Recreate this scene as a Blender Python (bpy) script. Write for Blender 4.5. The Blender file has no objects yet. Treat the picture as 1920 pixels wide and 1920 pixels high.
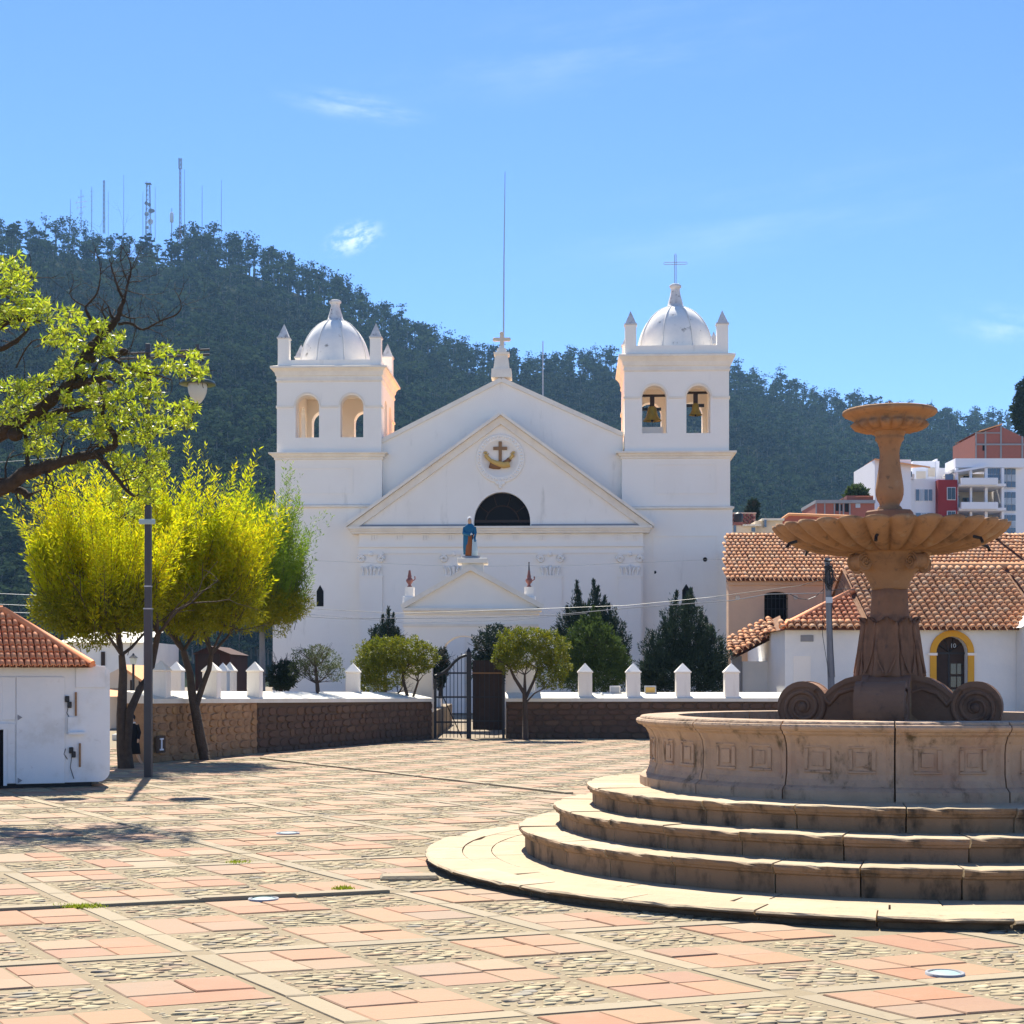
import bpy, math, random
import numpy as np
from mathutils import Vector, Matrix
random.seed(7); RNG = np.random.default_rng(11)
PI = math.pi
SC = bpy.context.scene
COL = SC.collection
# ------------------------------------------------------------------ camera
H, F, YH = 1.6, 3000.0, 1270.0          # eye height, focal length in photo pixels, horizon row
cam_d = bpy.data.cameras.new("camera"); cam = bpy.data.objects.new("camera", cam_d); COL.objects.link(cam)
cam.location = (0, 0, H); cam.rotation_euler = (PI/2, 0, 0)
cam_d.sensor_width = 36; cam_d.lens = F/1920*36; cam_d.shift_y = (YH-960)/1920
cam_d.clip_start = 0.1; cam_d.clip_end = 6000
SC.camera = cam
# ------------------------------------------------------------------ sun and sky
SUN_EL, SUN_AZ = math.radians(53.5), math.radians(-10)     # azimuth from +Y, negative = left
w = bpy.data.worlds.new("World"); SC.world = w; w.use_nodes = True
nt = w.node_tree; nt.nodes.clear()
def wn(t, **k):
    n = nt.nodes.new(t)
    for a, b in k.items(): setattr(n, a, b)
    return n
sky = wn("ShaderNodeTexSky", sky_type='NISHITA', sun_disc=False, sun_elevation=SUN_EL, sun_rotation=SUN_AZ,
         altitude=2800, air_density=1.0, dust_density=0.25, ozone_density=4.0)
bg = wn("ShaderNodeBackground"); bg.inputs['Strength'].default_value = 0.080
wo = wn("ShaderNodeOutputWorld")
tcw = wn("ShaderNodeTexCoord")
hue = wn("ShaderNodeHueSaturation"); hue.inputs['Saturation'].default_value = 1.10
tint = wn("ShaderNodeMix", data_type='RGBA', blend_type='MULTIPLY'); tint.inputs['Factor'].default_value = 1.0
tint.inputs['B'].default_value = (0.96, 0.955, 1.05, 1)
nt.links.new(sky.outputs[0], tint.inputs['A']); nt.links.new(tint.outputs['Result'], hue.inputs['Color'])
def cloud_patch(px, py, rx, ry, scale, lo, hi, amount, prev, tilt=0.0):
    """a wisp of cloud in the direction of photo pixel px,py"""
    d = Vector(((px-960)/F, 1, (YH-py)/F)).normalized()
    mp = wn("ShaderNodeMapping", vector_type='POINT')
    az = math.atan2(d.x, d.y); el = math.asin(d.z)
    m = wn("ShaderNodeVectorRotate", rotation_type='EULER_XYZ'); m.inputs['Rotation'].default_value = (0, 0, az)
    nt.links.new(tcw.outputs['Generated'], m.inputs['Vector'])
    m2 = wn("ShaderNodeVectorRotate", rotation_type='EULER_XYZ'); m2.inputs['Rotation'].default_value = (-el, 0, 0)
    nt.links.new(m.outputs[0], m2.inputs['Vector'])
    m3 = wn("ShaderNodeVectorRotate", rotation_type='EULER_XYZ'); m3.inputs['Rotation'].default_value = (0, tilt, 0)
    nt.links.new(m2.outputs[0], m3.inputs['Vector'])
    mp.inputs['Scale'].default_value = (F/rx, 0.001, F/ry)
    nt.links.new(m3.outputs[0], mp.inputs['Vector'])
    ln = wn("ShaderNodeVectorMath", operation='LENGTH'); nt.links.new(mp.outputs[0], ln.inputs[0])
    mr = wn("ShaderNodeMapRange", interpolation_type='SMOOTHSTEP')
    mr.inputs['From Min'].default_value = 1.0; mr.inputs['From Max'].default_value = 0.0
    nt.links.new(ln.outputs['Value'], mr.inputs['Value'])
    # only the half of the sky ahead of this direction
    sx = wn("ShaderNodeSeparateXYZ"); nt.links.new(m3.outputs[0], sx.inputs[0])
    gt = wn("ShaderNodeMath", operation='GREATER_THAN'); gt.inputs[1].default_value = 0; nt.links.new(sx.outputs[1], gt.inputs[0])
    no = wn("ShaderNodeTexNoise"); no.inputs['Scale'].default_value = scale; no.inputs['Detail'].default_value = 7
    no.inputs['Roughness'].default_value = 0.62
    nt.links.new(mp.outputs[0], no.inputs['Vector'])
    nr = wn("ShaderNodeMapRange", interpolation_type='SMOOTHSTEP')
    nr.inputs['From Min'].default_value = lo; nr.inputs['From Max'].default_value = hi
    nt.links.new(no.outputs[0], nr.inputs['Value'])
    a = wn("ShaderNodeMath", operation='MULTIPLY'); nt.links.new(mr.outputs[0], a.inputs[0]); nt.links.new(nr.outputs[0], a.inputs[1])
    b = wn("ShaderNodeMath", operation='MULTIPLY'); nt.links.new(a.outputs[0], b.inputs[0]); nt.links.new(gt.outputs[0], b.inputs[1])
    c = wn("ShaderNodeMath", operation='MULTIPLY'); c.inputs[1].default_value = amount; nt.links.new(b.outputs[0], c.inputs[0])
    mx = wn("ShaderNodeMix", data_type='RGBA'); mx.inputs['B'].default_value = (8.5, 8.9, 9.6, 1)
    nt.links.new(c.outputs[0], mx.inputs['Factor']); nt.links.new(prev, mx.inputs['A'])
    return mx.outputs['Result']
c0 = hue.outputs[0]
c0 = cloud_patch(664, 446, 70, 36, 2.4,   .40, .64, 0.5, c0, tilt=0.35)
c0 = cloud_patch(660, 198, 170, 34, 1.6, .35, .75, 0.22, c0, tilt=-0.12)
c0 = cloud_patch(1100, 90, 520, 110, 1.5, .40, .80, 0.10, c0, tilt=0.1)
c0 = cloud_patch(1450, 400, 700, 110, 1.3, .40, .85, 0.12, c0, tilt=0.1)
c0 = cloud_patch(1900, 610, 160, 50, 1.6, .40, .80, 0.25, c0, tilt=-0.2)
nt.links.new(c0, bg.inputs['Color']); nt.links.new(bg.outputs[0], wo.inputs['Surface'])
sl = bpy.data.lights.new("sun", 'SUN'); sl.energy = 4.3; sl.angle = math.radians(0.55); sl.color = (1.0, 0.95, 0.84)
so = bpy.data.objects.new("sun", sl); COL.objects.link(so)
SUNV = Vector((math.sin(SUN_AZ)*math.cos(SUN_EL), math.cos(SUN_AZ)*math.cos(SUN_EL), math.sin(SUN_EL)))
so.rotation_euler = SUNV.to_track_quat('Z', 'Y').to_euler(); so.location = (-60, 120, 300)
vs = SC.view_settings
vs.view_transform = 'Standard'; vs.look = 'None'; vs.gamma = 1; vs.exposure = 1.40; vs.use_curve_mapping = False
SC.cycles.max_bounces = 8; SC.cycles.diffuse_bounces = 4; SC.cycles.transparent_max_bounces = 8
SC.cycles.volume_bounces = 0; SC.cycles.use_denoising = True

# ------------------------------------------------------------------ helpers
def at(px, py, d):                       # the place seen at photo pixel px,py, d metres ahead
    return Vector(((px-960)/F*d, d, H+(YH-py)/F*d))
def gd(py, z=0.0): return F*(H-z)/(py-YH)  # distance of a point at height z seen at row py
def gnd(px, py): return at(px, py, gd(py))
class MB:
    """collects shapes in one mesh; M is applied to what is added"""
    def __init__(s): s.v = []; s.f = []; s.mi = []; s.M = Matrix(); s.cur = 0; s.sm = []; s.smooth = False
    def add(s, vs_, fs):
        o = len(s.v); M = s.M
        s.v += [tuple(M @ Vector(p)) for p in vs_]
        flip = M.to_3x3().determinant() < 0
        for f in fs:
            f = [i+o for i in f]
            s.f.append(f[::-1] if flip else f); s.mi.append(s.cur); s.sm.append(s.smooth)
        return s
    def box(s, a, b, bev=0.0):
        x0, y0, z0 = [min(a[i], b[i]) for i in range(3)]; x1, y1, z1 = [max(a[i], b[i]) for i in range(3)]
        if bev <= 0:
            return s.add([(x0,y0,z0),(x1,y0,z0),(x1,y1,z0),(x0,y1,z0),(x0,y0,z1),(x1,y0,z1),(x1,y1,z1),(x0,y1,z1)],
                         [(0,3,2,1),(4,5,6,7),(0,1,5,4),(1,2,6,5),(2,3,7,6),(3,0,4,7)])
        b_ = min(bev, (x1-x0)*.45, (y1-y0)*.45, (z1-z0)*.45); V = []
        for sx in (0, 1):
            for sy in (0, 1):
                for sz in (0, 1):
                    X, Y, Z = (x0, x1)[sx], (y0, y1)[sy], (z0, z1)[sz]
                    ix, iy, iz = (b_, -b_)[sx], (b_, -b_)[sy], (b_, -b_)[sz]
                    V += [(X, Y+iy, Z+iz), (X+ix, Y, Z+iz), (X+ix, Y+iy, Z)]
        I = lambda sx, sy, sz, k: (sx*4+sy*2+sz)*3+k
        Fs = []
        for sx in (0, 1):
            q = [I(sx,0,0,0), I(sx,1,0,0), I(sx,1,1,0), I(sx,0,1,0)]; Fs.append(q if sx else q[::-1])
        for sy in (0, 1):
            q = [I(0,sy,0,1), I(1,sy,0,1), I(1,sy,1,1), I(0,sy,1,1)]; Fs.append(q[::-1] if sy else q)
        for sz in (0, 1):
            q = [I(0,0,sz,2), I(1,0,sz,2), I(1,1,sz,2), I(0,1,sz,2)]; Fs.append(q if sz else q[::-1])
        for sx in (0, 1):
            for sy in (0, 1):
                q = [I(sx,sy,0,0), I(sx,sy,1,0), I(sx,sy,1,1), I(sx,sy,0,1)]; Fs.append(q if sx == sy else q[::-1])
            for sz in (0, 1):
                q = [I(sx,0,sz,0), I(sx,0,sz,2), I(sx,1,sz,2), I(sx,1,sz,0)]; Fs.append(q if sx == sz else q[::-1])
        for sy in (0, 1):
            for sz in (0, 1):
                q = [I(0,sy,sz,1), I(1,sy,sz,1), I(1,sy,sz,2), I(0,sy,sz,2)]; Fs.append(q if sy != sz else q[::-1])
        for sx in (0, 1):
            for sy in (0, 1):
                for sz in (0, 1):
                    t = [I(sx,sy,sz,0), I(sx,sy,sz,1), I(sx,sy,sz,2)]; Fs.append(t if (sx+sy+sz) % 2 else t[::-1])
        return s.add(V, Fs)
    def prism(s, poly, y0, y1):          # polygon in x,z (counter-clockwise seen from the front, -y) swept from y0 back to y1
        n = len(poly)
        V = [(x, y0, z) for x, z in poly]+[(x, y1, z) for x, z in poly]
        Fs = [tuple(range(n)), tuple(range(2*n-1, n-1, -1))]
        for i in range(n):
            j = (i+1) % n; Fs.append((j, i, i+n, j+n))
        return s.add(V, Fs)
    def lathe(s, prof, n=24, cap=True, rmod=None, a0=0.0, a1=2*PI):
        full = abs(a1-a0-2*PI) < 1e-6; m = n if full else n+1
        V = []
        for (r, z) in prof:
            for k in range(m):
                a = a0+(a1-a0)*k/n; rr = r*(rmod(a, r, z) if rmod else 1)
                V.append((rr*math.cos(a), rr*math.sin(a), z))
        Fs = []
        for i in range(len(prof)-1):
            for k in range(n):
                k2 = (k+1) % m if full else k+1
                Fs.append((i*m+k, i*m+k2, (i+1)*m+k2, (i+1)*m+k))
        if cap and full:
            Fs.append(tuple(range(m-1, -1, -1))); Fs.append(tuple(range((len(prof)-1)*m, len(prof)*m)))
        return s.add(V, Fs)
    def tube(s, pts, rad, n=6, cap=True):
        pts = [Vector(p) for p in pts]
        if not hasattr(rad, '__len__'): rad = [rad]*len(pts)
        V = []; up = Vector((0.31, 0.17, 0.93))
        for i, p in enumerate(pts):
            t = (pts[min(i+1, len(pts)-1)]-pts[max(i-1, 0)])
            t = t.normalized() if t.length > 1e-9 else Vector((0, 0, 1))
            a = t.cross(up)
            if a.length < 1e-3: a = t.cross(Vector((1, 0, 0)))
            a.normalize(); b = t.cross(a)
            for k in range(n):
                q = 2*PI*k/n; V.append(p+(a*math.cos(q)+b*math.sin(q))*rad[i])
        Fs = []
        for i in range(len(pts)-1):
            for k in range(n):
                Fs.append((i*n+k, (i+1)*n+k, (i+1)*n+(k+1) % n, i*n+(k+1) % n)[::-1])
        if cap:
            Fs.append(tuple(range(n))); Fs.append(tuple(range(len(pts)*n-1, (len(pts)-1)*n-1, -1)))
        return s.add(V, Fs)
    def ball(s, c, r, n=10, m=7):
        if not hasattr(r, '__len__'): r = (r, r, r)
        V = []; Fs = []
        for i in range(m+1):
            ph = PI*i/m
            for k in range(n):
                a = 2*PI*k/n
                V.append((c[0]+r[0]*math.sin(ph)*math.cos(a), c[1]+r[1]*math.sin(ph)*math.sin(a), c[2]-r[2]*math.cos(ph)))
        for i in range(m):
            for k in range(n):
                Fs.append((i*n+k, i*n+(k+1) % n, (i+1)*n+(k+1) % n, (i+1)*n+k))
        return s.add(V, Fs)
    def shift(s, o):
        o = Vector(o); s.v = [(x-o.x, y-o.y, z-o.z) for x, y, z in s.v]; return s
    def mesh(s, name, mats):
        me = bpy.data.meshes.new(name); me.from_pydata(s.v, [], s.f)
        for m in (mats if isinstance(mats, (list, tuple)) else [mats]): me.materials.append(m)
        if s.f:
            me.polygons.foreach_set("material_index", s.mi); me.polygons.foreach_set("use_smooth", s.sm)
        me.update(); return me
def link(name, data, parent=None, kind=None, loc=None):
    o = bpy.data.objects.new(name, data); COL.objects.link(o)
    if parent: o.parent = parent
    if kind: o['kind'] = kind
    if loc is not None: o.location = loc
    return o
def part(name, mb, mats, parent, world=True, kind=None):
    if world and parent: mb.shift(parent.location)
    return link(name, mb.mesh(name, mats), parent, kind)
def thing(name, label, cat, loc=(0,0,0), rotz=0.0, group=None):
    o = link(name, None, loc=loc); o.rotation_euler = (0, 0, rotz)
    o['label'] = label; o['category'] = cat
    if group: o['group'] = group
    return o
def tag(o, label, cat, group=None):
    o['label'] = label; o['category'] = cat
    if group: o['group'] = group
    return o
def np_mesh(name, V, Q, mats, smooth=False, mi=None):
    me = bpy.data.meshes.new(name); n = len(V); k = Q.shape[1]
    me.vertices.add(n); me.vertices.foreach_set("co", np.ascontiguousarray(V, dtype=np.float32).ravel())
    me.loops.add(Q.size); me.loops.foreach_set("vertex_index", np.ascontiguousarray(Q, dtype=np.int32).ravel())
    me.polygons.add(len(Q)); me.polygons.foreach_set("loop_start", np.arange(0, Q.size, k, dtype=np.int32))
    me.update(calc_edges=True)
    for m in (mats if isinstance(mats, (list, tuple)) else [mats]): me.materials.append(m)
    if smooth: me.polygons.foreach_set("use_smooth", np.ones(len(Q), bool))
    if mi is not None: me.polygons.foreach_set("material_index", mi)
    return me
def unit(a): return a/np.maximum(np.linalg.norm(a, axis=1, keepdims=True), 1e-9)
def leaves(C, D, L, W, spread=None):
    """diamond leaves: centres C, directions D, lengths L, widths W"""
    N = len(C); D = unit(D); R = unit(np.cross(D, unit(RNG.normal(size=(N, 3)))))
    L = np.broadcast_to(np.asarray(L, float), (N,))[:, None]; W = np.broadcast_to(np.asarray(W, float), (N,))[:, None]
    V = np.empty((N, 4, 3)); V[:, 0] = C; V[:, 1] = C+D*L*.5+R*W*.5; V[:, 2] = C+D*L; V[:, 3] = C+D*L*.5-R*W*.5
    return V.reshape(-1, 3), np.arange(4*N).reshape(N, 4)

# ------------------------------------------------------------------ materials
def mat(name, cols, rough=0.85, rnd=None, noise=None, noise_col=None, noise_amt=0.5, n2=None, n2_col=None, n2_lo=.55, n2_hi=.7,
        bump=None, translucent=0.0, spec=0.3, val=0.0, metallic=0.0, n2_stretch=None, dust=None):
    """cols: base colours picked by `rnd` ('obj' per object, 'isl' per loose piece); noise mixes noise_col; n2 makes blotches of n2_col"""
    m = bpy.data.materials.new(name); m.use_nodes = True; t = m.node_tree; t.nodes.clear()
    def N(ty, **k):
        n = t.nodes.new(ty)
        for a, b in k.items(): setattr(n, a, b)
        return n
    L = t.links.new
    out = N("ShaderNodeOutputMaterial"); p = N("ShaderNodeBsdfPrincipled")
    p.inputs['Roughness'].default_value = rough; p.inputs['Specular IOR Level'].default_value = spec
    p.inputs['Metallic'].default_value = metallic
    tc = N("ShaderNodeTexCoord"); vec = tc.outputs['Object']
    geo = N("ShaderNodeNewGeometry"); oi = N("ShaderNodeObjectInfo")
    if rnd in ('obj', 'isl'):
        r = oi.outputs['Random'] if rnd == 'obj' else geo.outputs['Random Per Island']
        ramp = N("ShaderNodeValToRGB"); ramp.color_ramp.interpolation = 'LINEAR'
        els = ramp.color_ramp.elements
        while len(els) < len(cols): els.new(0.5)
        for i, c in enumerate(cols):
            els[i].position = i/max(1, len(cols)-1); els[i].color = (*c, 1)
        L(r, ramp.inputs[0]); col = ramp.outputs[0]
        if rnd == 'obj':          # separate noise pattern on each copy
            off = N("ShaderNodeVectorMath", operation='ADD'); sc_ = N("ShaderNodeVectorMath", operation='SCALE')
            cb = N("ShaderNodeCombineXYZ"); L(r, cb.inputs[0]); L(r, cb.inputs[1]); L(r, cb.inputs[2])
            L(cb.outputs[0], sc_.inputs[0]); sc_.inputs['Scale'].default_value = 37.0
            L(vec, off.inputs[0]); L(sc_.outputs[0], off.inputs[1]); vec = off.outputs[0]
        if val > 0:
            wn_ = N("ShaderNodeTexWhiteNoise", noise_dimensions='1D'); L(r, wn_.inputs['W'])
            mrv = N("ShaderNodeMapRange"); mrv.inputs['To Min'].default_value = 1-val; mrv.inputs['To Max'].default_value = 1+val
            L(wn_.outputs['Value'], mrv.inputs['Value'])
            vm = N("ShaderNodeVectorMath", operation='SCALE'); L(col, vm.inputs[0]); L(mrv.outputs[0], vm.inputs['Scale']); col = vm.outputs[0]
    else:
        rgb = N("ShaderNodeRGB"); rgb.outputs[0].default_value = (*cols[0], 1); col = rgb.outputs[0]
    def blotch(scale, lo, hi, c2, amt, col, stretch=None):
        nonlocal vec
        v = vec
        if stretch:
            mp = N("ShaderNodeMapping"); mp.inputs['Scale'].default_value = stretch; L(v, mp.inputs['Vector']); v = mp.outputs[0]
        no = N("ShaderNodeTexNoise"); no.inputs['Scale'].default_value = scale; no.inputs['Detail'].default_value = 8
        no.inputs['Roughness'].default_value = 0.65; L(v, no.inputs['Vector'])
        mr = N("ShaderNodeMapRange", interpolation_type='SMOOTHSTEP'); mr.inputs['From Min'].default_value = lo; mr.inputs['From Max'].default_value = hi
        mr.inputs['To Max'].default_value = amt; L(no.outputs[0], mr.inputs['Value'])
        mx = N("ShaderNodeMix", data_type='RGBA'); mx.inputs['B'].default_value = (*c2, 1)
        L(mr.outputs[0], mx.inputs['Factor']); L(col, mx.inputs['A']); return mx.outputs['Result']
    if noise: col = blotch(noise, .3, .75, noise_col, noise_amt, col)
    if n2: col = blotch(n2, n2_lo, n2_hi, n2_col, 1.0, col, n2_stretch)
    if dust:                  # dirt and wear that runs across neighbouring pieces, fixed to the place
        vec_ = vec; vec = geo.outputs['Position']
        for sc_d, lo_d, hi_d, c_d, am_d in dust: col = blotch(sc_d, lo_d, hi_d, c_d, am_d, col)
        vec = vec_
    L(col, p.inputs['Base Color'])
    if bump:
        for sc_b, st, dist in (bump if isinstance(bump, list) else [bump]):
            nb = N("ShaderNodeTexNoise"); nb.inputs['Scale'].default_value = sc_b; nb.inputs['Detail'].default_value = 6; L(vec, nb.inputs['Vector'])
            bp = N("ShaderNodeBump"); bp.inputs['Strength'].default_value = st; bp.inputs['Distance'].default_value = dist
            L(nb.outputs[0], bp.inputs['Height'])
            if p.inputs['Normal'].is_linked: L(p.inputs['Normal'].links[0].from_socket, bp.inputs['Normal'])
            L(bp.outputs[0], p.inputs['Normal'])
    if translucent > 0:
        tr = N("ShaderNodeBsdfTranslucent"); L(col, tr.inputs['Color'])
        mxs = N("ShaderNodeMixShader"); mxs.inputs[0].default_value = translucent
        L(p.outputs[0], mxs.inputs[1]); L(tr.outputs[0], mxs.inputs[2]); L(mxs.outputs[0], out.inputs['Surface'])
    else:
        L(p.outputs[0], out.inputs['Surface'])
    return m
WHITE = mat("white_plaster", [(.93,.86,.755)], .9, noise=.55, noise_col=(.87,.79,.68), noise_amt=.6, n2=1.1, n2_col=(.55,.49,.40), n2_lo=.58, n2_hi=.86,
            n2_stretch=(1.6,1.6,.35), bump=[(9,.16,.02),(1.3,.12,.05)])
TRIM = mat("plaster_trim", [(.90,.81,.67)], .9, noise=1.2, noise_col=(.70,.61,.50), noise_amt=.6, bump=[(8,.25,.03)])
DOME = mat("dome_plaster", [(.86,.81,.73)], 1.0, noise=1.4, noise_col=(.70,.67,.62), noise_amt=.6, n2=2.6, n2_col=(.20,.18,.15), n2_lo=.60, n2_hi=.74, bump=(6,.2,.03))
PINN = mat("weathered_plaster", [(.68,.66,.63)], .9, noise=3, noise_col=(.42,.38,.36), noise_amt=.7, n2=6, n2_col=(.13,.10,.09), n2_lo=.56, n2_hi=.72, bump=(12,.3,.02))
WHITE2 = mat("house_whitewash", [(.85,.82,.76)], .9, noise=1.0, noise_col=(.68,.685,.67), noise_amt=.6, n2=.9, n2_col=(.58,.56,.50), n2_lo=.62, n2_hi=.80, bump=[(7,.2,.02),(1.6,.15,.05)])
PINK = mat("pink_wash", [(.72,.47,.29)], .92, noise=.8, noise_col=(.52,.34,.24), noise_amt=.6, n2=.7, n2_col=(.72,.52,.38), n2_lo=.55, n2_hi=.75, bump=[(7,.2,.02)])
CREAM = mat("cream_wall", [(.70,.60,.46)], .9, noise=1, noise_col=(.6,.5,.38), noise_amt=.5)
SAND = [(.47,.30,.165), (.43,.27,.15), (.50,.34,.20), (.40,.255,.15)]
STONE = mat("carved_sandstone", [(.36,.195,.092)], .88, noise=4, noise_col=(.24,.13,.068), noise_amt=.8, n2=4.0, n2_col=(.12,.075,.045), n2_lo=.52, n2_hi=.78, dust=[(14, .56, .72, (.10,.07,.05), .7), (5, .55, .75, (.42,.33,.22), .5)],
            bump=[(40,.3,.01),(7,.35,.03)])
STONE_DK = mat("dark_sandstone", [(.27,.14,.078)], .88, noise=4, noise_col=(.18,.095,.057), noise_amt=.8, n2=3, n2_col=(.07,.043,.033), n2_lo=.50, n2_hi=.74, dust=[(11, .58, .74, (.10,.07,.055), .7)],
            bump=[(40,.3,.01),(7,.4,.03)])
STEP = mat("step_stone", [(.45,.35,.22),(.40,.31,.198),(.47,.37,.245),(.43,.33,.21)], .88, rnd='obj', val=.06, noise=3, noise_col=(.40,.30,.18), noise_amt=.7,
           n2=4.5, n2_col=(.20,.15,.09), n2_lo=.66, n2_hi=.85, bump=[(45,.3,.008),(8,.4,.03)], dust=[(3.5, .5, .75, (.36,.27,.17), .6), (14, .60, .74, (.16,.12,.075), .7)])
STEP_F = mat("weathered_shaded_step_face", [(.27,.172,.098),(.225,.145,.087),(.30,.19,.108),(.25,.155,.098)], .9, rnd='obj', val=.08, noise=4, noise_col=(.20,.13,.075), noise_amt=.8,
           n2=5, n2_col=(.05,.038,.025), n2_lo=.47, n2_hi=.68, n2_stretch=(1,1,.45), bump=[(45,.35,.01),(8,.5,.03)])  # risers darker than treads: weathering, with their shade put into the colour
KERB_F = mat("dirty_shaded_kerb_face", [(.15,.11,.07),(.12,.09,.06),(.18,.13,.08)], .95, rnd='obj', val=.1, noise=6, noise_col=(.06,.045,.03), noise_amt=.9, bump=[(30,.5,.02)])  # near-black kerb face: dirt plus the overhang's shade put into the colour
BASIN = mat("basin_stone", [(.49,.34,.225),(.44,.30,.195),(.52,.365,.245)], .88, rnd='obj', val=.05, noise=3, noise_col=(.33,.225,.145), noise_amt=.8,
            n2=6, n2_col=(.10,.075,.04), n2_lo=.53, n2_hi=.72, n2_stretch=(1,1,.45), bump=[(45,.4,.010),(8,.45,.035)], dust=[(1.3, .5, .75, (.36,.20,.13), .7), (9, .60, .72, (.13,.085,.05), .75)])
SLABC = [(.335,.150,.080),(.36,.185,.098),(.295,.132,.076),(.36,.215,.115),(.33,.160,.085),(.30,.222,.138),(.295,.150,.094),(.325,.26,.168),(.345,.147,.074),(.255,.19,.132),(.35,.178,.093)]
SLAB = mat("red_slab", SLABC, .8, rnd='obj', val=.09, noise=3.5, noise_col=(.32,.185,.108), noise_amt=.5, n2=6, n2_col=(.22,.125,.08), n2_lo=.60, n2_hi=.85, bump=[(30,.3,.008),(5,.35,.02)], dust=[(.45, .35, .65, (.33,.21,.125), .32), (2.2, .50, .72, (.30,.205,.135), .45), (9, .62, .75, (.20,.15,.10), .55)])
SLAB_S = mat("red_slab_far", SLABC, .8, rnd='isl', val=.09, noise=1.6, noise_col=(.35,.25,.155), noise_amt=.6, bump=[(20,.3,.01)], dust=[(.45, .35, .65, (.33,.22,.135), .62), (2.2, .50, .72, (.30,.205,.135), .45), (9, .62, .75, (.20,.15,.10), .55)])
COBC = [(.34,.275,.175),(.38,.32,.20),(.30,.245,.165),(.40,.34,.215),(.365,.25,.165),(.275,.25,.205),(.37,.30,.185),(.41,.355,.235)]
COB = mat("river_cobble", COBC, .95, rnd='obj', val=.12, noise=2, noise_col=(.32,.255,.155), noise_amt=.4, spec=.1)
COB_S = mat("river_cobble_bed", COBC, .95, rnd='isl', val=.13, noise=9, noise_col=(.32,.255,.155), noise_amt=.4, spec=.1)
STRIP = mat("grey_strip_stone", [(.30,.24,.15),(.28,.226,.148),(.315,.25,.156)], .85, rnd='isl', val=.08, noise=4, noise_col=(.30,.235,.15), noise_amt=.6, bump=[(25,.3,.01)], dust=[(1.6, .48, .70, (.31,.24,.155), .6), (11, .58, .72, (.20,.155,.10), .6)])
MORTAR = mat("sandy_mortar", [(.27,.212,.13)], .95, noise=3, noise_col=(.19,.145,.09), noise_amt=.7, bump=[(60,.5,.01)])
EARTH = mat("bare_earth", [(.26,.20,.14)], .95, noise=.4, noise_col=(.17,.14,.09), noise_amt=.7, bump=[(6,.5,.05)])
SHADOWED_SOIL = mat("shadowed_joint_soil", [(.05,.038,.025)], .95, bump=[(60,.5,.01)])
RUB = [(.12,.068,.042),(.095,.056,.038),(.14,.082,.047),(.085,.055,.04),(.125,.08,.052)]
RUBBLE = mat("rubble_stone", RUB, .9, rnd='obj', val=.15, noise=6, noise_col=(.13,.075,.05), noise_amt=.7, bump=[(18,.5,.03)])
RUBBLE_L = mat("rubble_stone_tan", [(.40,.235,.11),(.36,.20,.10),(.43,.26,.13),(.33,.195,.11),(.42,.245,.105)], .95, rnd='obj', val=.12, noise=5, noise_col=(.22,.125,.065), noise_amt=.9, bump=[(18,.5,.03)])
RMORT = mat("rubble_mortar", [(.10,.065,.043)], .95, noise=5, noise_col=(.10,.065,.045), noise_amt=.7, bump=[(20,.5,.03)])
RMORT_L = mat("rubble_mortar_tan", [(.35,.215,.115)], .95, noise=5, noise_col=(.20,.12,.07), noise_amt=.7, bump=[(20,.5,.03)])
COPING = mat("limewashed_coping", [(.76,.72,.62)], .9, noise=2, noise_col=(.62,.55,.42), noise_amt=.6, bump=[(9,.3,.02)])
TILEC = [(.84,.37,.155),(.78,.32,.125),(.86,.44,.20),(.72,.29,.12),(.84,.40,.17),(.66,.33,.17),(.86,.50,.26),(.80,.34,.14)]
TILE = mat("clay_tile", TILEC, .85, rnd='obj', val=.09, noise=7, noise_col=(.58,.29,.15), noise_amt=.4, bump=(25,.3,.01))
TILE_S = mat("clay_tile_field", TILEC, .85, rnd='isl', val=.09, noise=4, noise_col=(.56,.28,.15), noise_amt=.35)
NTILE = mat("new_red_tile", [(.86,.31,.13),(.82,.28,.115),(.88,.36,.16)], .8, rnd='obj', val=.07, noise=6, noise_col=(.72,.28,.15), noise_amt=.4)
NTILE_S = mat("new_red_tile_field", [(.86,.31,.13),(.82,.28,.115),(.88,.36,.16)], .8, rnd='isl', val=.07, noise=6, noise_col=(.72,.28,.15), noise_amt=.4)
UNDER = mat("roof_underlay", [(.30,.16,.09)], .95, noise=5, noise_col=(.09,.05,.035), noise_amt=.6)
IRON = mat("black_iron", [(.018,.018,.02)], .5, spec=.4)
POSTM = mat("dark_grey_paint", [(.045,.047,.055)], .45, spec=.4, noise=6, noise_col=(.06,.06,.065), noise_amt=.5)
GREEN_P = mat("green_enamel", [(.03,.055,.05)], .35, spec=.5)
WOODDK = mat("dark_wood", [(.035,.02,.014)], .6, noise=7, noise_col=(.06,.03,.018), noise_amt=.7, bump=(12,.3,.01))
DARK = mat("dark_interior", [(.008,.007,.007)], .9)
GLASSDK = mat("dark_glass", [(.02,.022,.026)], .08, spec=.6)
GLASSB = mat("blue_grey_glass", [(.10,.14,.19)], .08, spec=.6)
PALEGL = mat("pale_glass", [(.40,.43,.46)], .1, spec=.5)
FROST = mat("frosted_lamp_glass", [(.72,.74,.68)], .25, spec=.5, translucent=.4)
LENS = mat("ground_light_glass", [(.34,.46,.45)], .35, spec=.3)
STEEL = mat("galvanised_steel", [(.42,.43,.44)], .4, metallic=.6)
GREYM = mat("grey_concrete", [(.30,.30,.31)], .85, noise=3, noise_col=(.22,.22,.23), noise_amt=.5)  # also on the added strips of the ledge's shadow line
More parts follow.
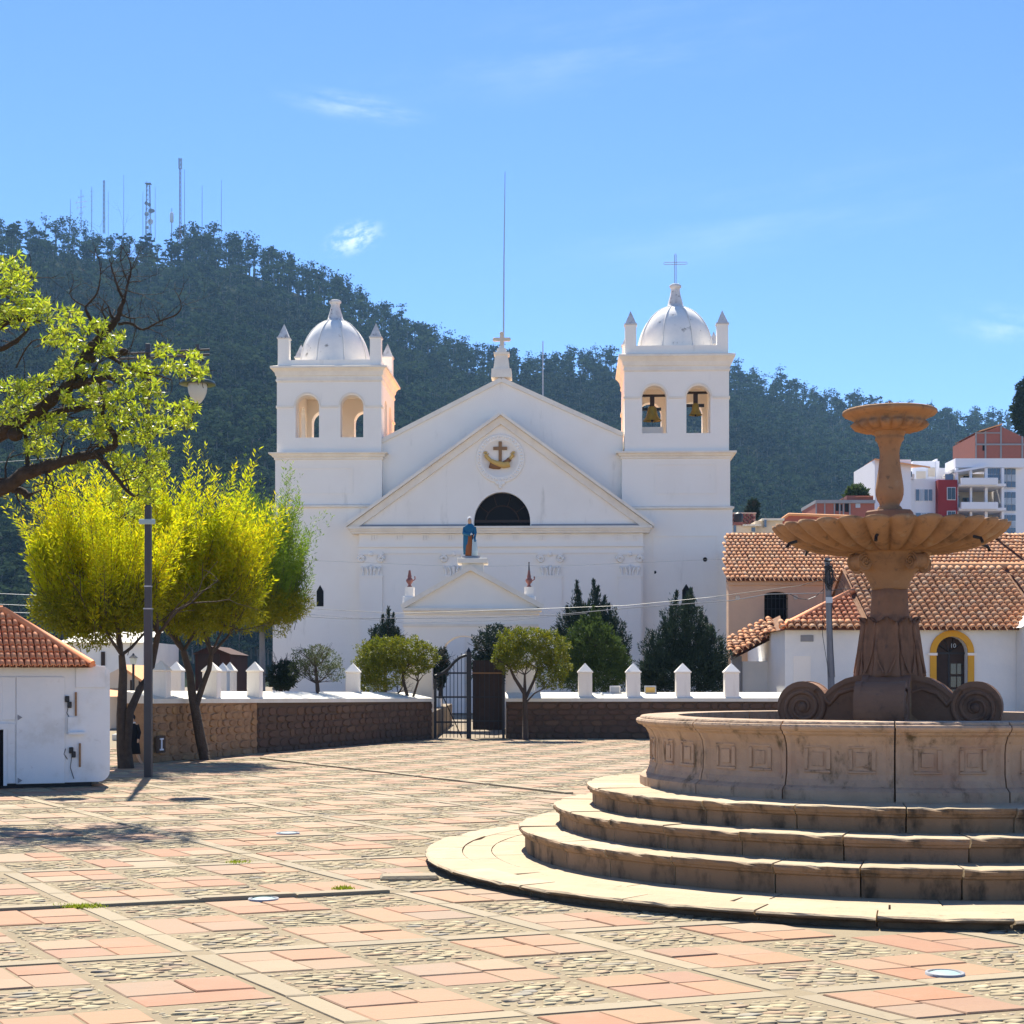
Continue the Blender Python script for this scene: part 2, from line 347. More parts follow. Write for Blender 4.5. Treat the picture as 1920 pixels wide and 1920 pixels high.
POLE = mat("concrete_pole", [(.20,.205,.22)], .85, noise=3, noise_col=(.14,.14,.15), noise_amt=.6)
KIOSK = mat("white_painted_metal", [(.80,.80,.78)], .55, noise=1.6, noise_col=(.66,.70,.72), noise_amt=.5, n2=5, n2_col=(.5,.5,.48), n2_lo=.68, n2_hi=.8, bump=(2.5,.15,.03), dust=[(1.8,.52,.75,(.58,.56,.51),.6),(8,.62,.74,(.34,.30,.25),.4)])
YELLOWP = mat("ochre_paint", [(.72,.36,.03)], .7, noise=4, noise_col=(.6,.28,.03), noise_amt=.4)
REDW = mat("dark_red_boards", [(.075,.034,.026)], .9, noise=2, noise_col=(.05,.026,.02), noise_amt=.6)
BRICK = mat("red_brick_wall", [(.36,.12,.085)], .9, noise=2, noise_col=(.28,.10,.075), noise_amt=.6, bump=(3,.3,.05))
REDP = mat("dark_red_paint", [(.30,.028,.03)], .8, noise=1, noise_col=(.26,.025,.028), noise_amt=.5)
APTW = mat("apartment_white", [(.82,.81,.82)], .85, noise=.3, noise_col=(.74,.73,.73), noise_amt=.4)
BRONZE = mat("old_bronze", [(.36,.25,.035)], .45, metallic=.35, noise=5, noise_col=(.20,.15,.04), noise_amt=.7)
BROWNP = mat("brown_relief_paint", [(.30,.165,.075)], .75, noise=6, noise_col=(.24,.13,.06), noise_amt=.5)
GOLDP = mat("gold_relief_paint", [(.66,.42,.12)], .7, noise=6, noise_col=(.55,.33,.09), noise_amt=.5)
SLEEVE = mat("sleeve_paint", [(.26,.12,.045)], .75)
BLUEP = mat("blue_mantle_paint", [(.012,.13,.24)], .6, noise=9, noise_col=(.01,.09,.17), noise_amt=.6)
ORANGE = mat("orange_tunic_paint", [(.30,.09,.025)], .7)
PALEBL = mat("pale_tunic_paint", [(.50,.60,.60)], .7)
SKIN = mat("skin_paint", [(.58,.36,.22)], .6)
VEIL = mat("white_veil_paint", [(.80,.77,.70)], .7)
REDT = mat("terracotta_red", [(.27,.115,.095)], .8, noise=9, noise_col=(.22,.08,.07), noise_amt=.6)
BLACKC = mat("black_cloth", [(.012,.012,.014)], .95)
BARK = mat("tree_bark", [(.085,.062,.045)], .95, noise=9, noise_col=(.05,.036,.027), noise_amt=.8, bump=[(25,.7,.03)])
BARKL = mat("brown_branch_bark", [(.065,.043,.028)], .95, noise=9, noise_col=(.028,.02,.015), noise_amt=.9, bump=[(25,.8,.03)])
EUBARK = mat("eucalyptus_bark", [(.16,.14,.12)], .95)
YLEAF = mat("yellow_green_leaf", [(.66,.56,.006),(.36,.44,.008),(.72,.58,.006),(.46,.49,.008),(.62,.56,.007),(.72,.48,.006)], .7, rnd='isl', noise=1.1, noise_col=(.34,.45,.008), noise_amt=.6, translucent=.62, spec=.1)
OLEAF = mat("shaded_olive_leaf", [(.34,.30,.010),(.22,.24,.010),(.40,.33,.010),(.16,.19,.010)], .8, rnd='isl', noise=1.4, noise_col=(.12,.15,.010), noise_amt=.8, translucent=.4, spec=.1)  # darker leaf for the low crown, its shade put into the colour
GLEAF = mat("mid_green_leaf", [(.15,.25,.012),(.20,.30,.014),(.28,.34,.014)], .6, rnd='isl', noise=.9, noise_col=(.08,.17,.012), noise_amt=.6, translucent=.5)
FLEAF = mat("bright_glossy_leaf", [(.32,.42,.02),(.42,.50,.02),(.52,.54,.03),(.24,.36,.02),(.58,.56,.05)], .4, rnd='isl', translucent=.55, spec=.5)
TLEAF = mat("hedge_leaf", [(.15,.17,.010),(.22,.22,.010),(.10,.13,.010),(.34,.27,.010)], .55, rnd='isl', noise=1.6, noise_col=(.10,.14,.01), noise_amt=.6, translucent=.35, spec=.3)
CLEAF = mat("dark_conifer_needle", [(.022,.040,.022),(.030,.052,.028),(.016,.030,.020)], .7, rnd='isl', translucent=.15)
CLEAF2 = mat("green_conifer_needle", [(.055,.085,.018),(.075,.115,.02),(.04,.065,.018)], .7, rnd='isl', translucent=.3)
SHRUBL = mat("sparse_shrub_leaf", [(.10,.13,.04),(.14,.16,.05),(.08,.10,.035)], .7, rnd='isl', translucent=.3)
EULEAF = mat("eucalyptus_leaf", [(.032,.056,.028),(.045,.072,.035),(.024,.042,.024),(.055,.08,.04)], 1.0, rnd='isl', translucent=.25, spec=0)
EULEAF_D = mat("hill_forest_leaf", [(.042,.072,.034),(.060,.092,.043),(.032,.056,.029),(.074,.105,.050)], 1.0, rnd='isl', noise=.085, noise_col=(.012,.023,.016), noise_amt=.97, n2=.012, n2_col=(.030,.040,.026), n2_lo=.50, n2_hi=.66, translucent=.22, spec=0)
SCRUB = mat("dry_hillside", [(.036,.040,.026)], 1.0, noise=.02, noise_col=(.024,.032,.018), noise_amt=.8, n2=.05, n2_col=(.065,.052,.040), n2_lo=.62, n2_hi=.75, spec=0)
GRASSM = mat("weed_leaf", [(.24,.30,.02),(.32,.36,.03)], .7, rnd='isl', translucent=.4)
WATER = mat("dark_basin_water", [(.03,.035,.03)], .05, spec=.5)

# ------------------------------------------------------------------ ground
g = MB()
nx, ny = 40, 40
g.add([(-1050+2100*i/nx, -40+1180*j/ny, -0.05) for j in range(ny+1) for i in range(nx+1)],
      [(j*(nx+1)+i, j*(nx+1)+i+1, (j+1)*(nx+1)+i+1, (j+1)*(nx+1)+i) for j in range(ny) for i in range(nx)])
part("ground", g, EARTH, None, kind='structure')
FX, FY = (1668-960)/F*14.15, 14.15       # fountain axis
# walls enclosing the churchyard, plan points
WA0, WA1, WB1 = gnd(285, 1430), gnd(482, 1412), Vector((-2.1, 41.7, 0))
GATE0, GATE1 = at(813, 1385, 41.7), at(946, 1385, 41.7)
WC1 = at(1472, 1385, 41.9)
plaza = MB()
pl_poly = [(-14, 2.5), (16, 2.5), (16, 46), (WC1.x, 46), (WC1.x, 42.2), (GATE0.x, 42.0), (WA1.x, WA1.y+.25), (WA0.x, WA0.y+.25), (WA0.x-.1, 60), (-30, 60), (-30, 20)]
plaza.add([(x, y, -0.0065) for x, y in pl_poly], [tuple(range(len(pl_poly)))])
PLAZA = link("plaza_paving", plaza.mesh("plaza_paving", MORTAR), kind='structure')
A_r, A_c = math.radians(70), math.radians(-31)
er = np.array([math.sin(A_r), math.cos(A_r)]); ec = np.array([math.sin(A_c), math.cos(A_c)])
PW, GAP, STR = 0.66, 0.04, 0.14; PT = 3*(PW+GAP)+STR
org = np.array([-0.982, 8.03])-ec*(.66+STR)-er*STR
def G(a, c): return org+er*a+ec*c          # paving coordinates -> plan
def inside_wall(x, y):
    if y < WA0.y: return True
    if x < WA0.x: return y < 36
    if x < WA1.x: return y < WA0.y+(x-WA0.x)/(WA1.x-WA0.x)*(WA1.y-WA0.y)
    if x < GATE0.x: return y < WA1.y+(x-WA1.x)/(GATE0.x-WA1.x)*(41.7-WA1.y)
    return y < 41.7
def visible(p, m=2.0):
    x, y = p
    return y > 4.9 and abs(x) < .325*y+m and math.hypot(x-FX, y-FY) > 4.02 and inside_wall(x, y)
slabs, cobs, strips = [], [], []
def quad_slab(a0, a1, c0_, c1_, jz, th=.03):
    j = lambda: random.uniform(-.005, .005)
    P = [G(a0+j(), c0_+j()), G(a1+j(), c0_+j()), G(a1+j(), c1_+j()), G(a0+j(), c1_+j())]
    return [(p[0], p[1], jz+random.uniform(-.0015, .0015)) for p in P]
for I in range(-22, 24):
    for J in range(-16, 26):
        for i in range(3):
            for j in range(3):
                a0 = I*PT+STR+i*(PW+GAP); c0_ = J*PT+STR+j*(PW+GAP)
                ctr = G(a0+PW/2, c0_+PW/2)
                if not visible(ctr): continue
                d = ctr[1]
                if (I*3+i+J*3+j) % 2 == 0:
                    sa = PW*random.uniform(.40, .60); sc0 = PW*random.uniform(.40, .60); sc1 = PW*random.uniform(.40, .60)
                    cells = [(0, sa, 0, sc0), (0, sa, sc0, PW), (sa, PW, 0, sc1), (sa, PW, sc1, PW)]
                    r_ = random.random()
                    if r_ < .18: cells = [(0, sa, 0, PW), (sa, PW, 0, sc1), (sa, PW, sc1, PW)]
                    elif r_ < .3: cells = [(0, PW, 0, sc0), (0, sa, sc0, PW), (sa, PW, sc0, PW)]
                    for (x0, x1, y0, y1) in cells:
                        e = .006
                        slabs.append((d, quad_slab(a0+x0+e, a0+x1-e, c0_+y0+e, c0_+y1-e, random.uniform(-.003, .004))))
                else:
                    # elongated stones inside, small pebbles round the rim
                    ncol, nrow = 4, 8
                    tilt = random.uniform(-.25, .25)
                    for m in range(nrow):
                        for n in range(ncol):
                            u = .075+(PW-.15)*(n+.5+(.5 if m % 2 else 0)-.25)/ncol+random.uniform(-.016, .016)
                            v_ = .07+(PW-.14)*(m+.5)/nrow+random.uniform(-.007, .007)
                            if not .06 < u < PW-.06: continue
                            p = G(a0+u, c0_+v_)
                            cobs.append((p[0], p[1], random.uniform(.050, .074), random.uniform(.027, .039), PI/2-A_r+tilt+random.uniform(-.22, .22), random.uniform(-.007, -.003), 1))
                    if d < 24:
                        nb = 17 if d < 15 else 12
                        for k in range(nb):
                            for side in range(4):
                                q = (k+.5)/nb*PW; o_ = random.uniform(.012, .045)
                                u, v_ = ((q, o_), (q, PW-o_), (o_, q), (PW-o_, q))[side]
                                p = G(a0+u, c0_+v_)
                                cobs.append((p[0], p[1], random.uniform(.015, .028), random.uniform(.010, .017), random.uniform(0, PI), random.uniform(-.013, -.007), 0))
        # strips between the bays, in lengths
        for k in range(3):
            c0_ = J*PT+STR+k*.7
            if visible(G(I*PT+STR/2, c0_+.35)): strips.append(quad_slab(I*PT+.004, I*PT+STR-.006, c0_+.01, c0_+.69-.01*(k == 2), random.uniform(-.003, .003)+(.020 if I == 4 and 21.5 < G(I*PT, c0_)[1] < 31 else 0)))
            a0 = I*PT+STR+k*.7
            lo, hi = .004, STR-.006
            lift = random.uniform(.016, .024) if (J == 2 and -5.5 < G(a0+.35, J*PT)[0] < -.45) else 0      # this row stands proud of the paving before it
            if visible(G(a0+.35, J*PT+STR/2)): strips.append(quad_slab(a0+(.01 if not lift else .002), a0+(.69 if not lift else .698), J*PT+lo, J*PT+hi, random.uniform(-.003, .003)+lift))
def slab_mb(top, b=None):
    b = b or MB(); cx = sum(p[0] for p in top)/4; cy = sum(p[1] for p in top)/4
    ins = [(p[0]+(cx-p[0])*.035, p[1]+(cy-p[1])*.035, p[2]) for p in top]
    mid = [(p[0], p[1], p[2]-.006) for p in top]; low = [(p[0], p[1], -.04) for p in top]
    Fs = [(0, 1, 2, 3)]
    for i in range(4):
        j = (i+1) % 4; Fs += [(4+i, 4+j, j, i), (8+i, 8+j, 4+j, 4+i)]
    b.add(ins+mid+low, Fs); return b
slabs.sort(key=lambda s: s[0])
for d, t in slabs[:300]:
    b = slab_mb(t); c = Vector((sum(p[0] for p in t)/4, sum(p[1] for p in t)/4, 0)); b.shift(c)
    link("slab", b.mesh("slab", SLAB), PLAZA, loc=c)
b = MB()
for d, t in slabs[300:]: slab_mb(t, b)
link("slab_field", b.mesh("slab_field", SLAB_S), PLAZA, kind='stuff')
b = MB()
for t in strips: slab_mb(t, b)
link("strip_field", b.mesh("strip_field", STRIP), PLAZA, kind='stuff')
# cobbles: rounded six-sided stones
hexa = [(math.cos(k*PI/3+.3), math.sin(k*PI/3+.3)) for k in range(6)]
protoV = np.array([(x, y, -1.0) for x, y in hexa]+[(x*.97, y*.97, .15) for x, y in hexa]+[(x*.80, y*.80, .58) for x, y in hexa])
protoT = []
for ring in (0, 6):
    for k in range(6):
        k2 = (k+1) % 6; protoT += [(ring+k, ring+k2, ring+6+k2), (ring+k, ring+6+k2, ring+6+k)]
for k in range(1, 5): protoT.append((12, 12+k, 12+k+1))
protoT = np.array(protoT)
big = sorted([c for c in cobs if c[6] == 1], key=lambda c: c[1])
first = big[:300]; ids = set(id(c) for c in first)
cob_mes = []
for k in range(6):
    sc_ = np.array([1, 1, 1.0]); V = protoV*sc_; V = V+RNG.normal(size=V.shape)*.06
    cob_mes.append(np_mesh("cobble", V, protoT, COB))
for c in first:
    o = link("cobble", random.choice(cob_mes), PLAZA, loc=(c[0], c[1], c[5])); o.rotation_euler = (0, 0, c[4]); o.scale = (c[2], c[3], .008)
rest = np.array([c for c in cobs if id(c) not in ids])
n = len(rest)
V = np.repeat(protoV[None], n, 0)+RNG.normal(size=(n, len(protoV), 3))*np.array([.085, .085, .07])
ca, sa = np.cos(rest[:, 4])[:, None], np.sin(rest[:, 4])[:, None]
X = V[:, :, 0]*rest[:, 2:3]; Y = V[:, :, 1]*rest[:, 3:4]
W_ = np.stack([rest[:, 0:1]+X*ca-Y*sa, rest[:, 1:2]+X*sa+Y*ca, rest[:, 5:6]+V[:, :, 2]*np.where(rest[:, 6:7] > 0, .008, .009)], -1)
T = (protoT[None]+(np.arange(n)*len(protoV))[:, None, None]).reshape(-1, 3)
link("cobble_bed", np_mesh("cobble_bed", W_.reshape(-1, 3), T, COB_S), PLAZA, kind='stuff')
# joint soil, dark also for the raised row's shadow, and weeds in it
b = MB()
for k in range(-12, 8):
    p = [G(k*.7, 2*PT-.03), G(k*.7+.7, 2*PT-.03), G(k*.7+.7, 2*PT+.002), G(k*.7, 2*PT+.002)]
    if -6 < p[0][0] < -.8: b.add([(q[0], q[1], -.0045) for q in p], [(0, 1, 2, 3)])
link("shadowed_joint", b.mesh("shadowed_joint", SHADOWED_SOIL), PLAZA)
def weed(px, py, n, sx, sy, hgt, label):
    c = gnd(px, py); C = np.stack([c.x+RNG.normal(size=n)*sx, c.y+RNG.normal(size=n)*sy, np.full(n, -.005)], 1)
    D = RNG.normal(size=(n, 3))*.6; D[:, 2] = np.abs(D[:, 2])+.5
    Vv, Q = leaves(C-np.array(c), D, RNG.uniform(.5, 1.2, n)*hgt, hgt*.3)
    o = link("weed_tuft", np_mesh("weed_tuft", Vv, Q, GRASSM), loc=c); tag(o, label, "weed"); o['kind'] = 'stuff'
weed(143, 1701, 420, .085, .03, .035, "longest bright green weed tuft, at the left in the paving crack")
weed(645, 1668, 150, .035, .02, .04, "small weed tuft in the paving crack left of the fountain kerb")
weed(445, 1617, 140, .05, .05, .03, "thin slanting line of weeds in a joint above the paving crack")
def ground_light(px, py, r, label):
    c = gnd(px, py); t = thing("ground_light", label, "ground light", c, 0, "round glass lights let into the paving")
    b = MB(); b.smooth = True; b.lathe([(r, -.02), (r, .012), (r*.86, .014), (r*.86, .008), (r*.8, .008)], 28, cap=False); part("ring", b, GREYM, t, world=False)
    b = MB(); b.smooth = True; b.lathe([(r*.85, .004), (r*.6, .013), (r*.25, .016), (.001, .016)], 28, cap=False); part("lens", b, LENS, t, world=False)
ground_light(1772, 1827, .105, "round glass ground light at the right, in front of the fountain")
ground_light(494, 1687, .11, "round glass ground light just below the long paving crack")
ground_light(540, 1563, .12, "farthest of the three round glass lights in the paving")
# loose kerb stone by the fountain
c = gnd(765, 1648); b = MB(); b.M = Matrix.Translation(c)@Matrix.Rotation(.12, 4, 'Z'); b.box((-.22, -.1, -.03), (.24, .12, .035), .02)
o = link("loose_stone", b.mesh("loose_stone", STRIP)); tag(o, "flat grey stone lying loose on the paving beside the fountain kerb", "stone")

# ------------------------------------------------------------------ fountain
ft = thing("fountain", "three-tiered carved sandstone fountain on round steps", "fountain", (FX, FY, 0))
A_CAM = math.atan2(-FY, -FX)
def arc_block(b, r0, r1, a0, a1, z0, prof, seg, jit=.004):
    """block of a ring: prof = [(dr, z)...] outer face from bottom to top, r0 inner radius"""
    ph = random.uniform(0, 9)
    V = []; m = len(prof)+2
    for k in range(seg+1):
        a = a0+(a1-a0)*k/seg
        row = [(r0, z0)]+[(r1+dr, z) for dr, z in prof]+[(r0, prof[-1][1])]
        for q, (r, z) in enumerate(row):
            w_ = 0
            if 0 < q < m-1:
                w_ = jit*(math.sin(a*37+ph+q)+math.sin(a*91+ph*2+q*2)*.6)
                if q >= m-3 and math.sin(a*23+ph*3) > .93: w_ -= .018
            V.append(((r+w_)*math.cos(a), (r+w_)*math.sin(a), z+(w_*.5 if 0 < q else 0)))
    Fs = []
    for k in range(seg):
        for q in range(m):
            q2 = (q+1) % m; Fs.append((k*m+q, (k+1)*m+q, (k+1)*m+q2, k*m+q2)[::-1])
    Fs.append(tuple(range(m))[::-1]); Fs.append(tuple(range(seg*m, seg*m+m)))
    n0 = len(b.f); b.add(V, Fs)
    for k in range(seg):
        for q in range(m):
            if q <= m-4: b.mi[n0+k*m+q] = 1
def ring_of_blocks(name, r0, r1, z0, z1, nblk, mt, prof, seg=8, gap=.006):
    off = random.uniform(0, 1); edges = [2*PI*(k+off+random.uniform(-.22, .22))/nblk for k in range(nblk)]
    for k in range(nblk):
        a0 = edges[k]+gap/r1; a1 = edges[(k+1) % nblk]+(2*PI if k == nblk-1 else 0)-gap/r1
        dz = random.uniform(-.004, .004); dr = random.uniform(-.006, .006)
        b = MB(); arc_block(b, r0, r1+dr, a0, a1, z0, [(p[0], p[1]+dz) for p in prof], seg); part(name, b, mt, ft, world=False)
ZK, Z1, Z2, Z3 = .080, .295, .475, .660
R0, R1, R2, R3 = 4.10, 3.27, 2.96, 2.67
def nosing(z0, z1): return [(-.05, z0), (-.045, z1-.080), (-.018, z1-.068), (-.012, z1-.052), (.0, z1-.046), (.008, z1-.024), (.004, z1-.006), (-.010, z1)]
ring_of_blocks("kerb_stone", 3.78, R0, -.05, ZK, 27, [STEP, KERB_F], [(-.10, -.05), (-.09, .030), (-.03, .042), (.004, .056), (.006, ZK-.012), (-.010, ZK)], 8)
# flat pavers inside the kerb
def pavers(r0, r1, n_, z):
    off = random.random()
    for k in range(n_):
        a0 = 2*PI*(k+off)/n_; a1 = 2*PI*(k+1+off)/n_-.004
        b = MB(); arc_block(b, r0+.004, r1-.004, a0, a1, -.02, [(0, -.02), (0, z)], 5, .002); part("paver", b, STEP, ft, world=False)
pavers(3.52, 3.776, 22, ZK-.004); pavers(3.15, 3.52, 19, ZK-.006)
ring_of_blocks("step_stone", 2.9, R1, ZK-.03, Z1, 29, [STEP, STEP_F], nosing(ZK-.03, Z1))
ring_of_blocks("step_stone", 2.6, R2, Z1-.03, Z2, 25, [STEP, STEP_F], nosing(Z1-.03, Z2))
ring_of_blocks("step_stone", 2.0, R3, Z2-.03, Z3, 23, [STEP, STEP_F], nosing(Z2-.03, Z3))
b = MB(); b.lathe([(3.16, -.04), (3.16, ZK-.03), (2.92, ZK-.02), (2.92, Z1-.03), (2.62, Z1-.02), (2.62, Z2-.03), (2.02, Z2-.02), (2.02, Z3-.03), (1.9, Z3-.03)], 48, cap=False); part("core", b, MORTAR, ft, world=False)
# basin wall: sixteen panelled blocks
RB = 2.10; NB = 16; ZR = 1.265
PROF = [(.10, Z3-.01), (.10, Z3+.075), (.075, Z3+.095), (.045, Z3+.11), (.012, Z3+.16), (0, Z3+.20), (0, 1.03), (.012, 1.09), (.045, 1.15), (.075, 1.17), (.078, 1.185), (.115, 1.19), (.13, 1.205), (.135, 1.222), (.125, 1.238), (.098, 1.242), (.098, 1.25), (.088, ZR-.003), (.07, ZR)]
def basin_block(k):
    a0 = A_CAM+math.radians(1.2)+2*PI*k/NB; a1 = a0+2*PI/NB-.006
    b = MB(); seg = 28; m = len(PROF)+2
    zs = [p[1] for p in PROF]
    V = []
    for i in range(seg+1):
        t = i/seg; a = a0+(a1-a0)*t
        pil = .022 if (t < .07 or t > .93) else 0
        row = [(1.86, Z3-.01)]+[(RB+dr, z) for dr, z in PROF]+[(1.86, ZR)]
        for q, (r, z) in enumerate(row):
            if 5 <= q <= 11: r += pil
            r += .0025*math.sin(a*61+k)+.002*math.sin(a*143+q)
            V.append((r*math.cos(a), r*math.sin(a), z))
    Fs = []
    for i in range(seg):
        for q in range(m):
            q2 = (q+1) % m; Fs.append((i*m+q, (i+1)*m+q, (i+1)*m+q2, i*m+q2)[::-1])
    Fs.append(tuple(range(m))[::-1]); Fs.append(tuple(range(seg*m, seg*m+m)))
    b.add(V, Fs); o = part("basin_block", b, BASIN, ft, world=False)
    # two raised frames, each with a slightly raised field: sunk panels between them
    for c_ in (.29, .71):
        fr = MB(); hw, zl, zh = .125, .885, 1.055
        def strip(t0, t1, z0, z1, dr):
            VV = []; ns = 5
            for i in range(ns+1):
                a = a0+(a1-a0)*(t0+(t1-t0)*i/ns)
                for r, z in ((RB-.01, z0), (RB+dr, z0+.006), (RB+dr, z1-.006), (RB-.01, z1)): VV.append((r*math.cos(a), r*math.sin(a), z))
            FF = []
            for i in range(ns):
                for q in range(3): FF.append((i*4+q, (i+1)*4+q, (i+1)*4+q+1, i*4+q+1))
            FF.append((0, 1, 2, 3)); FF.append((ns*4+3, ns*4+2, ns*4+1, ns*4)); fr.add(VV, FF)
        strip(c_-hw, c_+hw, zl-.02, zl+.006, .014); strip(c_-hw, c_+hw, zh, zh+.024, .014)
        strip(c_-hw, c_-hw+.035, zl+.006, zh, .014); strip(c_+hw-.035, c_+hw, zl+.006, zh, .014)
        strip(c_-hw+.07, c_+hw-.07, zl+.03, zh-.024, .010)
        f_ = link("panel", fr.mesh("panel", BASIN), o)
for k in range(NB): basin_block(k)
b = MB(); b.lathe([(1.88, Z3), (1.88, 1.0), (1.84, 1.0), (1.84, .93), (.01, .93)], 48, cap=False); part("basin_floor", b, STONE_DK, ft, world=False)
b = MB(); b.lathe([(1.855, .985), (.01, .985)], 48, cap=False); part("water", b, WATER, ft, world=False)
# scroll consoles
ZS, RS, RC = 1.335, .735, .225
def console():
    b = MB(); pts = []
    for k in range(26):                     # scroll outline
        a = math.radians(-150+(300)*k/25); pts.append((RS+RC*math.cos(a), ZS+RC*math.sin(a)))
    arm = [(.52, 1.475), (.45, 1.535), (.36, 1.585), (.26, 1.61), (.16, 1.615), (.16, 1.0), (.50, 1.0), (.545, 1.12)]
    poly = pts+arm
    b.smooth = False; b.prism(poly, -.19, .19)
    # smaller raised rib along the top edge
    rib = [pts[i] for i in range(6, 26)]+arm[:5]
    for y0, y1 in ((-.205, -.15), (.15, .205)):
        for i in range(len(rib)-1):
            (xa, za), (xb, zb) = rib[i], rib[i+1]
            na = Vector((xa-RS*.9, za-ZS*.95)).normalized()*.0
            b.add([(xa, y0, za+.006), (xa, y1, za+.006), (xb, y1, zb+.006), (xb, y0, zb+.006), (xa*.965+.02, y0, za-.045), (xb*.965+.02, y0, zb-.045), (xa*.965+.02, y1, za-.045), (xb*.965+.02, y1, zb-.045)],
                  [(0, 1, 2, 3), (0, 3, 5, 4), (1, 6, 7, 2)])
    return b
def spiral(y):
    b = MB(); b.smooth = True; pts = []
    for k in range(60):
        a = 2*PI*2.4*k/59+2.2; r = .195*(1-k/59*.82); pts.append((RS+r*math.cos(a), y, ZS+r*math.sin(a)))
    b.tube(pts, [.026*(1-.5*k/59) for k in range(60)], 6)
    b.tube([(RS+.19*math.cos(2.2), y, ZS+.19*math.sin(2.2)), (.50, y, 1.36), (.42, y, 1.46), (.30, y, 1.50), (.2, y, 1.47)], [.022, .024, .024, .02, .01], 6)
    b.ball((RS, y, ZS), (.045, .03, .045), 10, 6); return b
th0 = math.atan2(-.947, -.322)
cons_mesh = console().mesh("scroll_console", STONE_DK); sp_mesh = [spiral(y).mesh("spiral_relief", STONE_DK) for y in (-.19, .19)]
for k in range(4):
    o = link("scroll_console", cons_mesh, ft); o.rotation_euler = (0, 0, th0+k*PI/2)
    for s_ in sp_mesh: link("spiral_relief", s_, o)
# centre block between consoles and lower shaft
px = lambda y: 1.6+(1270-y)/212.0
b = MB(); b.lathe([(.36, .93), (.36, 1.2), (.30, 1.28), (.30, px(1268))], 8); part("pedestal", b, STONE, ft, world=False)
def four(a, r, z): return 1+.055*math.cos(4*(a-th0)) - .02*math.cos(8*(a-th0))
b = MB(); b.smooth = True
b.lathe([(.262, px(1290)), (.268, px(1272)), (.262, px(1255)), (.243, px(1228)), (.222, px(1200)), (.204, px(1175)), (.192, px(1160)), (.165, px(1155)), (.160, px(1150)), (.153, px(1125)), (.150, px(1104))], 48, rmod=four); part("lower_shaft", b, STONE_DK, ft, world=False)
# acanthus leaves on the lower shaft
def acanthus():
    b = MB(); b.smooth = True; nu, nv = 8, 12; V = []
    for j in range(nv+1):
        t = j/nv; zz = px(1268)+(px(1153)-px(1268))*t; rr = .275-.078*t
        wdt = (.118*(1-.22*t))*(1+.03*math.sin(t*PI*5))
        if t > .86: wdt *= math.sqrt(max(0, 1-((t-.86)/.15)**2))*.95+.05
        curl = max(0, t-.84)*.22
        for i in range(nu+1):
            s_ = i/nu*2-1; y = wdt*s_
            x = rr+.022+.02*(1-abs(s_))*math.cos(s_*9)+curl-.25*abs(y)**1.6
            V.append((x, y, zz-(.03*s_*s_)-max(0, t-.93)*.3))
    Fs = [(j*(nu+1)+i, j*(nu+1)+i+1, (j+1)*(nu+1)+i+1, (j+1)*(nu+1)+i) for j in range(nv) for i in range(nu)]
    nV = len(V); V2 = V+[(x-.035, y*.97, z) for x, y, z in V]
    F2 = Fs+[tuple(q+nV for q in f[::-1]) for f in Fs]
    rim = [i for i in range(nu+1)]+[(j)*(nu+1)+nu for j in range(1, nv+1)]+[nv*(nu+1)+i for i in range(nu-1, -1, -1)]+[j*(nu+1) for j in range(nv-1, 0, -1)]
    for q in range(len(rim)):
        a_, c_ = rim[q], rim[(q+1) % len(rim)]; F2.append((c_, a_, a_+nV, c_+nV))
    b.add(V2, F2)
    for sgn in (-1, 1):                      # curling veins
        b.tube([(.305-.078*t-.06*t*0, sgn*(.02+.07*math.sin(t*2.6)), px(1262)+(px(1185)-px(1262))*t) for t in np.linspace(0, 1, 10)], [.010]*10, 5)
    return b
ac = acanthus().mesh("acanthus_leaf", STONE_DK)
for k in range(4):
    o = link("acanthus_leaf", ac, ft); o.rotation_euler = (0, 0, th0+k*PI/2)
    o = link("acanthus_leaf", ac, ft); o.rotation_euler = (0, 0, th0+PI/4+k*PI/2); o.scale = (.93, .8, 1.0); o.location = (0, 0, -.0)
# capital with volutes
b = MB(); b.smooth = True
b.lathe([(.153, px(1106)), (.163, px(1102)), (.172, px(1095)), (.195, px(1085)), (.215, px(1078)), (.222, px(1074)), (.255, px(1068)), (.29, px(1058)), (.33, px(1046)), (.35, px(1040)), (.36, px(1034))], 48, rmod=lambda a, r, z: 1+(.02*math.cos(24*a) if z > px(1072) else 0)); part("capital", b, STONE, ft, world=False)
def volute():
    b = MB(); b.smooth = False
    b.M = Matrix.Rotation(PI/2, 4, 'X')
    b.lathe([(.078, -.075), (.08, -.06), (.066, -.05), (.066, .05), (.08, .06), (.078, .075)], 18)
    b.M = Matrix(); b.smooth = True
    for y in (-.078, .078):
        b.tube([(.058*(1-k/30*.85)*math.cos(k*.42), y, .058*(1-k/30*.85)*math.sin(k*.42)) for k in range(30)], .011, 5)
    b.tube([(-.02, 0, .065), (-.12, 0, .085), (-.2, 0, .05)], [.06, .05, .03], 8); return b
vo = volute().mesh("volute", STONE)
for k in range(4):
    a = th0+PI/4+k*PI/2+.05
    o = link("volute", vo, ft); o.location = (.345*math.cos(a), .345*math.sin(a), px(1056)); o.rotation_euler = (0, 0, a)
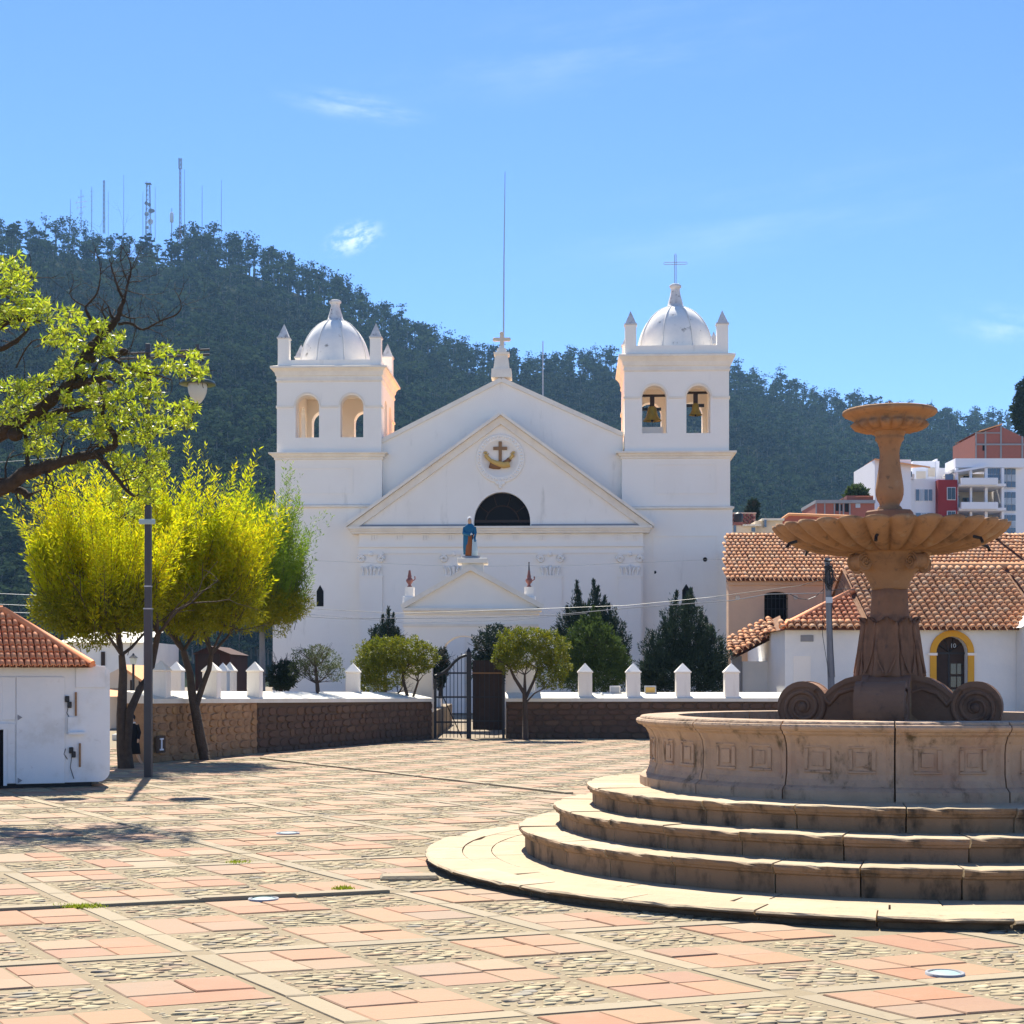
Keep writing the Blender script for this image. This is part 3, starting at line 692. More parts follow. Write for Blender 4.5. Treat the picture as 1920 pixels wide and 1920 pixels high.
# main scalloped bowl
NS = 28
def flute(a, amt): return abs(math.sin(NS*a/2))**.6*amt
def bowl_shell(prof_o, prof_i, nseg, mod):
    b = MB(); b.smooth = True; rows = prof_o+prof_i; V = []
    for r, z, amt, zt in rows:
        for k in range(nseg):
            a = 2*PI*k/nseg; m_ = mod(a)
            rr = r*(1+amt*(m_-.6)); V.append((rr*math.cos(a), rr*math.sin(a), z+zt*(m_-.6)))
    Fs = [(i*nseg+k, i*nseg+(k+1) % nseg, (i+1)*nseg+(k+1) % nseg, (i+1)*nseg+k) for i in range(len(rows)-1) for k in range(nseg)]
    b.add(V, Fs); return b
zb = px(991)
prof_o = [(.30, px(1036), 0, 0), (.40, px(1037), .05, -.014), (.52, px(1035), .06, -.028), (.66, px(1029), .06, -.040), (.80, px(1019), .06, -.046), (.91, px(1007), .06, -.040), (.975, px(997), .06, -.022), (1.005, zb, .055, 0), (1.008, zb+.022, .05, .022)]
prof_i = [(.965, zb+.022, .05, .020), (.93, zb-.01, .03, 0), (.75, zb-.10, .0, 0), (.3, zb-.14, 0, 0), (.05, zb-.14, 0, 0)]
part("scalloped_bowl", bowl_shell(prof_o, prof_i, NS*8, lambda a: abs(math.sin(NS*a/2))**.7), STONE, ft, world=False)
sb = MB(); sb.smooth = True; sb.tube([(.86, 0, px(1018)), (.93, 0, px(1022)), (.95, 0, px(1030))], .014, 8)
spm = sb.mesh("water_spout", IRON)
for k in range(6):
    o = link("water_spout", spm, ft); o.rotation_euler = (0, 0, math.radians(-110)+k*PI/3)
# upper stem
b = MB(); b.lathe([(.225, zb-.15), (.225, px(972)), (.215, px(961)), (.20, px(958))], 8, a0=th0+PI/8, a1=th0+PI/8+2*PI); part("stem_block", b, STONE_DK, ft, world=False)
b = MB(); b.smooth = True
b.lathe([(.11, px(959)), (.113, px(955)), (.10, px(951)), (.086, px(948)), (.09, px(944)), (.108, px(938)), (.121, px(928)), (.123, px(918)), (.114, px(902)), (.098, px(880)), (.087, px(860)), (.084, px(850)), (.09, px(840)), (.106, px(830)), (.125, px(825)), (.125, px(821)), (.118, px(819)), (.13, px(817)), (.142, px(809)), (.146, px(804)), (.16, px(803))], 40); part("baluster", b, STONE, ft, world=False)
NU = 18
prof_o = [(.14, px(806), 0, 0), (.24, px(804), .12, -.008), (.295, px(799), .17, -.012), (.322, px(793), .17, 0), (.312, px(789), .10, 0), (.306, px(787), 0, 0), (.315, px(783), 0, 0), (.35, px(779), 0, 0), (.395, px(775), 0, 0), (.412, px(771), 0, 0), (.408, px(767), 0, 0), (.39, px(765), 0, 0)]
prof_i = [(.36, px(767), 0, 0), (.30, px(778), 0, 0), (.1, px(785), 0, 0), (.01, px(785), 0, 0)]
o = part("upper_bowl", bowl_shell(prof_o, prof_i, NU*8, lambda a: abs(math.sin(NU*a/2))**.6), STONE, ft, world=False); o.location.z = -.02
b = MB(); b.smooth = True; b.lathe([(.02, px(786)), (.02, px(765)), (.012, px(760)), (.008, px(752))], 10); part("nozzle", b, REDT, ft, world=False)

# ------------------------------------------------------------------ church
CH_ROT = math.radians(-2.3)
CH0 = Vector(((940-960)/F*72, 72, 0))
ch = thing("church", "white twin-towered church with pediment facade and two domed bell towers", "church", CH0, CH_ROT)
cu = Vector((math.cos(CH_ROT), math.sin(CH_ROT), 0)); cv = Vector((-math.sin(CH_ROT), math.cos(CH_ROT), 0))
def fc(px_, py_, v):
    d = Vector(((px_-960)/F, 1, (YH-py_)/F)); o = Vector((0, 0, H))
    s_ = (v-(o-CH0).dot(cv))/d.dot(cv); P = o+d*s_-CH0
    return P.dot(cu), P.z
def cbox(b, x0, y0, x1, y1, v0, v1, bev=0.0):
    ua, wa = fc(x0, y1, v0); ub, wb = fc(x1, y0, v0); b.box((ua, v0, wa), (ub, v1, wb), bev); return b
def cpart(name, b, m, parent=None): return link(name, b.mesh(name, m), parent or ch)
def arch_wall(b, u0, u1, w0, w1, ops, v0, v1, n=14):
    """wall in u,w with arched openings ops=[(uc, half, wsill, wspring)], front v0, back v1"""
    cur = u0
    for (uc, hf, ws, wsp) in sorted(ops):
        b.box((cur, v0, w0), (uc-hf, v1, w1)); cur = uc+hf
        b.box((uc-hf, v0, w0), (uc+hf, v1, ws))
        pts = [(uc+hf*math.cos(PI-PI*k/n), wsp+hf*math.sin(PI*k/n)) for k in range(n+1)]
        V = []
        for (x, z) in pts: V += [(x, v0, z), (x, v0, w1), (x, v1, z), (x, v1, w1)]
        Fs = []
        for k in range(n):
            o = 4*k; Fs += [(o, o+4, o+5, o+1), (o+2, o+3, o+7, o+6), (o, o+2, o+6, o+4), (o+1, o+5, o+7, o+3)]
        b.add(V, Fs)
    b.box((cur, v0, w0), (u1, v1, w1))
def archivolt(b, uc, hf, wsp, v, th=.07, dp=.05, n=16):
    V = []
    for k in range(n+1):
        a = PI-PI*k/n
        for r, dv in ((hf, 0), (hf, -dp), (hf+th, -dp), (hf+th, 0)): V.append((uc+r*math.cos(a), v+dv, wsp+r*math.sin(a)))
    Fs = [(4*k+q, 4*k+(q+1) % 4, 4*k+4+(q+1) % 4, 4*k+4+q) for k in range(n) for q in range(4)]
    b.add(V, Fs)
def cornice(b, u0, u1, v0, v1, prof):
    """moulding round a rectangular tower: prof=[(out, w)...] bottom to top"""
    for (o0, wa), (o1, wb) in zip(prof[:-1], prof[1:]):
        b.add([(u0-o0, v0-o0, wa), (u1+o0, v0-o0, wa), (u1+o0, v1+o0, wa), (u0-o0, v1+o0, wa),
               (u0-o1, v0-o1, wb), (u1+o1, v0-o1, wb), (u1+o1, v1+o1, wb), (u0-o1, v1+o1, wb)],
              [(0, 1, 5, 4), (1, 2, 6, 5), (2, 3, 7, 6), (3, 0, 4, 7)])
    for k, (o, wq) in ((0, prof[0]), (1, prof[-1])):
        q = [(u0-o, v0-o, wq), (u1+o, v0-o, wq), (u1+o, v1+o, wq), (u0-o, v1+o, wq)]
        b.add(q, [(0, 1, 2, 3) if k else (3, 2, 1, 0)])
TD = 5.2                                     # tower depth
towers = {}
def tower(side, xs, xb, ys, arches, ysill, yspr, domespec, pinn, panel, low_panel, slit):
    """xs: shaft left/right px; xb: belfry left/right px; ys: dict of rows"""
    P = lambda x, y, v=0: fc(x, y, v)
    u0, _ = P(xs[0], 1000); u1, _ = P(xs[1], 1000)
    W = lambda y: P(940, y)[1] if False else fc((xs[0]+xs[1])/2, y, 0)[1]
    tw = link("bell_tower", None, ch); tw['label'] = side
    tp = lambda n_, b_, m_: link(n_, b_.mesh(n_, m_), tw)
    b = MB(); b.box((u0-.10, -.05, 0), (u1+.10, TD, W(ys['string']+6))); tp("tower_base", b, WHITE)
    b = MB(); b.box((u0, 0, W(ys['string']+6)), (u1, TD-.05, W(ys['c1b'])))
    tp("tower_shaft", b, WHITE)
    b = MB(); wz = W(ys['string']+7); cornice(b, u0, u1, 0, TD-.05, [(.10, wz), (.17, wz+.05), (.17, wz+.12), (.02, wz+.17)]); tp("string_course", b, TRIM)
    for pn, dep in ((panel, .02), (low_panel, .02)):
        if pn:
            x0, y0, x1, y1 = pn; vv = -.055 if pn is low_panel else -.0; b = MB()
            ua, wa = P(x0, y1); ub, wb = P(x1, y0); t_ = .06
            for q in ((ua, wa, ub, wa+t_), (ua, wb-t_, ub, wb), (ua, wa+t_, ua+t_, wb-t_), (ub-t_, wa+t_, ub, wb-t_)):
                b.box((q[0], vv-.028, q[1]), (q[2], vv+.01, q[3]))
            tp("panel_moulding", b, WHITE)
    b = MB(); w0, w1 = W(ys['c1b']), W(ys['c1t'])
    cornice(b, u0, u1, 0, TD-.05, [(0, w0-.10), (.05, w0-.08), (.05, w0), (.12, w0+.04), (.16, w0+.15), (.27, w0+.22), (.27, w1-.03), (.02, w1+.03)]); tp("cornice", b, TRIM)
    # belfry
    a0, _ = P(xb[0], 780); a1, _ = P(xb[1], 780)
    wb0, wb1, wi = W(ys['c1t']), W(ys['c2b']), W(yspr)
    ws = W(ysill); th = .62
    ops = []
    for (xl, xr) in arches:
        ul, _ = P(xl, 780); ur, _ = P(xr, 780); ops.append(((ul+ur)/2, (ur-ul)/2, ws, wi))
    b = MB(); arch_wall(b, a0, a1, wb0, wb1, ops, 0.02, th)
    tp("belfry_wall", b, WHITE)
    b = MB(); arch_wall(b, a0, a1, wb0, wb1, ops, TD-.1-th, TD-.1); tp("belfry_wall", b, WHITE)
    half = ops[0][1]; dpt = TD-.12-2*th
    for ux in (a0, a1-th):                   # side walls: same wall turned a quarter
        b = MB(); b.M = Matrix(((0, 1, 0, ux), (1, 0, 0, 0), (0, 0, 1, 0), (0, 0, 0, 1)))
        ce = [(th+.02+dpt*.28, half, ws, wi), (th+dpt*.74, half, ws, wi)]
        arch_wall(b, th+.02, TD-.1-th, wb0, wb1, ce, 0, th); tp("belfry_wall", b, WHITE)
    b = MB(); b.box((a0+.03, .05, wb1-.16), (a1-.03, TD-.13, wb1-.01)); tp("belfry_ceiling", b, WHITE)
    b = MB()
    segs = [a0-.04]+[q for o in ops for q in (o[0]-o[1]-.09, o[0]+o[1]+.09)]+[a1+.04]
    def im(p, q): bb = MB(); bb.box(p, q); tp("impost_moulding", bb, TRIM)
    for k in range(0, len(segs), 2): im((segs[k], -.03, wi-.05), (segs[k+1], .10, wi+.05))
    for ux, s_ in ((a0, -1), (a1, 1)):
        im((ux-.05 if s_ < 0 else ux-.01, .11, wi-.05), (ux+.01 if s_ < 0 else ux+.05, .5, wi+.05))
        im((ux-.05 if s_ < 0 else ux-.01, TD-1.0, wi-.05), (ux+.01 if s_ < 0 else ux+.05, TD-.06, wi+.05))
    for o in ops: b = MB(); archivolt(b, o[0], o[1], wi+.055, .02); tp("archivolt", b, TRIM)
    b = MB(); w2 = W(ys['c2t'])
    wm = W(ys['m2'])
    cornice(b, a0, a1, .02, TD-.1, [(.0, wm-.06), (.05, wm), (.05, wm+.06), (.02, wm+.10), (.02, wb1), (.06, wb1+.03), (.10, wb1+.2), (.22, wb1+.36), (.27, w2-.12), (.27, w2-.03), (.0, w2+.04)]); tp("top_cornice", b, TRIM)
    wp = W(ys['par']); b = MB(); b.box((a0+.03, .06, w2), (a1-.03, TD-.15, wp)); tp("parapet", b, WHITE)
    # dome and lantern
    (dc, dr, dtop, ltop) = domespec
    uc = fc(dc, 700, 1.9)[0]; rr = dr*74.6/F; cvv = TD/2-.05; wt = fc(dc, dtop, cvv)[1]
    b = MB(); b.smooth = True; hh = wt-wp
    prof = [(rr*1.0, wp-.01)]+[(rr*math.cos(t), wp+hh*math.sin(t)) for t in np.linspace(.04, PI/2-.12, 14)]
    b.M = Matrix.Translation((uc, cvv, 0)); b.lathe(prof, 40, cap=False); dm = tp("dome", b, DOME)
    b = MB(); b.smooth = True; b.M = Matrix.Translation((uc, cvv, 0))
    for k in range(8):
        a = PI/8+k*PI/4; b.tube([((r_+.012)*math.cos(a), (r_+.012)*math.sin(a), z_+.008) for r_, z_ in prof[1:]], .028, 4)
    link("dome_rib", b.mesh("dome_rib", DOME), dm)
    wl = fc(dc, ltop, cvv)[1]; k_ = (wl-wt+.1)
    b = MB(); b.smooth = True; b.M = Matrix.Translation((uc, cvv, wt-.12))
    b.lathe([(.52, 0), (.50, .06), (.42, .10), (.37, .14), (.34, k_*.25), (.25, k_*.52), (.205, k_*.72), (.215, k_*.80), (.27, k_*.84), (.28, k_*.92), (.2, k_*.97), (.05, k_)], 8); tp("lantern", b, PINN)
    for (ucx, vv) in ((a0+.28, .32), (a1-.28, .32), (a1-.28, TD-.42), (a0+.28, TD-.42)):
        b = MB(); hw = .25; wq = wp-.02; hb = pinn
        b.box((ucx-hw, vv-hw, wq-.2 if False else wq), (ucx+hw, vv+hw, wq+hb*.62)); b.cur = 1
        b.box((ucx-hw-.04, vv-hw-.04, wq+hb*.62), (ucx+hw+.04, vv+hw+.04, wq+hb*.66))
        b.add([(ucx-hw, vv-hw, wq+hb*.66), (ucx+hw, vv-hw, wq+hb*.66), (ucx+hw, vv+hw, wq+hb*.66), (ucx-hw, vv+hw, wq+hb*.66), (ucx, vv, wq+hb*1.06)],
              [(0, 1, 4), (1, 2, 4), (2, 3, 4), (3, 0, 4)])
        tp("pinnacle", b, [WHITE, PINN])
    if slit:
        x0, y0, x1, y1 = slit; ua, wa = P(x0, y1); ub, wb = P(x1, y0); um = (ua+ub)/2
        b = MB(); b.prism([(ua, wa), (ub, wa), (ub, wb-.28), (um, wb), (ua, wb-.28)], -.062, .3); tp("slit_window", b, DARK)
    return ops, (uc, cvv, wl), (a0, a1, wi, ws)
opsL, topL, bl = tower("left bell tower with bare arches", (516, 716), (519, 715), dict(string=946, c1b=858, c1t=850, c2b=705, c2t=686, m2=714, par=674),
                   [(554, 598), (638, 681)], 820, 762, (625, 67, 600, 561), 1.62, (541, 876, 662, 926), None, (594, 1097, 607, 1137))
opsR, topR, br = tower("right bell tower with two hanging bells", (1166, 1369), (1171, 1367), dict(string=949, c1b=856, c1t=849, c2b=686, c2t=664, m2=694, par=647),
                   [(1204, 1250), (1287, 1332)], 812, 745, (1268, 72, 575, 531), 1.55, (1228, 869, 1345, 926), (1224, 1003, 1346, 1200), (1279, 1095, 1294, 1140))
b = MB(); ua, wa = fc(1226, 812, .9); ub, wb = fc(1244, 796, .9)
b.box((opsR[0][0]-opsR[0][1], .9, br[3]), (opsR[0][0]+opsR[0][1]*.8, 1.0, br[3]+.42)); link("belfry_rail", b.mesh("belfry_rail", WHITE), ch)
for ux, x in ((fc(1322, 1049, -.06), 9), (fc(1228, 1073, -.06), 6)):    # small round wall vents
    b = MB(); b.M = Matrix.Translation((ux[0], -.055, ux[1]))@Matrix.Rotation(PI/2, 4, 'X'); b.lathe([(.10*x/9, -.03), (.10*x/9, .012), (.08*x/9, .014)], 14); cpart("wall_vent", b, DARK)
# wire cross on the right tower
u_, v_, w_ = topR; b = MB(); ht = (531-478)/F*74.6
for dx in (-.035, .035): b.tube([(u_+dx, v_, w_-.05), (u_+dx, v_, w_+ht)], .015, 5)
b.tube([(u_-.035, v_, w_+ht), (u_, v_, w_+ht+.06), (u_+.035, v_, w_+ht)], .011, 5)
for dz in (-.05, .05): b.tube([(u_-.5, v_, w_+ht*.70+dz), (u_+.5, v_, w_+ht*.70+dz)], .015, 5)
for s_ in (-1, 1): b.tube([(u_+s_*.5, v_, w_+ht*.70-.05), (u_+s_*.56, v_, w_+ht*.70), (u_+s_*.5, v_, w_+ht*.70+.05)], .011, 5)
cpart("wire_cross", b, GREYM)
# gable wall behind and roof
GV = .35
gp = [fc(700, 1100, GV)[0], fc(1180, 1100, GV)[0]]
apx = fc(940, 712, GV); lft = fc(716, 827, GV); rgt = fc(1168, 815, GV)
b = MB(); b.prism([(lft[0], 0), (rgt[0], 0), rgt, apx, lft], GV, GV+.7); cpart("gable_wall", b, WHITE)
def rake(b, p, q, v0, v1, t0, t1):
    """sloping moulding from p to q (u,w), thickness from -t0 below to t1 above the line"""
    d = Vector((q[0]-p[0], q[1]-p[1])).normalized(); n = Vector((-d.y, d.x)); n = n if n.y > 0 else -n
    a = [(p[0]-n.x*t0, p[1]-n.y*t0), (q[0]-n.x*t0, q[1]-n.y*t0), (q[0]+n.x*t1, q[1]+n.y*t1), (p[0]+n.x*t1, p[1]+n.y*t1)]
    if q[0] < p[0]: a = [a[1], a[0], a[3], a[2]]
    b.prism(a, v0, v1)
b = MB(); rake(b, lft, apx, GV-.10, GV+.8, .10, .10); rake(b, (rgt[0], rgt[1]), apx, GV-.097, GV+.803, .10, .10); cpart("gable_coping", b, TRIM)
b = MB(); rl = 30
b.add([(lft[0], GV+.6, lft[1]-.1), (apx[0], GV+.6, apx[1]-.1), (rgt[0], GV+.6, rgt[1]-.1), (lft[0], GV+rl, lft[1]-.1), (apx[0], GV+rl, apx[1]-.1), (rgt[0], GV+rl, rgt[1]-.1)], [(0, 1, 4, 3), (1, 2, 5, 4)]); cpart("roof", b, TILE_S)
b = MB(); b.box((lft[0]+.1, TD, 0), (rgt[0]-.1, GV+rl, min(lft[1], rgt[1])-.3)); cpart("nave_wall", b, WHITE)
# apex pedestal, cross and lightning mast
b = MB(); cbox(b, 922, 712, 959, 694, GV-.1, GV+.8); b.cur = 0
for (x0, y0, x1, y1) in ((921, 690, 959, 711), (925, 662, 955, 690)): pass
ua, wa = fc(940, 708, GV)
b = MB(); b.M = Matrix.Translation((ua, GV+.35, wa))
for (h0, w0_, h1, w1_) in ((0, .46, .40, .44), (.40, .36, 1.05, .28), (1.05, .34, 1.16, .36), (1.16, .22, 1.36, .20), (1.36, .14, 1.5, .10)):
    b.add([(-w0_, -w0_, h0), (w0_, -w0_, h0), (w0_, w0_, h0), (-w0_, w0_, h0), (-w1_, -w1_, h1), (w1_, -w1_, h1), (w1_, w1_, h1), (-w1_, w1_, h1)],
          [(0, 3, 2, 1), (4, 5, 6, 7), (0, 1, 5, 4), (1, 2, 6, 5), (2, 3, 7, 6), (3, 0, 4, 7)])
cpart("apex_pedestal", b, TRIM)
b = MB(); zc = wa+1.48; b.box((ua-.075, GV+.28, zc), (ua+.075, GV+.42, zc+.56)); b.box((ua-.31, GV+.281, zc+.24), (ua-.076, GV+.419, zc+.39)); b.box((ua+.076, GV+.281, zc+.24), (ua+.31, GV+.419, zc+.39))
for (x, z) in ((ua, zc+.58), (ua-.32, zc+.315), (ua+.32, zc+.315)): b.ball((x, GV+.35, z), .10, 8, 5)
cpart("apex_cross", b, CREAM)
# front pediment
PV = -.75
lo_l, lo_r, ap = fc(651, 988, PV), fc(1225, 988, PV), fc(939, 779, PV)
wc = lo_l[1]
oc = fc(941, 978, PV); orad = 53*71.3/F
n_ = 24; archp = [(oc[0]+orad*math.cos(PI*k/n_), oc[1]+orad*1.06*math.sin(PI*k/n_)) for k in range(n_+1)]
b = MB(); li, ri = lo_l[0]+.3, lo_r[0]-.3
# tympanum with the half-round opening: left and right outline pieces meeting over the arch crown
b.prism([(li, wc), (oc[0]-orad, wc)]+[(x, z) for x, z in archp[::-1]][:n_//2+1]+[(ap[0], ap[1]-.2)], PV+.14, -.04)
b.prism([(oc[0]+orad, wc), (ri, wc), (ap[0], ap[1]-.2)]+[(x, z) for x, z in archp[::-1]][n_//2:], PV+.14, -.04)
cpart("tympanum", b, WHITE)
b = MB(); b.box((oc[0]-orad-.02, PV+.5, wc), (oc[0]+orad+.02, PV+.54, oc[1]+orad*1.1)); cpart("half_round_window", b, DARK)
wf = MB()
wf.smooth = False
for rr in (orad*.60,):
    wf.tube([(oc[0]+rr*math.cos(PI*k/20), PV+.47, oc[1]+rr*1.0*math.sin(PI*k/20)) for k in range(21)], .03, 4)
for k in (1, 2, 3, 4): wf.tube([(oc[0]+orad*.6*math.cos(PI*k/5), PV+.47, oc[1]+orad*.6*math.sin(PI*k/5)), (oc[0]+orad*math.cos(PI*k/5), PV+.47, oc[1]+orad*math.sin(PI*k/5))], .025, 4)
wf.box((oc[0]-orad, PV+.44, oc[1]), (oc[0]+orad, PV+.49, oc[1]+.12)); cpart("window_frame", wf, WOODDK)
b = MB(); rake(b, lo_l, ap, PV-.02, -.02, .30, .0); rake(b, lo_r, ap, PV-.017, -.017, .30, .0)
cpart("raking_moulding", b, TRIM)
b = MB(); rake(b, (lo_l[0]-.02, lo_l[1]), ap, PV-.22, .02, -.003, .12); rake(b, (lo_r[0]+.02, lo_r[1]), ap, PV-.217, .017, -.003, .12)
cpart("raking_cornice", b, TRIM)
b = MB(); w_ = wc
for (o0, z0, z1) in ((.20, -.10, .0), (.12, -.20, -.10), (.05, -.30, -.20)): b.box((lo_l[0]+.25-o0, PV-o0, w_+z0), (lo_r[0]-.25+o0, -.03, w_+z1))
cpart("pediment_cornice", b, TRIM)
b = MB(); b.box((li+.3, PV+.02, wc+.003), (oc[0]-orad-.05, PV+.137, wc+.10)); cpart("ledge_shadow_line", b, GREYM); b = MB(); b.box((oc[0]+orad+.05, PV+.02, wc+.003), (ri-.3, PV+.137, wc+.10)); cpart("ledge_shadow_line", b, GREYM)  # strips added to draw the dark line of shadow and grime on the ledge
# wall below the pediment, entablature and pilasters
fl, fr_ = fc(673, 1030, PV+.12)[0], fc(1206, 1030, PV+.12)[0]
b = MB(); b.box((fl, PV+.18, 0), (fr_, -.05, wc-.30)); cpart("portico_wall", b, WHITE)
b = MB()
for (y0, y1, o) in ((1021, 1025, .10), (1034, 1037, .05)):
    za = fc(940, y1, PV)[1]; zb_ = fc(940, y0, PV)[1]; b.box((fl-.06, PV+.18-o, za), (fr_+.06, PV+.18, zb_))
cpart("architrave", b, WHITE)
tri = MB(); tri.M = Matrix()
for xx in (700, 748, 797, 845, 916, 966, 1015, 1063, 1112, 1160, 1190):
    u, z = fc(xx, 1004, PV+.18)
    for dx in (-.11, 0, .11): tri.box((u+dx-.04, PV+.135, z-.20), (u+dx+.04, PV+.18, z+.02))
    tri.box((u-.18, PV+.12, z+.02), (u+.18, PV+.18, z+.07))
cpart("frieze_bracket", tri, WHITE)
def capital(xc):
    u, _ = fc(xc, 1055, PV+.18); z0 = fc(xc, 1081, PV+.18)[1]; z1 = fc(xc, 1034, PV+.18)[1]; hw = .54; v = PV+.18
    b = MB(); b.box((u-hw*.94, v-.09, 0), (u+hw*.94, v+.0, z0-.03)); cpart("pilaster", b, WHITE)
    b = MB(); b.box((u-hw*.9, v-.07, z0), (u+hw*.9, v, z1-.16)); b.box((u-hw*1.05, v-.14, z1-.16), (u+hw*1.05, v, z1-.09)); b.box((u-hw*.95, v-.11, z1-.085), (u+hw*.95, v, z1-.005))
    b.box((u-hw, v-.12, z0-.03), (u+hw, v, z0+.05)); b.smooth = True
    for s_ in (-1, 1):
        b.tube([(u+s_*hw*.8+.17*(1-k/26*.8)*math.cos(k*.5)*s_, v-.12, z1-.34+.17*(1-k/26*.8)*math.sin(k*.5)) for k in range(26)], .045, 5)
        for q in (.25, .62):
            b.tube([(u+s_*hw*q, v-.08, z0+.06), (u+s_*hw*q*1.08, v-.12, z0+.25), (u+s_*hw*(q+.14), v-.17, z0+.42), (u+s_*hw*(q+.22), v-.13, z0+.38)], [.05, .06, .05, .02], 6)
    b.tube([(u, v-.08, z0+.06), (u, v-.12, z0+.3), (u, v-.18, z0+.5), (u, v-.14, z0+.44)], [.05, .08, .06, .02], 6)
    b.ball((u, v-.12, z1-.12), (.11, .06, .11), 8, 5)
    cpart("pilaster_capital", b, WHITE)
for xc in (696, 851, 1032, 1181): capital(xc)
# round emblem
eu, ew = fc(938, 860, PV+.14); ev = PV+.14
em = MB(); em.M = Matrix.Translation((eu, ev, ew))@Matrix.Rotation(PI/2, 4, 'X'); em.smooth = True
em.lathe([(1.10, -.01), (1.10, .05), (1.04, .08), (.98, .05), (.93, .05), (.86, .075), (.80, .04), (.78, .012), (.01, .012)], 48, cap=False)
em.M = Matrix()
for k in range(40):
    a = 2*PI*k/40; em.ball((eu+.955*math.cos(a), ev-.06, ew+.955*math.sin(a)), (.055, .04, .055), 6, 4)
for dx, dz, r in ((0, -1.15, .13), (-.14, -1.1, .10), (.14, -1.1, .10), (0, -1.28, .09)): em.ball((eu+dx, ev-.04, ew+dz), (r, .06, r), 8, 5)
emo = cpart("emblem", em, WHITE)
b = MB(); s72 = 71.2/F
def ep(x, y): return eu+(x-938)*s72, ew+(860-y)*s72
x0, z0 = ep(935, 868); x1, z1 = ep(941, 828); b.box((x0, ev-.09, z0), (x1, ev-.02, z1)); xa, za = ep(925, 844); xb_, zb_ = ep(951, 838)
b.box((xa, ev-.088, za), (x0-.002, ev-.02, zb_)); b.box((x1+.002, ev-.088, za), (xb_, ev-.02, zb_)); link("emblem_cross", b.mesh("emblem_cross", BROWNP), emo)
def arm(pts, rad, v, m, nm):
    b = MB(); b.smooth = True; b.tube([(*ep(x, y), 0) for x, y in pts] and [(ep(x, y)[0], v, ep(x, y)[1]) for x, y in pts], [r*s72 for r in rad], 8); link(nm, b.mesh(nm, m), emo)
arm([(918, 872), (926, 874), (936, 876), (945, 871)], [5.5, 6, 4.5, 2], ev-.05, SLEEVE, "emblem_sleeve")
arm([(942, 870), (951, 866), (956, 861)], [4, 5, 4.5], ev-.05, SLEEVE, "emblem_sleeve")
arm([(956, 871), (945, 873), (930, 869), (920, 864), (913, 857), (911, 853)], [5.5, 6, 5.2, 3.8, 3.6, 3.8], ev-.12, GOLDP, "emblem_arm")
arm([(955, 862), (960, 856), (963, 853)], [3, 3.2, 3.6], ev-.06, GOLDP, "emblem_arm")
b = MB(); b.smooth = True
for (hx, hy, sg) in ((911, 853, -1), (963, 853, 1)):
    for k, (dx, dy) in enumerate(((-4.5, -4.5), (-2.5, -6.5), (0, -6.8), (2.5, -6))):
        p0 = ep(hx+dx*.3, hy+dy*.3); p1 = ep(hx+dx, hy+dy); b.tube([(p0[0], ev-.1, p0[1]), (p1[0], ev-.1, p1[1])], [1.3*s72, .8*s72], 5)
    p0 = ep(hx-sg*1, hy); p1 = ep(hx-sg*6, hy-2); b.tube([(p0[0], ev-.1, p0[1]), (p1[0], ev-.1, p1[1])], [1.4*s72, .8*s72], 5)
link("emblem_hand", b.mesh("emblem_hand", GOLDP), emo)
# bells
def bell(op, yt, yb, rpx, label):
    u = op[0]-.05; w0 = fc(1226, yb, 1.0)[1]; w1 = fc(1226, yt, 1.0)[1]; r = rpx*73/F; hgt = w1-w0
    P = CH0+cu*u+cv*1.05; t = thing("bell", label, "bell", (P.x, P.y, w0), CH_ROT, "bells in the right bell tower")
    b = MB(); b.smooth = True
    b.lathe([(r, 0), (r*.98, hgt*.05), (r*.80, hgt*.16), (r*.62, hgt*.36), (r*.52, hgt*.62), (r*.48, hgt*.84), (r*.36, hgt*.96), (r*.1, hgt), (.02, hgt), (.02, hgt*.9), (r*.4, hgt*.8), (r*.7, hgt*.15), (r*.9, 0)], 28, cap=False); part("bell_body", b, BRONZE, t, world=False)
    b = MB(); b.smooth = True; b.tube([(0, 0, hgt*.7), (0, 0, .02)], .02, 6); b.ball((0, 0, .0), r*.16, 8, 6); part("clapper", b, IRON, t, world=False)
    b = MB(); b.box((-.10, -.09, hgt), (.10, .09, hgt+.42)); b.box((-op[1]*1.08+.0+.05, -.06, hgt+.42), (op[1]*1.08+.05, .06, hgt+.52)); part("yoke", b, WOODDK, t, world=False)
    b = MB(); b.box((-op[1]-.0, .12, hgt*.72), (op[1]*.75, .20, hgt*.72+.14)); part("swing_bar", b, IRON, t, world=False)
bell(opsR[0], 761, 789, 17.5, "larger bronze bell in the left arch of the right tower")
bell(opsR[1], 756, 779, 12.5, "smaller bronze bell in the right arch of the right tower")
# lightning mast on the ridge
mp_ = CH0+cu*(ua)+cv*(GV+2.0); m0 = at(943, 660, mp_.y); m1 = at(947, 322, mp_.y)
b = MB(); b.tube([(mp_.x, mp_.y, apx[1]-.3), ((m0.x+m1.x)/2, mp_.y, (m0.z+m1.z)/2), (m1.x, mp_.y, m1.z)], [.045, .03, .014], 5)
o = link("mast", b.mesh("mast", STEEL)); tag(o, "tall thin dark mast rising from the church roof ridge", "mast")
m = at(1018, 640, 90); b = MB(); b.tube([(m.x, 90, at(1018, 750, 90).z-3), (m.x, 90, m.z)], [.05, .03], 5)
o = link("mast", b.mesh("mast", STEEL)); tag(o, "short dark mast behind the right slope of the church gable", "mast")

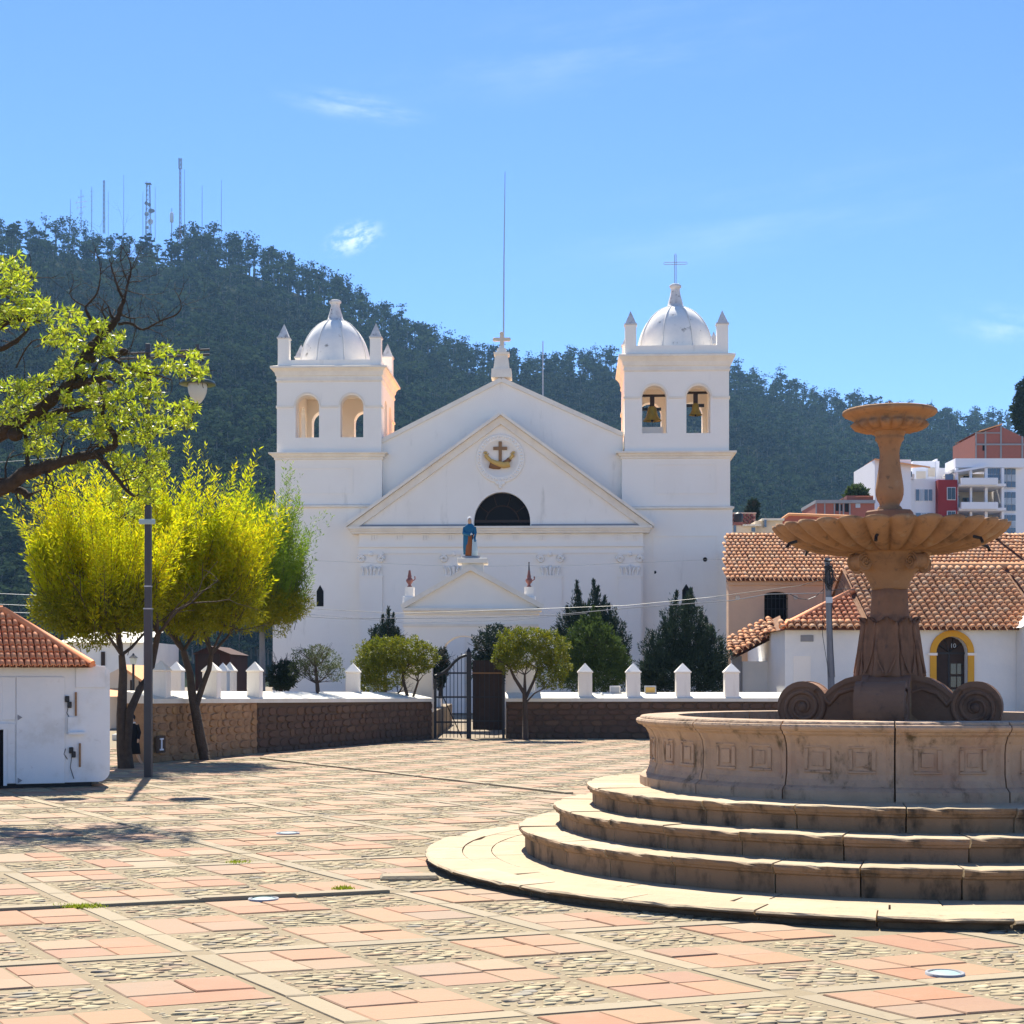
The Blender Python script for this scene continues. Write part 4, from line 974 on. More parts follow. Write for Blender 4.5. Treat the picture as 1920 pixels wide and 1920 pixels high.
# ------------------------------------------------------------------ portal in front of the church (its own small gatehouse)
PD = 50.0
pt = thing("portal", "small white gatehouse porch with pediment and round arch before the church", "gatehouse", (at(880, 0, PD).x, PD, 0))
def pp(x, y, d=PD): q = at(x, y, d); return q.x, q.z
b = MB(); (xl, _), (xr, _) = pp(757, 1200), pp(1008, 1200); zt = pp(880, 1137)[1]
(al, _), (ar, _) = pp(826, 0), pp(912, 0); ac_, ah = (al+ar)/2, (ar-al)/2; zs = pp(0, 1192)[1]-ah
poly = [(xl, 0), (al, 0)]+[(ac_-ah*math.cos(PI*k/20), zs+ah*math.sin(PI*k/20)) for k in range(21)]+[(ar, 0), (xr, 0), (xr, zt), (xl, zt)]
b.prism(poly, PD, PD+1.1); part("porch_wall", b, WHITE, pt)
b = MB(); p0, p1, pa = pp(752, 1137), pp(1019, 1137), pp(882, 1063); b.prism([(p0[0]+.2, p0[1]), (p1[0]-.2, p1[1]), (pa[0], pa[1]-.01)], PD+.02, PD+1.0); part("pediment", b, WHITE, pt)
b = MB(); rake(b, p0, (pa[0]+.05, pa[1]+.03), PD-.15, PD+1.15, .10, .05); rake(b, p1, (pa[0]-.05, pa[1]+.03), PD-.147, PD+1.153, .10, .05); part("raking_cornice", b, TRIM, pt)
b = MB(); b.box((p0[0]+.05, PD-.14, zt-.14), (p1[0]-.05, PD+1.1, zt-.06)); b.box((p0[0]+.12, PD-.07, zt-.24), (p1[0]-.12, PD+1.1, zt-.143)); b.box((xl-.03, PD-.04, pp(0, 1175)[1]), (xr+.03, PD+1.1, pp(0, 1170)[1])); part("cornice", b, TRIM, pt)
q0, q1 = pp(857, 1060), pp(915, 1046); b = MB(); b.box((q0[0], PD-.05, q0[1]+.06), (q1[0], PD+.8, q1[1]), .02); b.box((q0[0]+.14, PD+.06, pa[1]-.35), (q1[0]-.14, PD+.7, q0[1]+.06)); part("statue_pedestal", b, TRIM, pt)
for xq, ybase, ytop, nm in ((767, 1140, 1098, 0), (992, 1140, 1095, 1)):
    u, z = pp(xq, 1100); zb_ = pp(0, 1118)[1]; zz0 = pp(0, 1136)[1]
    b = MB(); b.box((u-.21, PD+.05, zz0-.1), (u+.21, PD+.5, zb_), .02); b.box((u-.14, PD+.12, zb_), (u+.14, PD+.43, z)); part("urn_base", b, WHITE, pt)
    t = thing("urn_finial", ("dull red urn finial with broken tip on the porch's left corner", "dull red urn finial with tall dark spike on the porch's right corner")[nm], "finial", (u, PD+.27, z), 0, "red finials on the porch")
    b = MB(); b.smooth = True; b.lathe([(.07, 0), (.08, .02), (.045, .06), (.05, .10), (.10, .16), (.115, .22), (.085, .27), (.06, .29), (.065, .33), (.05, .40), (.035, .50), (.03, .53)], 14); part("urn", b, REDT, t, world=False)
    b = MB(); b.smooth = True
    b.tube([(.10, 0, .2), (.17, 0, .25), (.165, 0, .34)], .02, 6); part("handle", b, REDT, t, world=False)
    if nm: b = MB(); b.smooth = True; b.tube([(0, 0, .5), (0, 0, .64), (0, 0, .76)], [.028, .02, .012], 6); b.ball((0, 0, .77), .025, 8, 5); part("spike", b, IRON, t, world=False)
# statue
sp = pp(880, 1045); st = thing("statue", "painted statue in blue mantle and pale veil with a small girl, above the porch", "statue", (sp[0], PD+.35, sp[1]), 0)
st.scale = (.80, .85, 1.0)
def draped(b, prof, n=20, fold=.06, sx=1, sy=.75, x0=0, y0=0):
    V = []
    for (r, z, ox, oy) in prof:
        for k in range(n):
            a = 2*PI*k/n; rr = r*(1+fold*math.sin(a*7+z*3)*(1 if z < .9 else .2)); V.append((x0+ox+rr*sx*math.cos(a), y0+oy+rr*sy*math.sin(a), z))
    b.add(V, [(i*n+k, i*n+(k+1) % n, (i+1)*n+(k+1) % n, (i+1)*n+k) for i in range(len(prof)-1) for k in range(n)]+[tuple(range(n-1, -1, -1)), tuple(range((len(prof)-1)*n, len(prof)*n))])
b = MB(); b.box((-.3, -.22, 0), (.42, .22, .06), .015); part("plinth", b, GREYM, st, world=False)
b = MB(); b.smooth = True; draped(b, [(.17, .06, 0, -.06), (.16, .25, 0, -.05), (.15, .5, 0, -.04), (.14, .8, 0, -.03), (.12, .95, 0, 0)], fold=.08); part("tunic", b, ORANGE, st, world=False)
b = MB(); b.smooth = True; draped(b, [(.19, .12, -.06, .05), (.215, .35, -.05, .04), (.23, .6, -.03, .03), (.235, .85, -.01, .03), (.215, .98, 0, .03), (.13, 1.06, 0, .02), (.08, 1.09, 0, .01)], fold=.05); part("mantle", b, BLUEP, st, world=False)
b = MB(); b.smooth = True; b.ball((0, -.03, 1.17), (.075, .085, .105), 12, 9); b.ball((0, -.115, 1.165), (.015, .02, .02), 6, 4); b.tube([(0, 0, 1.04), (0, -.01, 1.12)], .05, 8); part("head", b, SKIN, st, world=False)
b = MB(); b.smooth = True; b.ball((0, .01, 1.195), (.098, .10, .115), 12, 8); b.tube([(0, .06, 1.2), (0, .08, 1.08), (0, .06, .95)], [.09, .1, .11], 8); part("veil", b, VEIL, st, world=False)
b = MB(); b.smooth = True
b.tube([(-.19, 0, .95), (-.22, -.08, .78), (-.10, -.20, .74), (.04, -.22, .74)], [.075, .07, .05, .035], 8); b.tube([(.19, 0, .95), (.22, -.08, .80), (.20, -.18, .66), (.22, -.2, .5)], [.075, .07, .05, .03], 8); part("sleeve", b, BLUEP, st, world=False)
b = MB(); b.smooth = True; b.ball((.06, -.22, .74), (.04, .03, .035), 8, 6)
for k in range(4): b.tube([(.08, -.235+.012*k, .735+.008*k), (.13, -.24+.012*k, .72+.008*k)], [.009, .006], 5)
b.tube([(.06, -.25, .76), (.09, -.27, .775)], [.01, .007], 5); part("hand", b, VEIL, st, world=False)
b = MB(); b.smooth = True; draped(b, [(.13, .06, .2, -.14), (.115, .25, .2, -.14), (.09, .45, .19, -.14), (.085, .56, .19, -.14), (.04, .62, .19, -.14)], fold=.07); part("child_tunic", b, PALEBL, st, world=False)
b = MB(); b.smooth = True; b.ball((.19, -.15, .68), (.055, .06, .072), 10, 7); part("child_head", b, SKIN, st, world=False)
b = MB(); b.smooth = True; b.ball((.19, -.135, .70), (.06, .062, .068), 10, 7); part("child_hair", b, WOODDK, st, world=False)

# ------------------------------------------------------------------ churchyard walls, pillars, gate
def rubble_wall(label, p0, p1, h0, h1, th, m_st, m_mo, lip=True, course=.17, cop=True, name="stone_wall"):
    p0, p1 = Vector((p0.x, p0.y, 0)), Vector((p1.x, p1.y, 0)); L = (p1-p0).length; a = math.atan2(p1.y-p0.y, p1.x-p0.x)
    t = thing(name, label, "wall", p0, a)
    b = MB(); b.prism([(0, -.05), (L, -.05), (L, h1-.12), (0, h0-.12)], 0.006, th); part("core", b, m_mo, t, world=False)
    z = -.02; row = 0; items = []
    while True:
        hgt = course*random.uniform(.75, 1.25); hm = min(h0, h1)-.13
        if z+hgt > hm: hgt = hm-z
        if hgt < .05: break
        x = -random.uniform(0, .1)
        while x < L:
            w_ = random.uniform(.16, .48); x0, x1 = max(x, 0)+.012, min(x+w_, L)-.012
            if x1-x0 > .05: items.append((x0-.004, x1+.004, z+.004+random.uniform(-.012, .012), z+hgt-.004+random.uniform(-.012, .012), row))
            x += w_
        z += hgt; row += 1
    for (x0, x1, z0, z1, r_) in items[:300]:
        cx, cz = (x0+x1)/2, (z0+z1)/2; hx, hz = (x1-x0)/2, (z1-z0)/2; n = 8; V = []
        pr_ = random.uniform(0, .022); rs_ = [random.uniform(.84, 1.04) for _ in range(n)]; rz_ = [random.uniform(.80, 1.04) for _ in range(n)]
        for lev, (s_, yy) in enumerate(((1.0, .05), (1.0, .004), (.88, -.010-pr_))):
            for k in range(n):
                q = 2*PI*(k+.5)/n; sx = max(-1, min(1, math.cos(q)*1.3)); sz = max(-1, min(1, math.sin(q)*1.3))
                V.append((hx*sx*s_*rs_[k], yy+random.uniform(-.004, .004), hz*sz*s_*rz_[k]))
        Fs = [(lv*n+k, lv*n+(k+1) % n, (lv+1)*n+(k+1) % n, (lv+1)*n+k) for lv in range(2) for k in range(n)]+[tuple(range(2*n, 3*n))]
        bb = MB(); bb.add(V, Fs); o = link("stone", bb.mesh("stone", m_st), t); o.location = (cx, 0, cz); o.rotation_euler = (0, random.gauss(0, .05), 0)
    if cop:
        b = MB(); V = []
        for x, h in ((-.02, h0), (L+.02, h1)):
            V += [(x, -.06, h-.12), (x, -.06, h-.035), (x, -.035, h-.02), (x, th+.02, h+.12), (x, th+.02, h-.12)]
        b.add(V, [(0, 1, 6, 5)[::-1], (1, 2, 7, 6)[::-1], (2, 3, 8, 7)[::-1], (3, 4, 9, 8)[::-1], (4, 0, 5, 9)[::-1], (0, 1, 2, 3, 4)[::-1], (5, 6, 7, 8, 9)]); part("coping", b, COPING, t, world=False)
    return t
hA = 1.6-37*30/F; hB = 1.6-37*33.8/F; hC = 1.6-37*41.7/F
rubble_wall("tan rubble stone wall behind the yellow trees, nearest stretch", WA0, WA1, hA, hB, .6, RUBBLE_L, RMORT_L)
rubble_wall("dark rubble stone wall left of the iron gate", WA1+Vector((.01, .02, 0)), Vector((GATE0.x-.05, 41.7, 0)), hB, hC, .6, RUBBLE, RMORT)
rubble_wall("dark rubble stone wall right of the iron gate", Vector((GATE1.x+.05, 41.7, 0)), WC1, hC, hC, .6, RUBBLE, RMORT)
# raised churchyard bed behind the walls
b = MB(); bed = [(WA0.x, WA0.y+.6), (WA1.x+.05, WA1.y+.55), (GATE0.x-.05, 42.25), (GATE0.x-.05, 56), (WA0.x, 56)]
b.add([(x, y, hA*.55+.0) for x, y in bed]+[(x, y, -.05) for x, y in bed], [(0, 1, 2, 3, 4)]+[(i, i+5, (i+1) % 5+5, (i+1) % 5) for i in range(5)]); part("churchyard_bed", b, EARTH, None, kind='structure')
b = MB(); bed = [(GATE1.x+.05, 42.3), (WC1.x, 42.5), (WC1.x, 56), (GATE1.x+.05, 56)]
b.add([(x, y, hC*.7) for x, y in bed]+[(x, y, -.05) for x, y in bed], [(0, 1, 2, 3)]+[(i, i+4, (i+1) % 4+4, (i+1) % 4) for i in range(4)]); part("churchyard_bed", b, EARTH, None, kind='structure')
def pillar(px_, d, yt, yb, wpx, label, rot=0.0):
    q = at(px_, yb, d); hgt = (yb-yt)*d/F; hw = wpx*d/F/2
    t = thing("wall_pillar", label, "pillar", q, rot, "white pyramid-topped pillars on the churchyard wall")
    b = MB(); b.box((-hw*.88, -hw*.88, -.12), (hw*.88, hw*.88, hgt*.70), .012); part("shaft", b, WHITE, t, world=False)
    b = MB(); b.box((-hw, -hw, hgt*.70), (hw, hw, hgt*.755), .01)
    z = hgt*.757; b.add([(-hw*.92, -hw*.92, z), (hw*.92, -hw*.92, z), (hw*.92, hw*.92, z), (-hw*.92, hw*.92, z), (0, 0, hgt)], [(0, 1, 4), (1, 2, 4), (2, 3, 4), (3, 0, 4), (3, 2, 1, 0)]); part("cap", b, PINN if False else WHITE, t, world=False)
pillar(302, 30.6, 1238, 1306, 33, "nearest wall pillar, just right of the lamp post", -.1)
pillar(331, 35.5, 1240, 1305, 28, "second wall pillar from the lamp post, beside the forked trunk", -.1)
pillar(397, 32.3, 1240, 1306, 32, "wall pillar right of the forked yellow tree trunk", -.1)
pillar(418, 37.5, 1242, 1304, 24, "wall pillar half hidden behind its neighbour right of the forked trunk", -.1)
pillar(431, 40.5, 1241, 1304, 24, "narrow wall pillar midway between forked tree and the green tree's trunk", -.1)
pillar(478, 34.0, 1240, 1306, 28, "wall pillar against the grey-green trunk near the wall's corner", -.1)
pillar(662, 39.5, 1243, 1306, 29, "wall pillar by the left round hedge tree")
pillar(1097, 42.05, 1243, 1306, 29, "first wall pillar right of the gate")
pillar(1187, 42.05, 1243, 1306, 29, "second wall pillar right of the gate, between two floodlights")
pillar(1280, 42.05, 1243, 1306, 30, "third wall pillar right of the gate, before the big dark conifer")
pillar(1371, 42.05, 1243, 1306, 30, "last wall pillar right of the gate, below the church corner")
for xq, wq, m_, lb in ((1153, 20, WHITE2, "white floodlight box on the coping left of the second pillar"), (1219, 22, STEEL, "grey floodlight with yellow face on the coping right of the second pillar")):
    q = at(xq, 1302, 42.4); t = thing("floodlight", lb, "floodlight", q, 0, "floodlights on the churchyard wall")
    hw = wq*42/F/2; b = MB(); b.box((-hw, -.06, .0), (hw, .06, .23), .01); part("housing", b, m_, t, world=False)
    b = MB(); b.box((-hw*.8, -.075, .05), (hw*.8, -.06, .19)); part("lens", b, PALEGL if m_ is WHITE2 else GOLDP, t, world=False)
    b = MB(); b.tube([(-hw-.02, 0, -.06), (-hw-.02, 0, .1)], .012, 5); b.tube([(hw+.02, 0, -.06), (hw+.02, 0, .1)], .012, 5); part("bracket", b, IRON, t, world=False)
# iron gate
gt_ = thing("iron_gate", "black iron double gate between the dark stone walls, left leaf barred", "gate", (GATE0.x, 41.8, 0))
def gx(x): return (x-960)/F*41.8
def gz(y): return 1.6+(1270-y)/F*41.8
def bar(name, x0, z0, x1, z1, r, m_=IRON, y=41.8):
    b = MB(); b.tube([(x0, y, z0), (x1, y, z1)], r, 6); return part(name, b, m_, gt_)
for xx, r, zt_ in ((816, .035, gz(1272)), (879, .062, gz(1222)), (944, .035, gz(1232))):
    b = MB(); b.box((gx(xx)-r, 41.8-r, 0), (gx(xx)+r, 41.8+r, zt_)); 
    if xx == 879: b.add([(gx(xx)-r, 41.8-r, zt_), (gx(xx)+r, 41.8-r, zt_), (gx(xx)+r, 41.8+r, zt_), (gx(xx)-r, 41.8+r, zt_), (gx(xx), 41.8, zt_+.12)], [(0, 1, 4), (1, 2, 4), (2, 3, 4), (3, 0, 4)])
    part("gate_post", b, IRON, gt_)
for yy in (1262, 1307, 1354):
    b = MB(); b.box((gx(816)+.036, 41.77, gz(yy)-.022), (gx(879)-.063, 41.83, gz(yy)+.022)); part("rail", b, IRON, gt_)
b = MB(); b.smooth = True
cv_ = [(816, 1268), (830, 1262), (842, 1253), (852, 1241), (862, 1233), (872, 1229), (879, 1229)]
b.tube([(gx(x), 41.8, gz(y)) for x, y in cv_], .04, 6); part("curved_top_rail", b, IRON, gt_)
for k in range(1, 9):
    x = 816+63*k/9; ytop = np.interp(x, [p[0] for p in cv_], [p[1] for p in cv_])-(7 if k > 4 else 2)
    bar("gate_bar", gx(x), gz(1383), gx(x), gz(ytop), .009)
bar("brace", gx(823), gz(1290), gx(866), gz(1383), .014)
b = MB(); b.box((gx(886), 42.0, .22), (gx(942), 42.06, gz(1238))); part("solid_leaf", b, WOODDK, gt_)
for yy in (1262, 1307, 1352):
    b = MB(); b.box((gx(879)+.07, 41.79, gz(yy)-.015), (gx(944)-.036, 41.83, gz(yy)+.015)); part("rail", b, IRON if yy > 1270 else BROWNP, gt_)
for k in range(1, 7): bar("gate_bar", gx(882+62*k/7), .02, gx(882+62*k/7), gz(1240), .009)
# white gate piers behind
for x0, x1, lb in ((752, 812, "white gate pier left of the iron gate behind the hedge tree"), (948, 1003, "white gate pier right of the iron gate behind the hedge tree")):
    q = at((x0+x1)/2, 1385, 42.6); hw = (x1-x0)/2*42.6/F
    b = MB(); b.box((-hw, -.3, 0), (hw, .3, gz(1248)), .02); b.box((-hw-.04, -.34, gz(1248)), (hw+.04, .34, gz(1244)), .01)
    o = link("gate_pier", b.mesh("gate_pier", WHITE), loc=(q.x, q.y, 0)); tag(o, lb, "pier", "white gate piers")

# ------------------------------------------------------------------ hill and its forest
RX = [-2200,-900,-400,0,100,200,300,400,480,600,700,800,900,1000,1150,1380,1450,1550,1700,1850,1920,2400,2900,4200]
RY = [775,545,482,470,464,484,492,480,508,556,610,656,697,707,704,726,740,777,794,814,830,876,905,985]
ND = np.array([(math.sin(a), math.cos(a)) for a in RNG.uniform(0, 6.28, 9)]); NP = RNG.uniform(0, 6.28, 9); NF = np.array([.006,.009,.013,.018,.025,.034,.047,.065,.09])
def hill_noise(x, y):
    r = 0
    for k in range(9): r = r+np.sin((x*ND[k, 0]+y*ND[k, 1])*NF[k]+NP[k])*(.055/NF[k])**.8*.9
    return r
def ridge(pxs): return np.interp(pxs, [-2200, 0, 900, 1300, 1500, 1920, 4200], [900, 800, 880, 960, 1010, 1050, 1150])
def base_d(pxs): return np.interp(pxs, [-2200, 0, 700, 1400, 4200], [300, 250, 300, 380, 420])
def hill_xyz(pxs, s):
    yr, yb = ridge(pxs), base_d(pxs); y = yb+(yr-yb)*s
    zr = H+(YH-np.interp(pxs, RX, RY))/F*yr
    x = (pxs-960)/F*y
    z = np.where(s < 1, zr*np.clip(s, 0, 1)**1.05, zr-(s-1)*(yr-yb)*.45)
    return x, y, z+hill_noise(x, y)*np.clip(s*2, 0, 1)*np.clip(1.3-np.abs(s-1)*-0, 0, 1)*.35
pg, sg = np.meshgrid(np.linspace(-2200, 4200, 130), np.linspace(-.03, 1.3, 60))
hx, hy, hz = hill_xyz(pg, sg); hz = np.maximum(hz, -.9)
hz[0] = -.9
I_ = np.arange(60*130).reshape(60, 130)
link("hill", np_mesh("hill", np.stack([hx, hy, hz], -1).reshape(-1, 3), np.stack([I_[:-1, :-1], I_[:-1, 1:], I_[1:, 1:], I_[1:, :-1]], -1).reshape(-1, 4), SCRUB, smooth=True), kind='structure')
def euc_proto(seed, quads, size, tall=1.0):
    """unit-height eucalyptus: bare pale trunk, clumpy crown in the upper part"""
    r = np.random.default_rng(seed); b = MB(); lean = r.uniform(-.05, .05, 2)
    b.tube([(0, 0, -.05), (lean[0]*.5, lean[1]*.5, .5), (lean[0], lean[1], .93)], [.016, .011, .004], 4, cap=False)
    nb = r.integers(5, 9); clumps = []
    for k in range(nb):
        zc = r.uniform(.40, .98); a = r.uniform(0, 6.28); rad = r.uniform(.02, .13)*(1.25-zc*.6)
        c = (lean[0]*zc+rad*math.cos(a), lean[1]*zc+rad*math.sin(a), zc); clumps.append((c, r.uniform(.045, .10)))
        b.tube([(lean[0]*(zc-.12), lean[1]*(zc-.12), zc-.14), c], [.006, .002], 3, cap=False)
    nV = len(b.v); V0 = np.array(b.v); F0 = [f for f in b.f]
    cl = r.integers(0, nb, quads); C = np.array([clumps[i][0] for i in cl])+r.normal(size=(quads, 3))*np.array([clumps[i][1] for i in cl])[:, None]*np.array([.62, .62, .46])
    D = r.normal(size=(quads, 3)); D = unit(D); R = unit(np.cross(D, r.normal(size=(quads, 3))))
    L = r.uniform(.7, 1.3, (quads, 1))*size
    V = np.stack([C-D*L*.5, C+R*L*.34, C+D*L*.5, C-R*L*.34], 1).reshape(-1, 3)
    return V0, np.array(F0), V
IND = [euc_proto(100+k, 210, .050) for k in range(7)]
ind_mesh = []
for V0, F0, V in IND:
    Vall = np.concatenate([V0, V]); Q = np.concatenate([F0, np.arange(len(V)).reshape(-1, 4)+len(V0)])
    ind_mesh.append(np_mesh("ridge_tree", Vall, Q, [EUBARK, EULEAF], mi=np.array([0]*len(F0)+[1]*(len(V)//4), dtype=np.int32)))
def occluded(x, y_top):      # well behind the church or the fountain
    return (545 < x < 1345) and y_top > 890 or (700 < x < 1180 and y_top > 870)
# trees standing on the skyline, one object each
nr = 300
for k in range(nr):
    px_ = -45+(2010)*(k+random.uniform(-.6, .6))/nr
    if random.random() < .35: px_ = random.uniform(330, 960) if random.random() < .7 else random.uniform(1000, 1900)
    x, y, z = hill_xyz(np.array([px_]), np.array([random.uniform(.965, 1.012)]))
    o = link("eucalyptus_tree", random.choice(ind_mesh), loc=(float(x[0]), float(y[0]), float(z[0])-.4))
    hgt = random.uniform(12, 21)*(1.12 if 330 < px_ < 720 else 1.0); o.scale = (hgt*random.uniform(1.0, 1.5),)*2+(hgt,); o.rotation_euler = (0, 0, random.uniform(0, 6.28))
    tag(o, "slender eucalyptus tree standing on the skyline of the wooded hill", "tree", "eucalyptus trees along the ridge")
# the rest of the wood as one mass
PRO = [euc_proto(200+k, 70, .095) for k in range(8)]
Vs, Qs, Ms = [], [], []; off = 0; cnt = 0
tries = 0
while cnt < 11500 and tries < 90000:
    tries += 1
    px_ = random.uniform(-260, 2180); yr_ = float(np.interp(px_, RX, RY)); py_ = random.uniform(yr_+1, min(1262, yr_+760))
    if occluded(px_, py_-20): continue
    e = (YH-py_)/F; D_ = float(ridge(px_)); B_ = float(base_d(px_)); zr = H+(YH-yr_)/F*D_
    s_ = (e*B_)/max(1e-3, zr-e*(D_-B_))
    if not 0.02 < s_ < .995: continue
    bare = float(hill_noise(px_*.9, py_*2.2))
    thin = np.interp(py_, [680, 860, 1150], [0, .45, .55])*np.interp(px_, [0, 420, 800], [1, .6, 0])
    if random.random() < thin: continue
    x, y, z = hill_xyz(np.array([px_]), np.array([s_])); x, y, z = float(x[0]), float(y[0]), float(z[0])
    V0, F0, V = random.choice(PRO); hgt = random.uniform(10, 17)*np.interp(s_, [0, .3, .85, 1], [.6, .8, 1, 1.15]); wd = hgt*random.uniform(1.2, 1.9)
    a = random.uniform(0, 6.28); ca, sa = math.cos(a), math.sin(a); R_ = np.array([[ca*wd, -sa*wd, 0], [sa*wd, ca*wd, 0], [0, 0, hgt]])
    A = np.concatenate([V0, V])@R_.T+np.array([x, y, z-.5])
    Vs.append(A); Qs.append(np.concatenate([F0, np.arange(len(V)).reshape(-1, 4)+len(V0)])+off); Ms += [0]*len(F0)+[1]*(len(V)//4); off += len(A); cnt += 1
o = link("hill_forest", np_mesh("hill_forest", np.concatenate(Vs), np.concatenate(Qs), [EUBARK, EULEAF_D], mi=np.array(Ms, dtype=np.int32)), kind='stuff')
tag(o, "dense eucalyptus wood covering the hillside", "forest")
# antennas on the summit
def antenna(px_, ytop, ybase, label, style="pole", rr=.16, mt=None):
    d = float(ridge(np.array([px_]))[0])*.985; p0, p1 = at(px_, ybase+28, d), at(px_, ytop, d); hgt = p1.z-p0.z
    t = thing("antenna_mast", label, "antenna mast", p0, 0, "antenna masts on the hilltop"); mt = mt or GREYM
    if style == "pole":
        b = MB(); b.tube([(0, 0, 0), (0, 0, hgt*.6), (0, 0, hgt)], [rr*1.25, rr*1.05, rr*.75], 4); part("pole", b, mt, t, world=False)
    else:
        b = MB(); w0, w1 = (1.3, .75) if style == "tower" else (.40, .32)
        legs = [(-1, -1), (1, -1), (1, 1), (-1, 1)]; nlv = int(hgt/2.2)
        for sx, sy in legs: b.tube([(sx*w0, sy*w0, 0), (sx*w1, sy*w1, hgt)], rr*.8, 4)
        for k in range(nlv):
            f0, f1 = k/nlv, (k+1)/nlv; a0, a1 = w0+(w1-w0)*f0, w0+(w1-w0)*f1
            for q in range(4):
                l0, l1 = legs[q], legs[(q+1) % 4]; b.tube([(l0[0]*a0, l0[1]*a0, hgt*f0), (l1[0]*a1, l1[1]*a1, hgt*f1)], rr*.5, 3)
        part("lattice", b, mt, t, world=False)
    return t, hgt
antenna(132, 373, 392, "shortest thin mast at the far left of the hilltop", rr=.10)
t, h_ = antenna(152, 356, 410, "left mast with wide horizontal aerial bars on the hilltop", rr=.15)
b = MB()
for k, (z, w_) in enumerate(((.72, 3.2), (.60, 2.4), (.84, 1.6), (.46, 1.2))): b.tube([(-w_, 0, h_*z-.4), (w_, 0, h_*z+.5)], .10, 4); b.tube([(w_*.6, 0, h_*z-.5), (w_*.6, 0, h_*z+1.2)], .08, 3); b.tube([(-w_*.7, 0, h_*z-1), (-w_*.7, 0, h_*z+.7)], .08, 3)
part("aerial_bars", b, STEEL, t, world=False)
t, h_ = antenna(172, 350, 405, "slim mast with short dipoles, second group from the left on the hilltop", rr=.14)
b = MB()
for k in range(5): b.tube([(-.9, 0, h_*(.45+.11*k)), (.9, 0, h_*(.45+.11*k)+.3)], .08, 3)
part("dipole", b, STEEL, t, world=False)
antenna(195, 338, 410, "lattice mast with narrow body left of the lone thin mast", "slim", .12)
antenna(203, 360, 412, "thin mast close to the right of the narrow lattice mast", rr=.09)
antenna(232, 328, 415, "lone thin mast left of the big dish tower", rr=.10)
t, h_ = antenna(278, 345, 428, "big lattice tower hung with round dishes on the hilltop", "tower", .17)
for x, y, r, m_ in ((275, 357, .9, GREYM), (281, 360, .9, GREYM), (284, 372, 1.3, GREYM), (276, 378, 1.2, STEEL), (283, 393, 1.5, APTW), (277, 404, .9, STEEL), (288, 372, .9, GREYM)):
    b = MB(); b.smooth = True; b.M = Matrix.Translation(((x-278)/F*790, -1.1, at(0, y, 790).z-t.location.z))@Matrix.Rotation(PI/2, 4, 'X'); b.lathe([(r*.5, -.5), (r*.9, -.25), (r, .1), (r*.95, .1), (r*.3, -.2)], 14); part("dish", b, m_, t, world=False)
b = MB(); b.box((-1.5, -1.5, h_), (1.5, 1.5, h_+.25)); b.tube([(-.8, 0, h_), (-.8, 0, h_+1.6)], .12, 4); b.tube([(.9, 0, h_), (.9, 0, h_+1.1)], .12, 4); part("platform", b, STEEL, t, world=False)
antenna(268, 360, 420, "thin mast touching the left side of the dish tower", rr=.11)
antenna(291, 350, 420, "thin mast touching the right side of the dish tower", rr=.10)
t, h_ = antenna(322, 390, 424, "short mast with white antenna drum right of the dish tower", rr=.18)
b = MB(); b.smooth = True; b.lathe([(.2, h_*.55), (.95, h_*.58), (.95, h_*.84), (.2, h_*.88)], 12); part("drum", b, APTW, t, world=False)
t, h_ = antenna(338, 297, 428, "tallest lattice mast on the hilltop with boxy head", "slim", .12, REDT)
b = MB(); b.box((-.85, -.6, h_*.88), (-.25, .6, h_)); b.box((.25, -.6, h_*.88), (.85, .6, h_)); part("panel_antenna", b, STEEL, t, world=False)
antenna(346, 318, 420, "thin mast standing right beside the tallest mast", rr=.12)
antenna(379, 348, 405, "thin mast right of the tallest mast, second from the right", rr=.12)
antenna(415, 338, 410, "rightmost thin mast on the hilltop", rr=.11)

# ------------------------------------------------------------------ leafy things
def crown(n, clumps, L, W, up=.3, out=.8, shell=.5, ctr=None):
    """leaves through a union of ellipsoid clumps [(centre, radii)]"""
    vol = np.array([c[1][0]*c[1][1]*c[1][2] for c in clumps])**.72; vol = vol/vol.sum()
    id_ = RNG.choice(len(clumps), n, p=vol); C0 = np.array([c[0] for c in clumps])[id_]; Rr = np.array([c[1] for c in clumps])[id_]
    d = unit(RNG.normal(size=(n, 3))); rr = RNG.uniform(0, 1, (n, 1))**(1/3); rr = shell+(1-shell)*rr
    rr *= 1+.24*np.sin(d[:, :1]*9+id_[:, None])*np.sin(d[:, 2:]*8+id_[:, None]*2)
    rr = rr+(RNG.random((n, 1)) < .09)*RNG.uniform(0, .22, (n, 1))
    P = C0+d*rr*Rr; D = d*out+RNG.normal(size=(n, 3))*.7; D[:, 2] += up
    return leaves(P, D, RNG.uniform(.7, 1.3, n)*L, RNG.uniform(.8, 1.2, n)*W)
def branchy(b, p, d, ln, r, lev, spread=.55, up=.15, tips=None, nch=(2, 3)):
    p = Vector(p); d = Vector(d).normalized(); pts = [p]; rad = [r]; q = p.copy(); dd = d.copy()
    ns = 3
    for k in range(ns):
        dd = (dd+Vector((random.gauss(0, .14), random.gauss(0, .14), random.gauss(0, .12)+up*.2))).normalized(); q = q+dd*ln/ns; pts.append(q.copy()); rad.append(r*(1-.4*(k+1)/ns))
    b.tube(pts, rad, 5 if lev > 1 else 4, cap=False)
    if lev <= 0:
        if tips is not None: tips.append((q.copy(), dd.copy()))
        return
    for k in range(random.randint(*nch)):
        nd = (dd+Vector((random.gauss(0, spread), random.gauss(0, spread), random.gauss(0, spread)+up))).normalized()
        branchy(b, q, nd, ln*random.uniform(.6, .85), rad[-1]*.8, lev-1, spread, up, tips, nch)
def leafobj(name, vq, m, parent=None, loc=None):
    V, Q = vq
    if parent is not None: V = V-np.array(parent.location)
    return link(name, np_mesh(name, V, Q, m), parent)
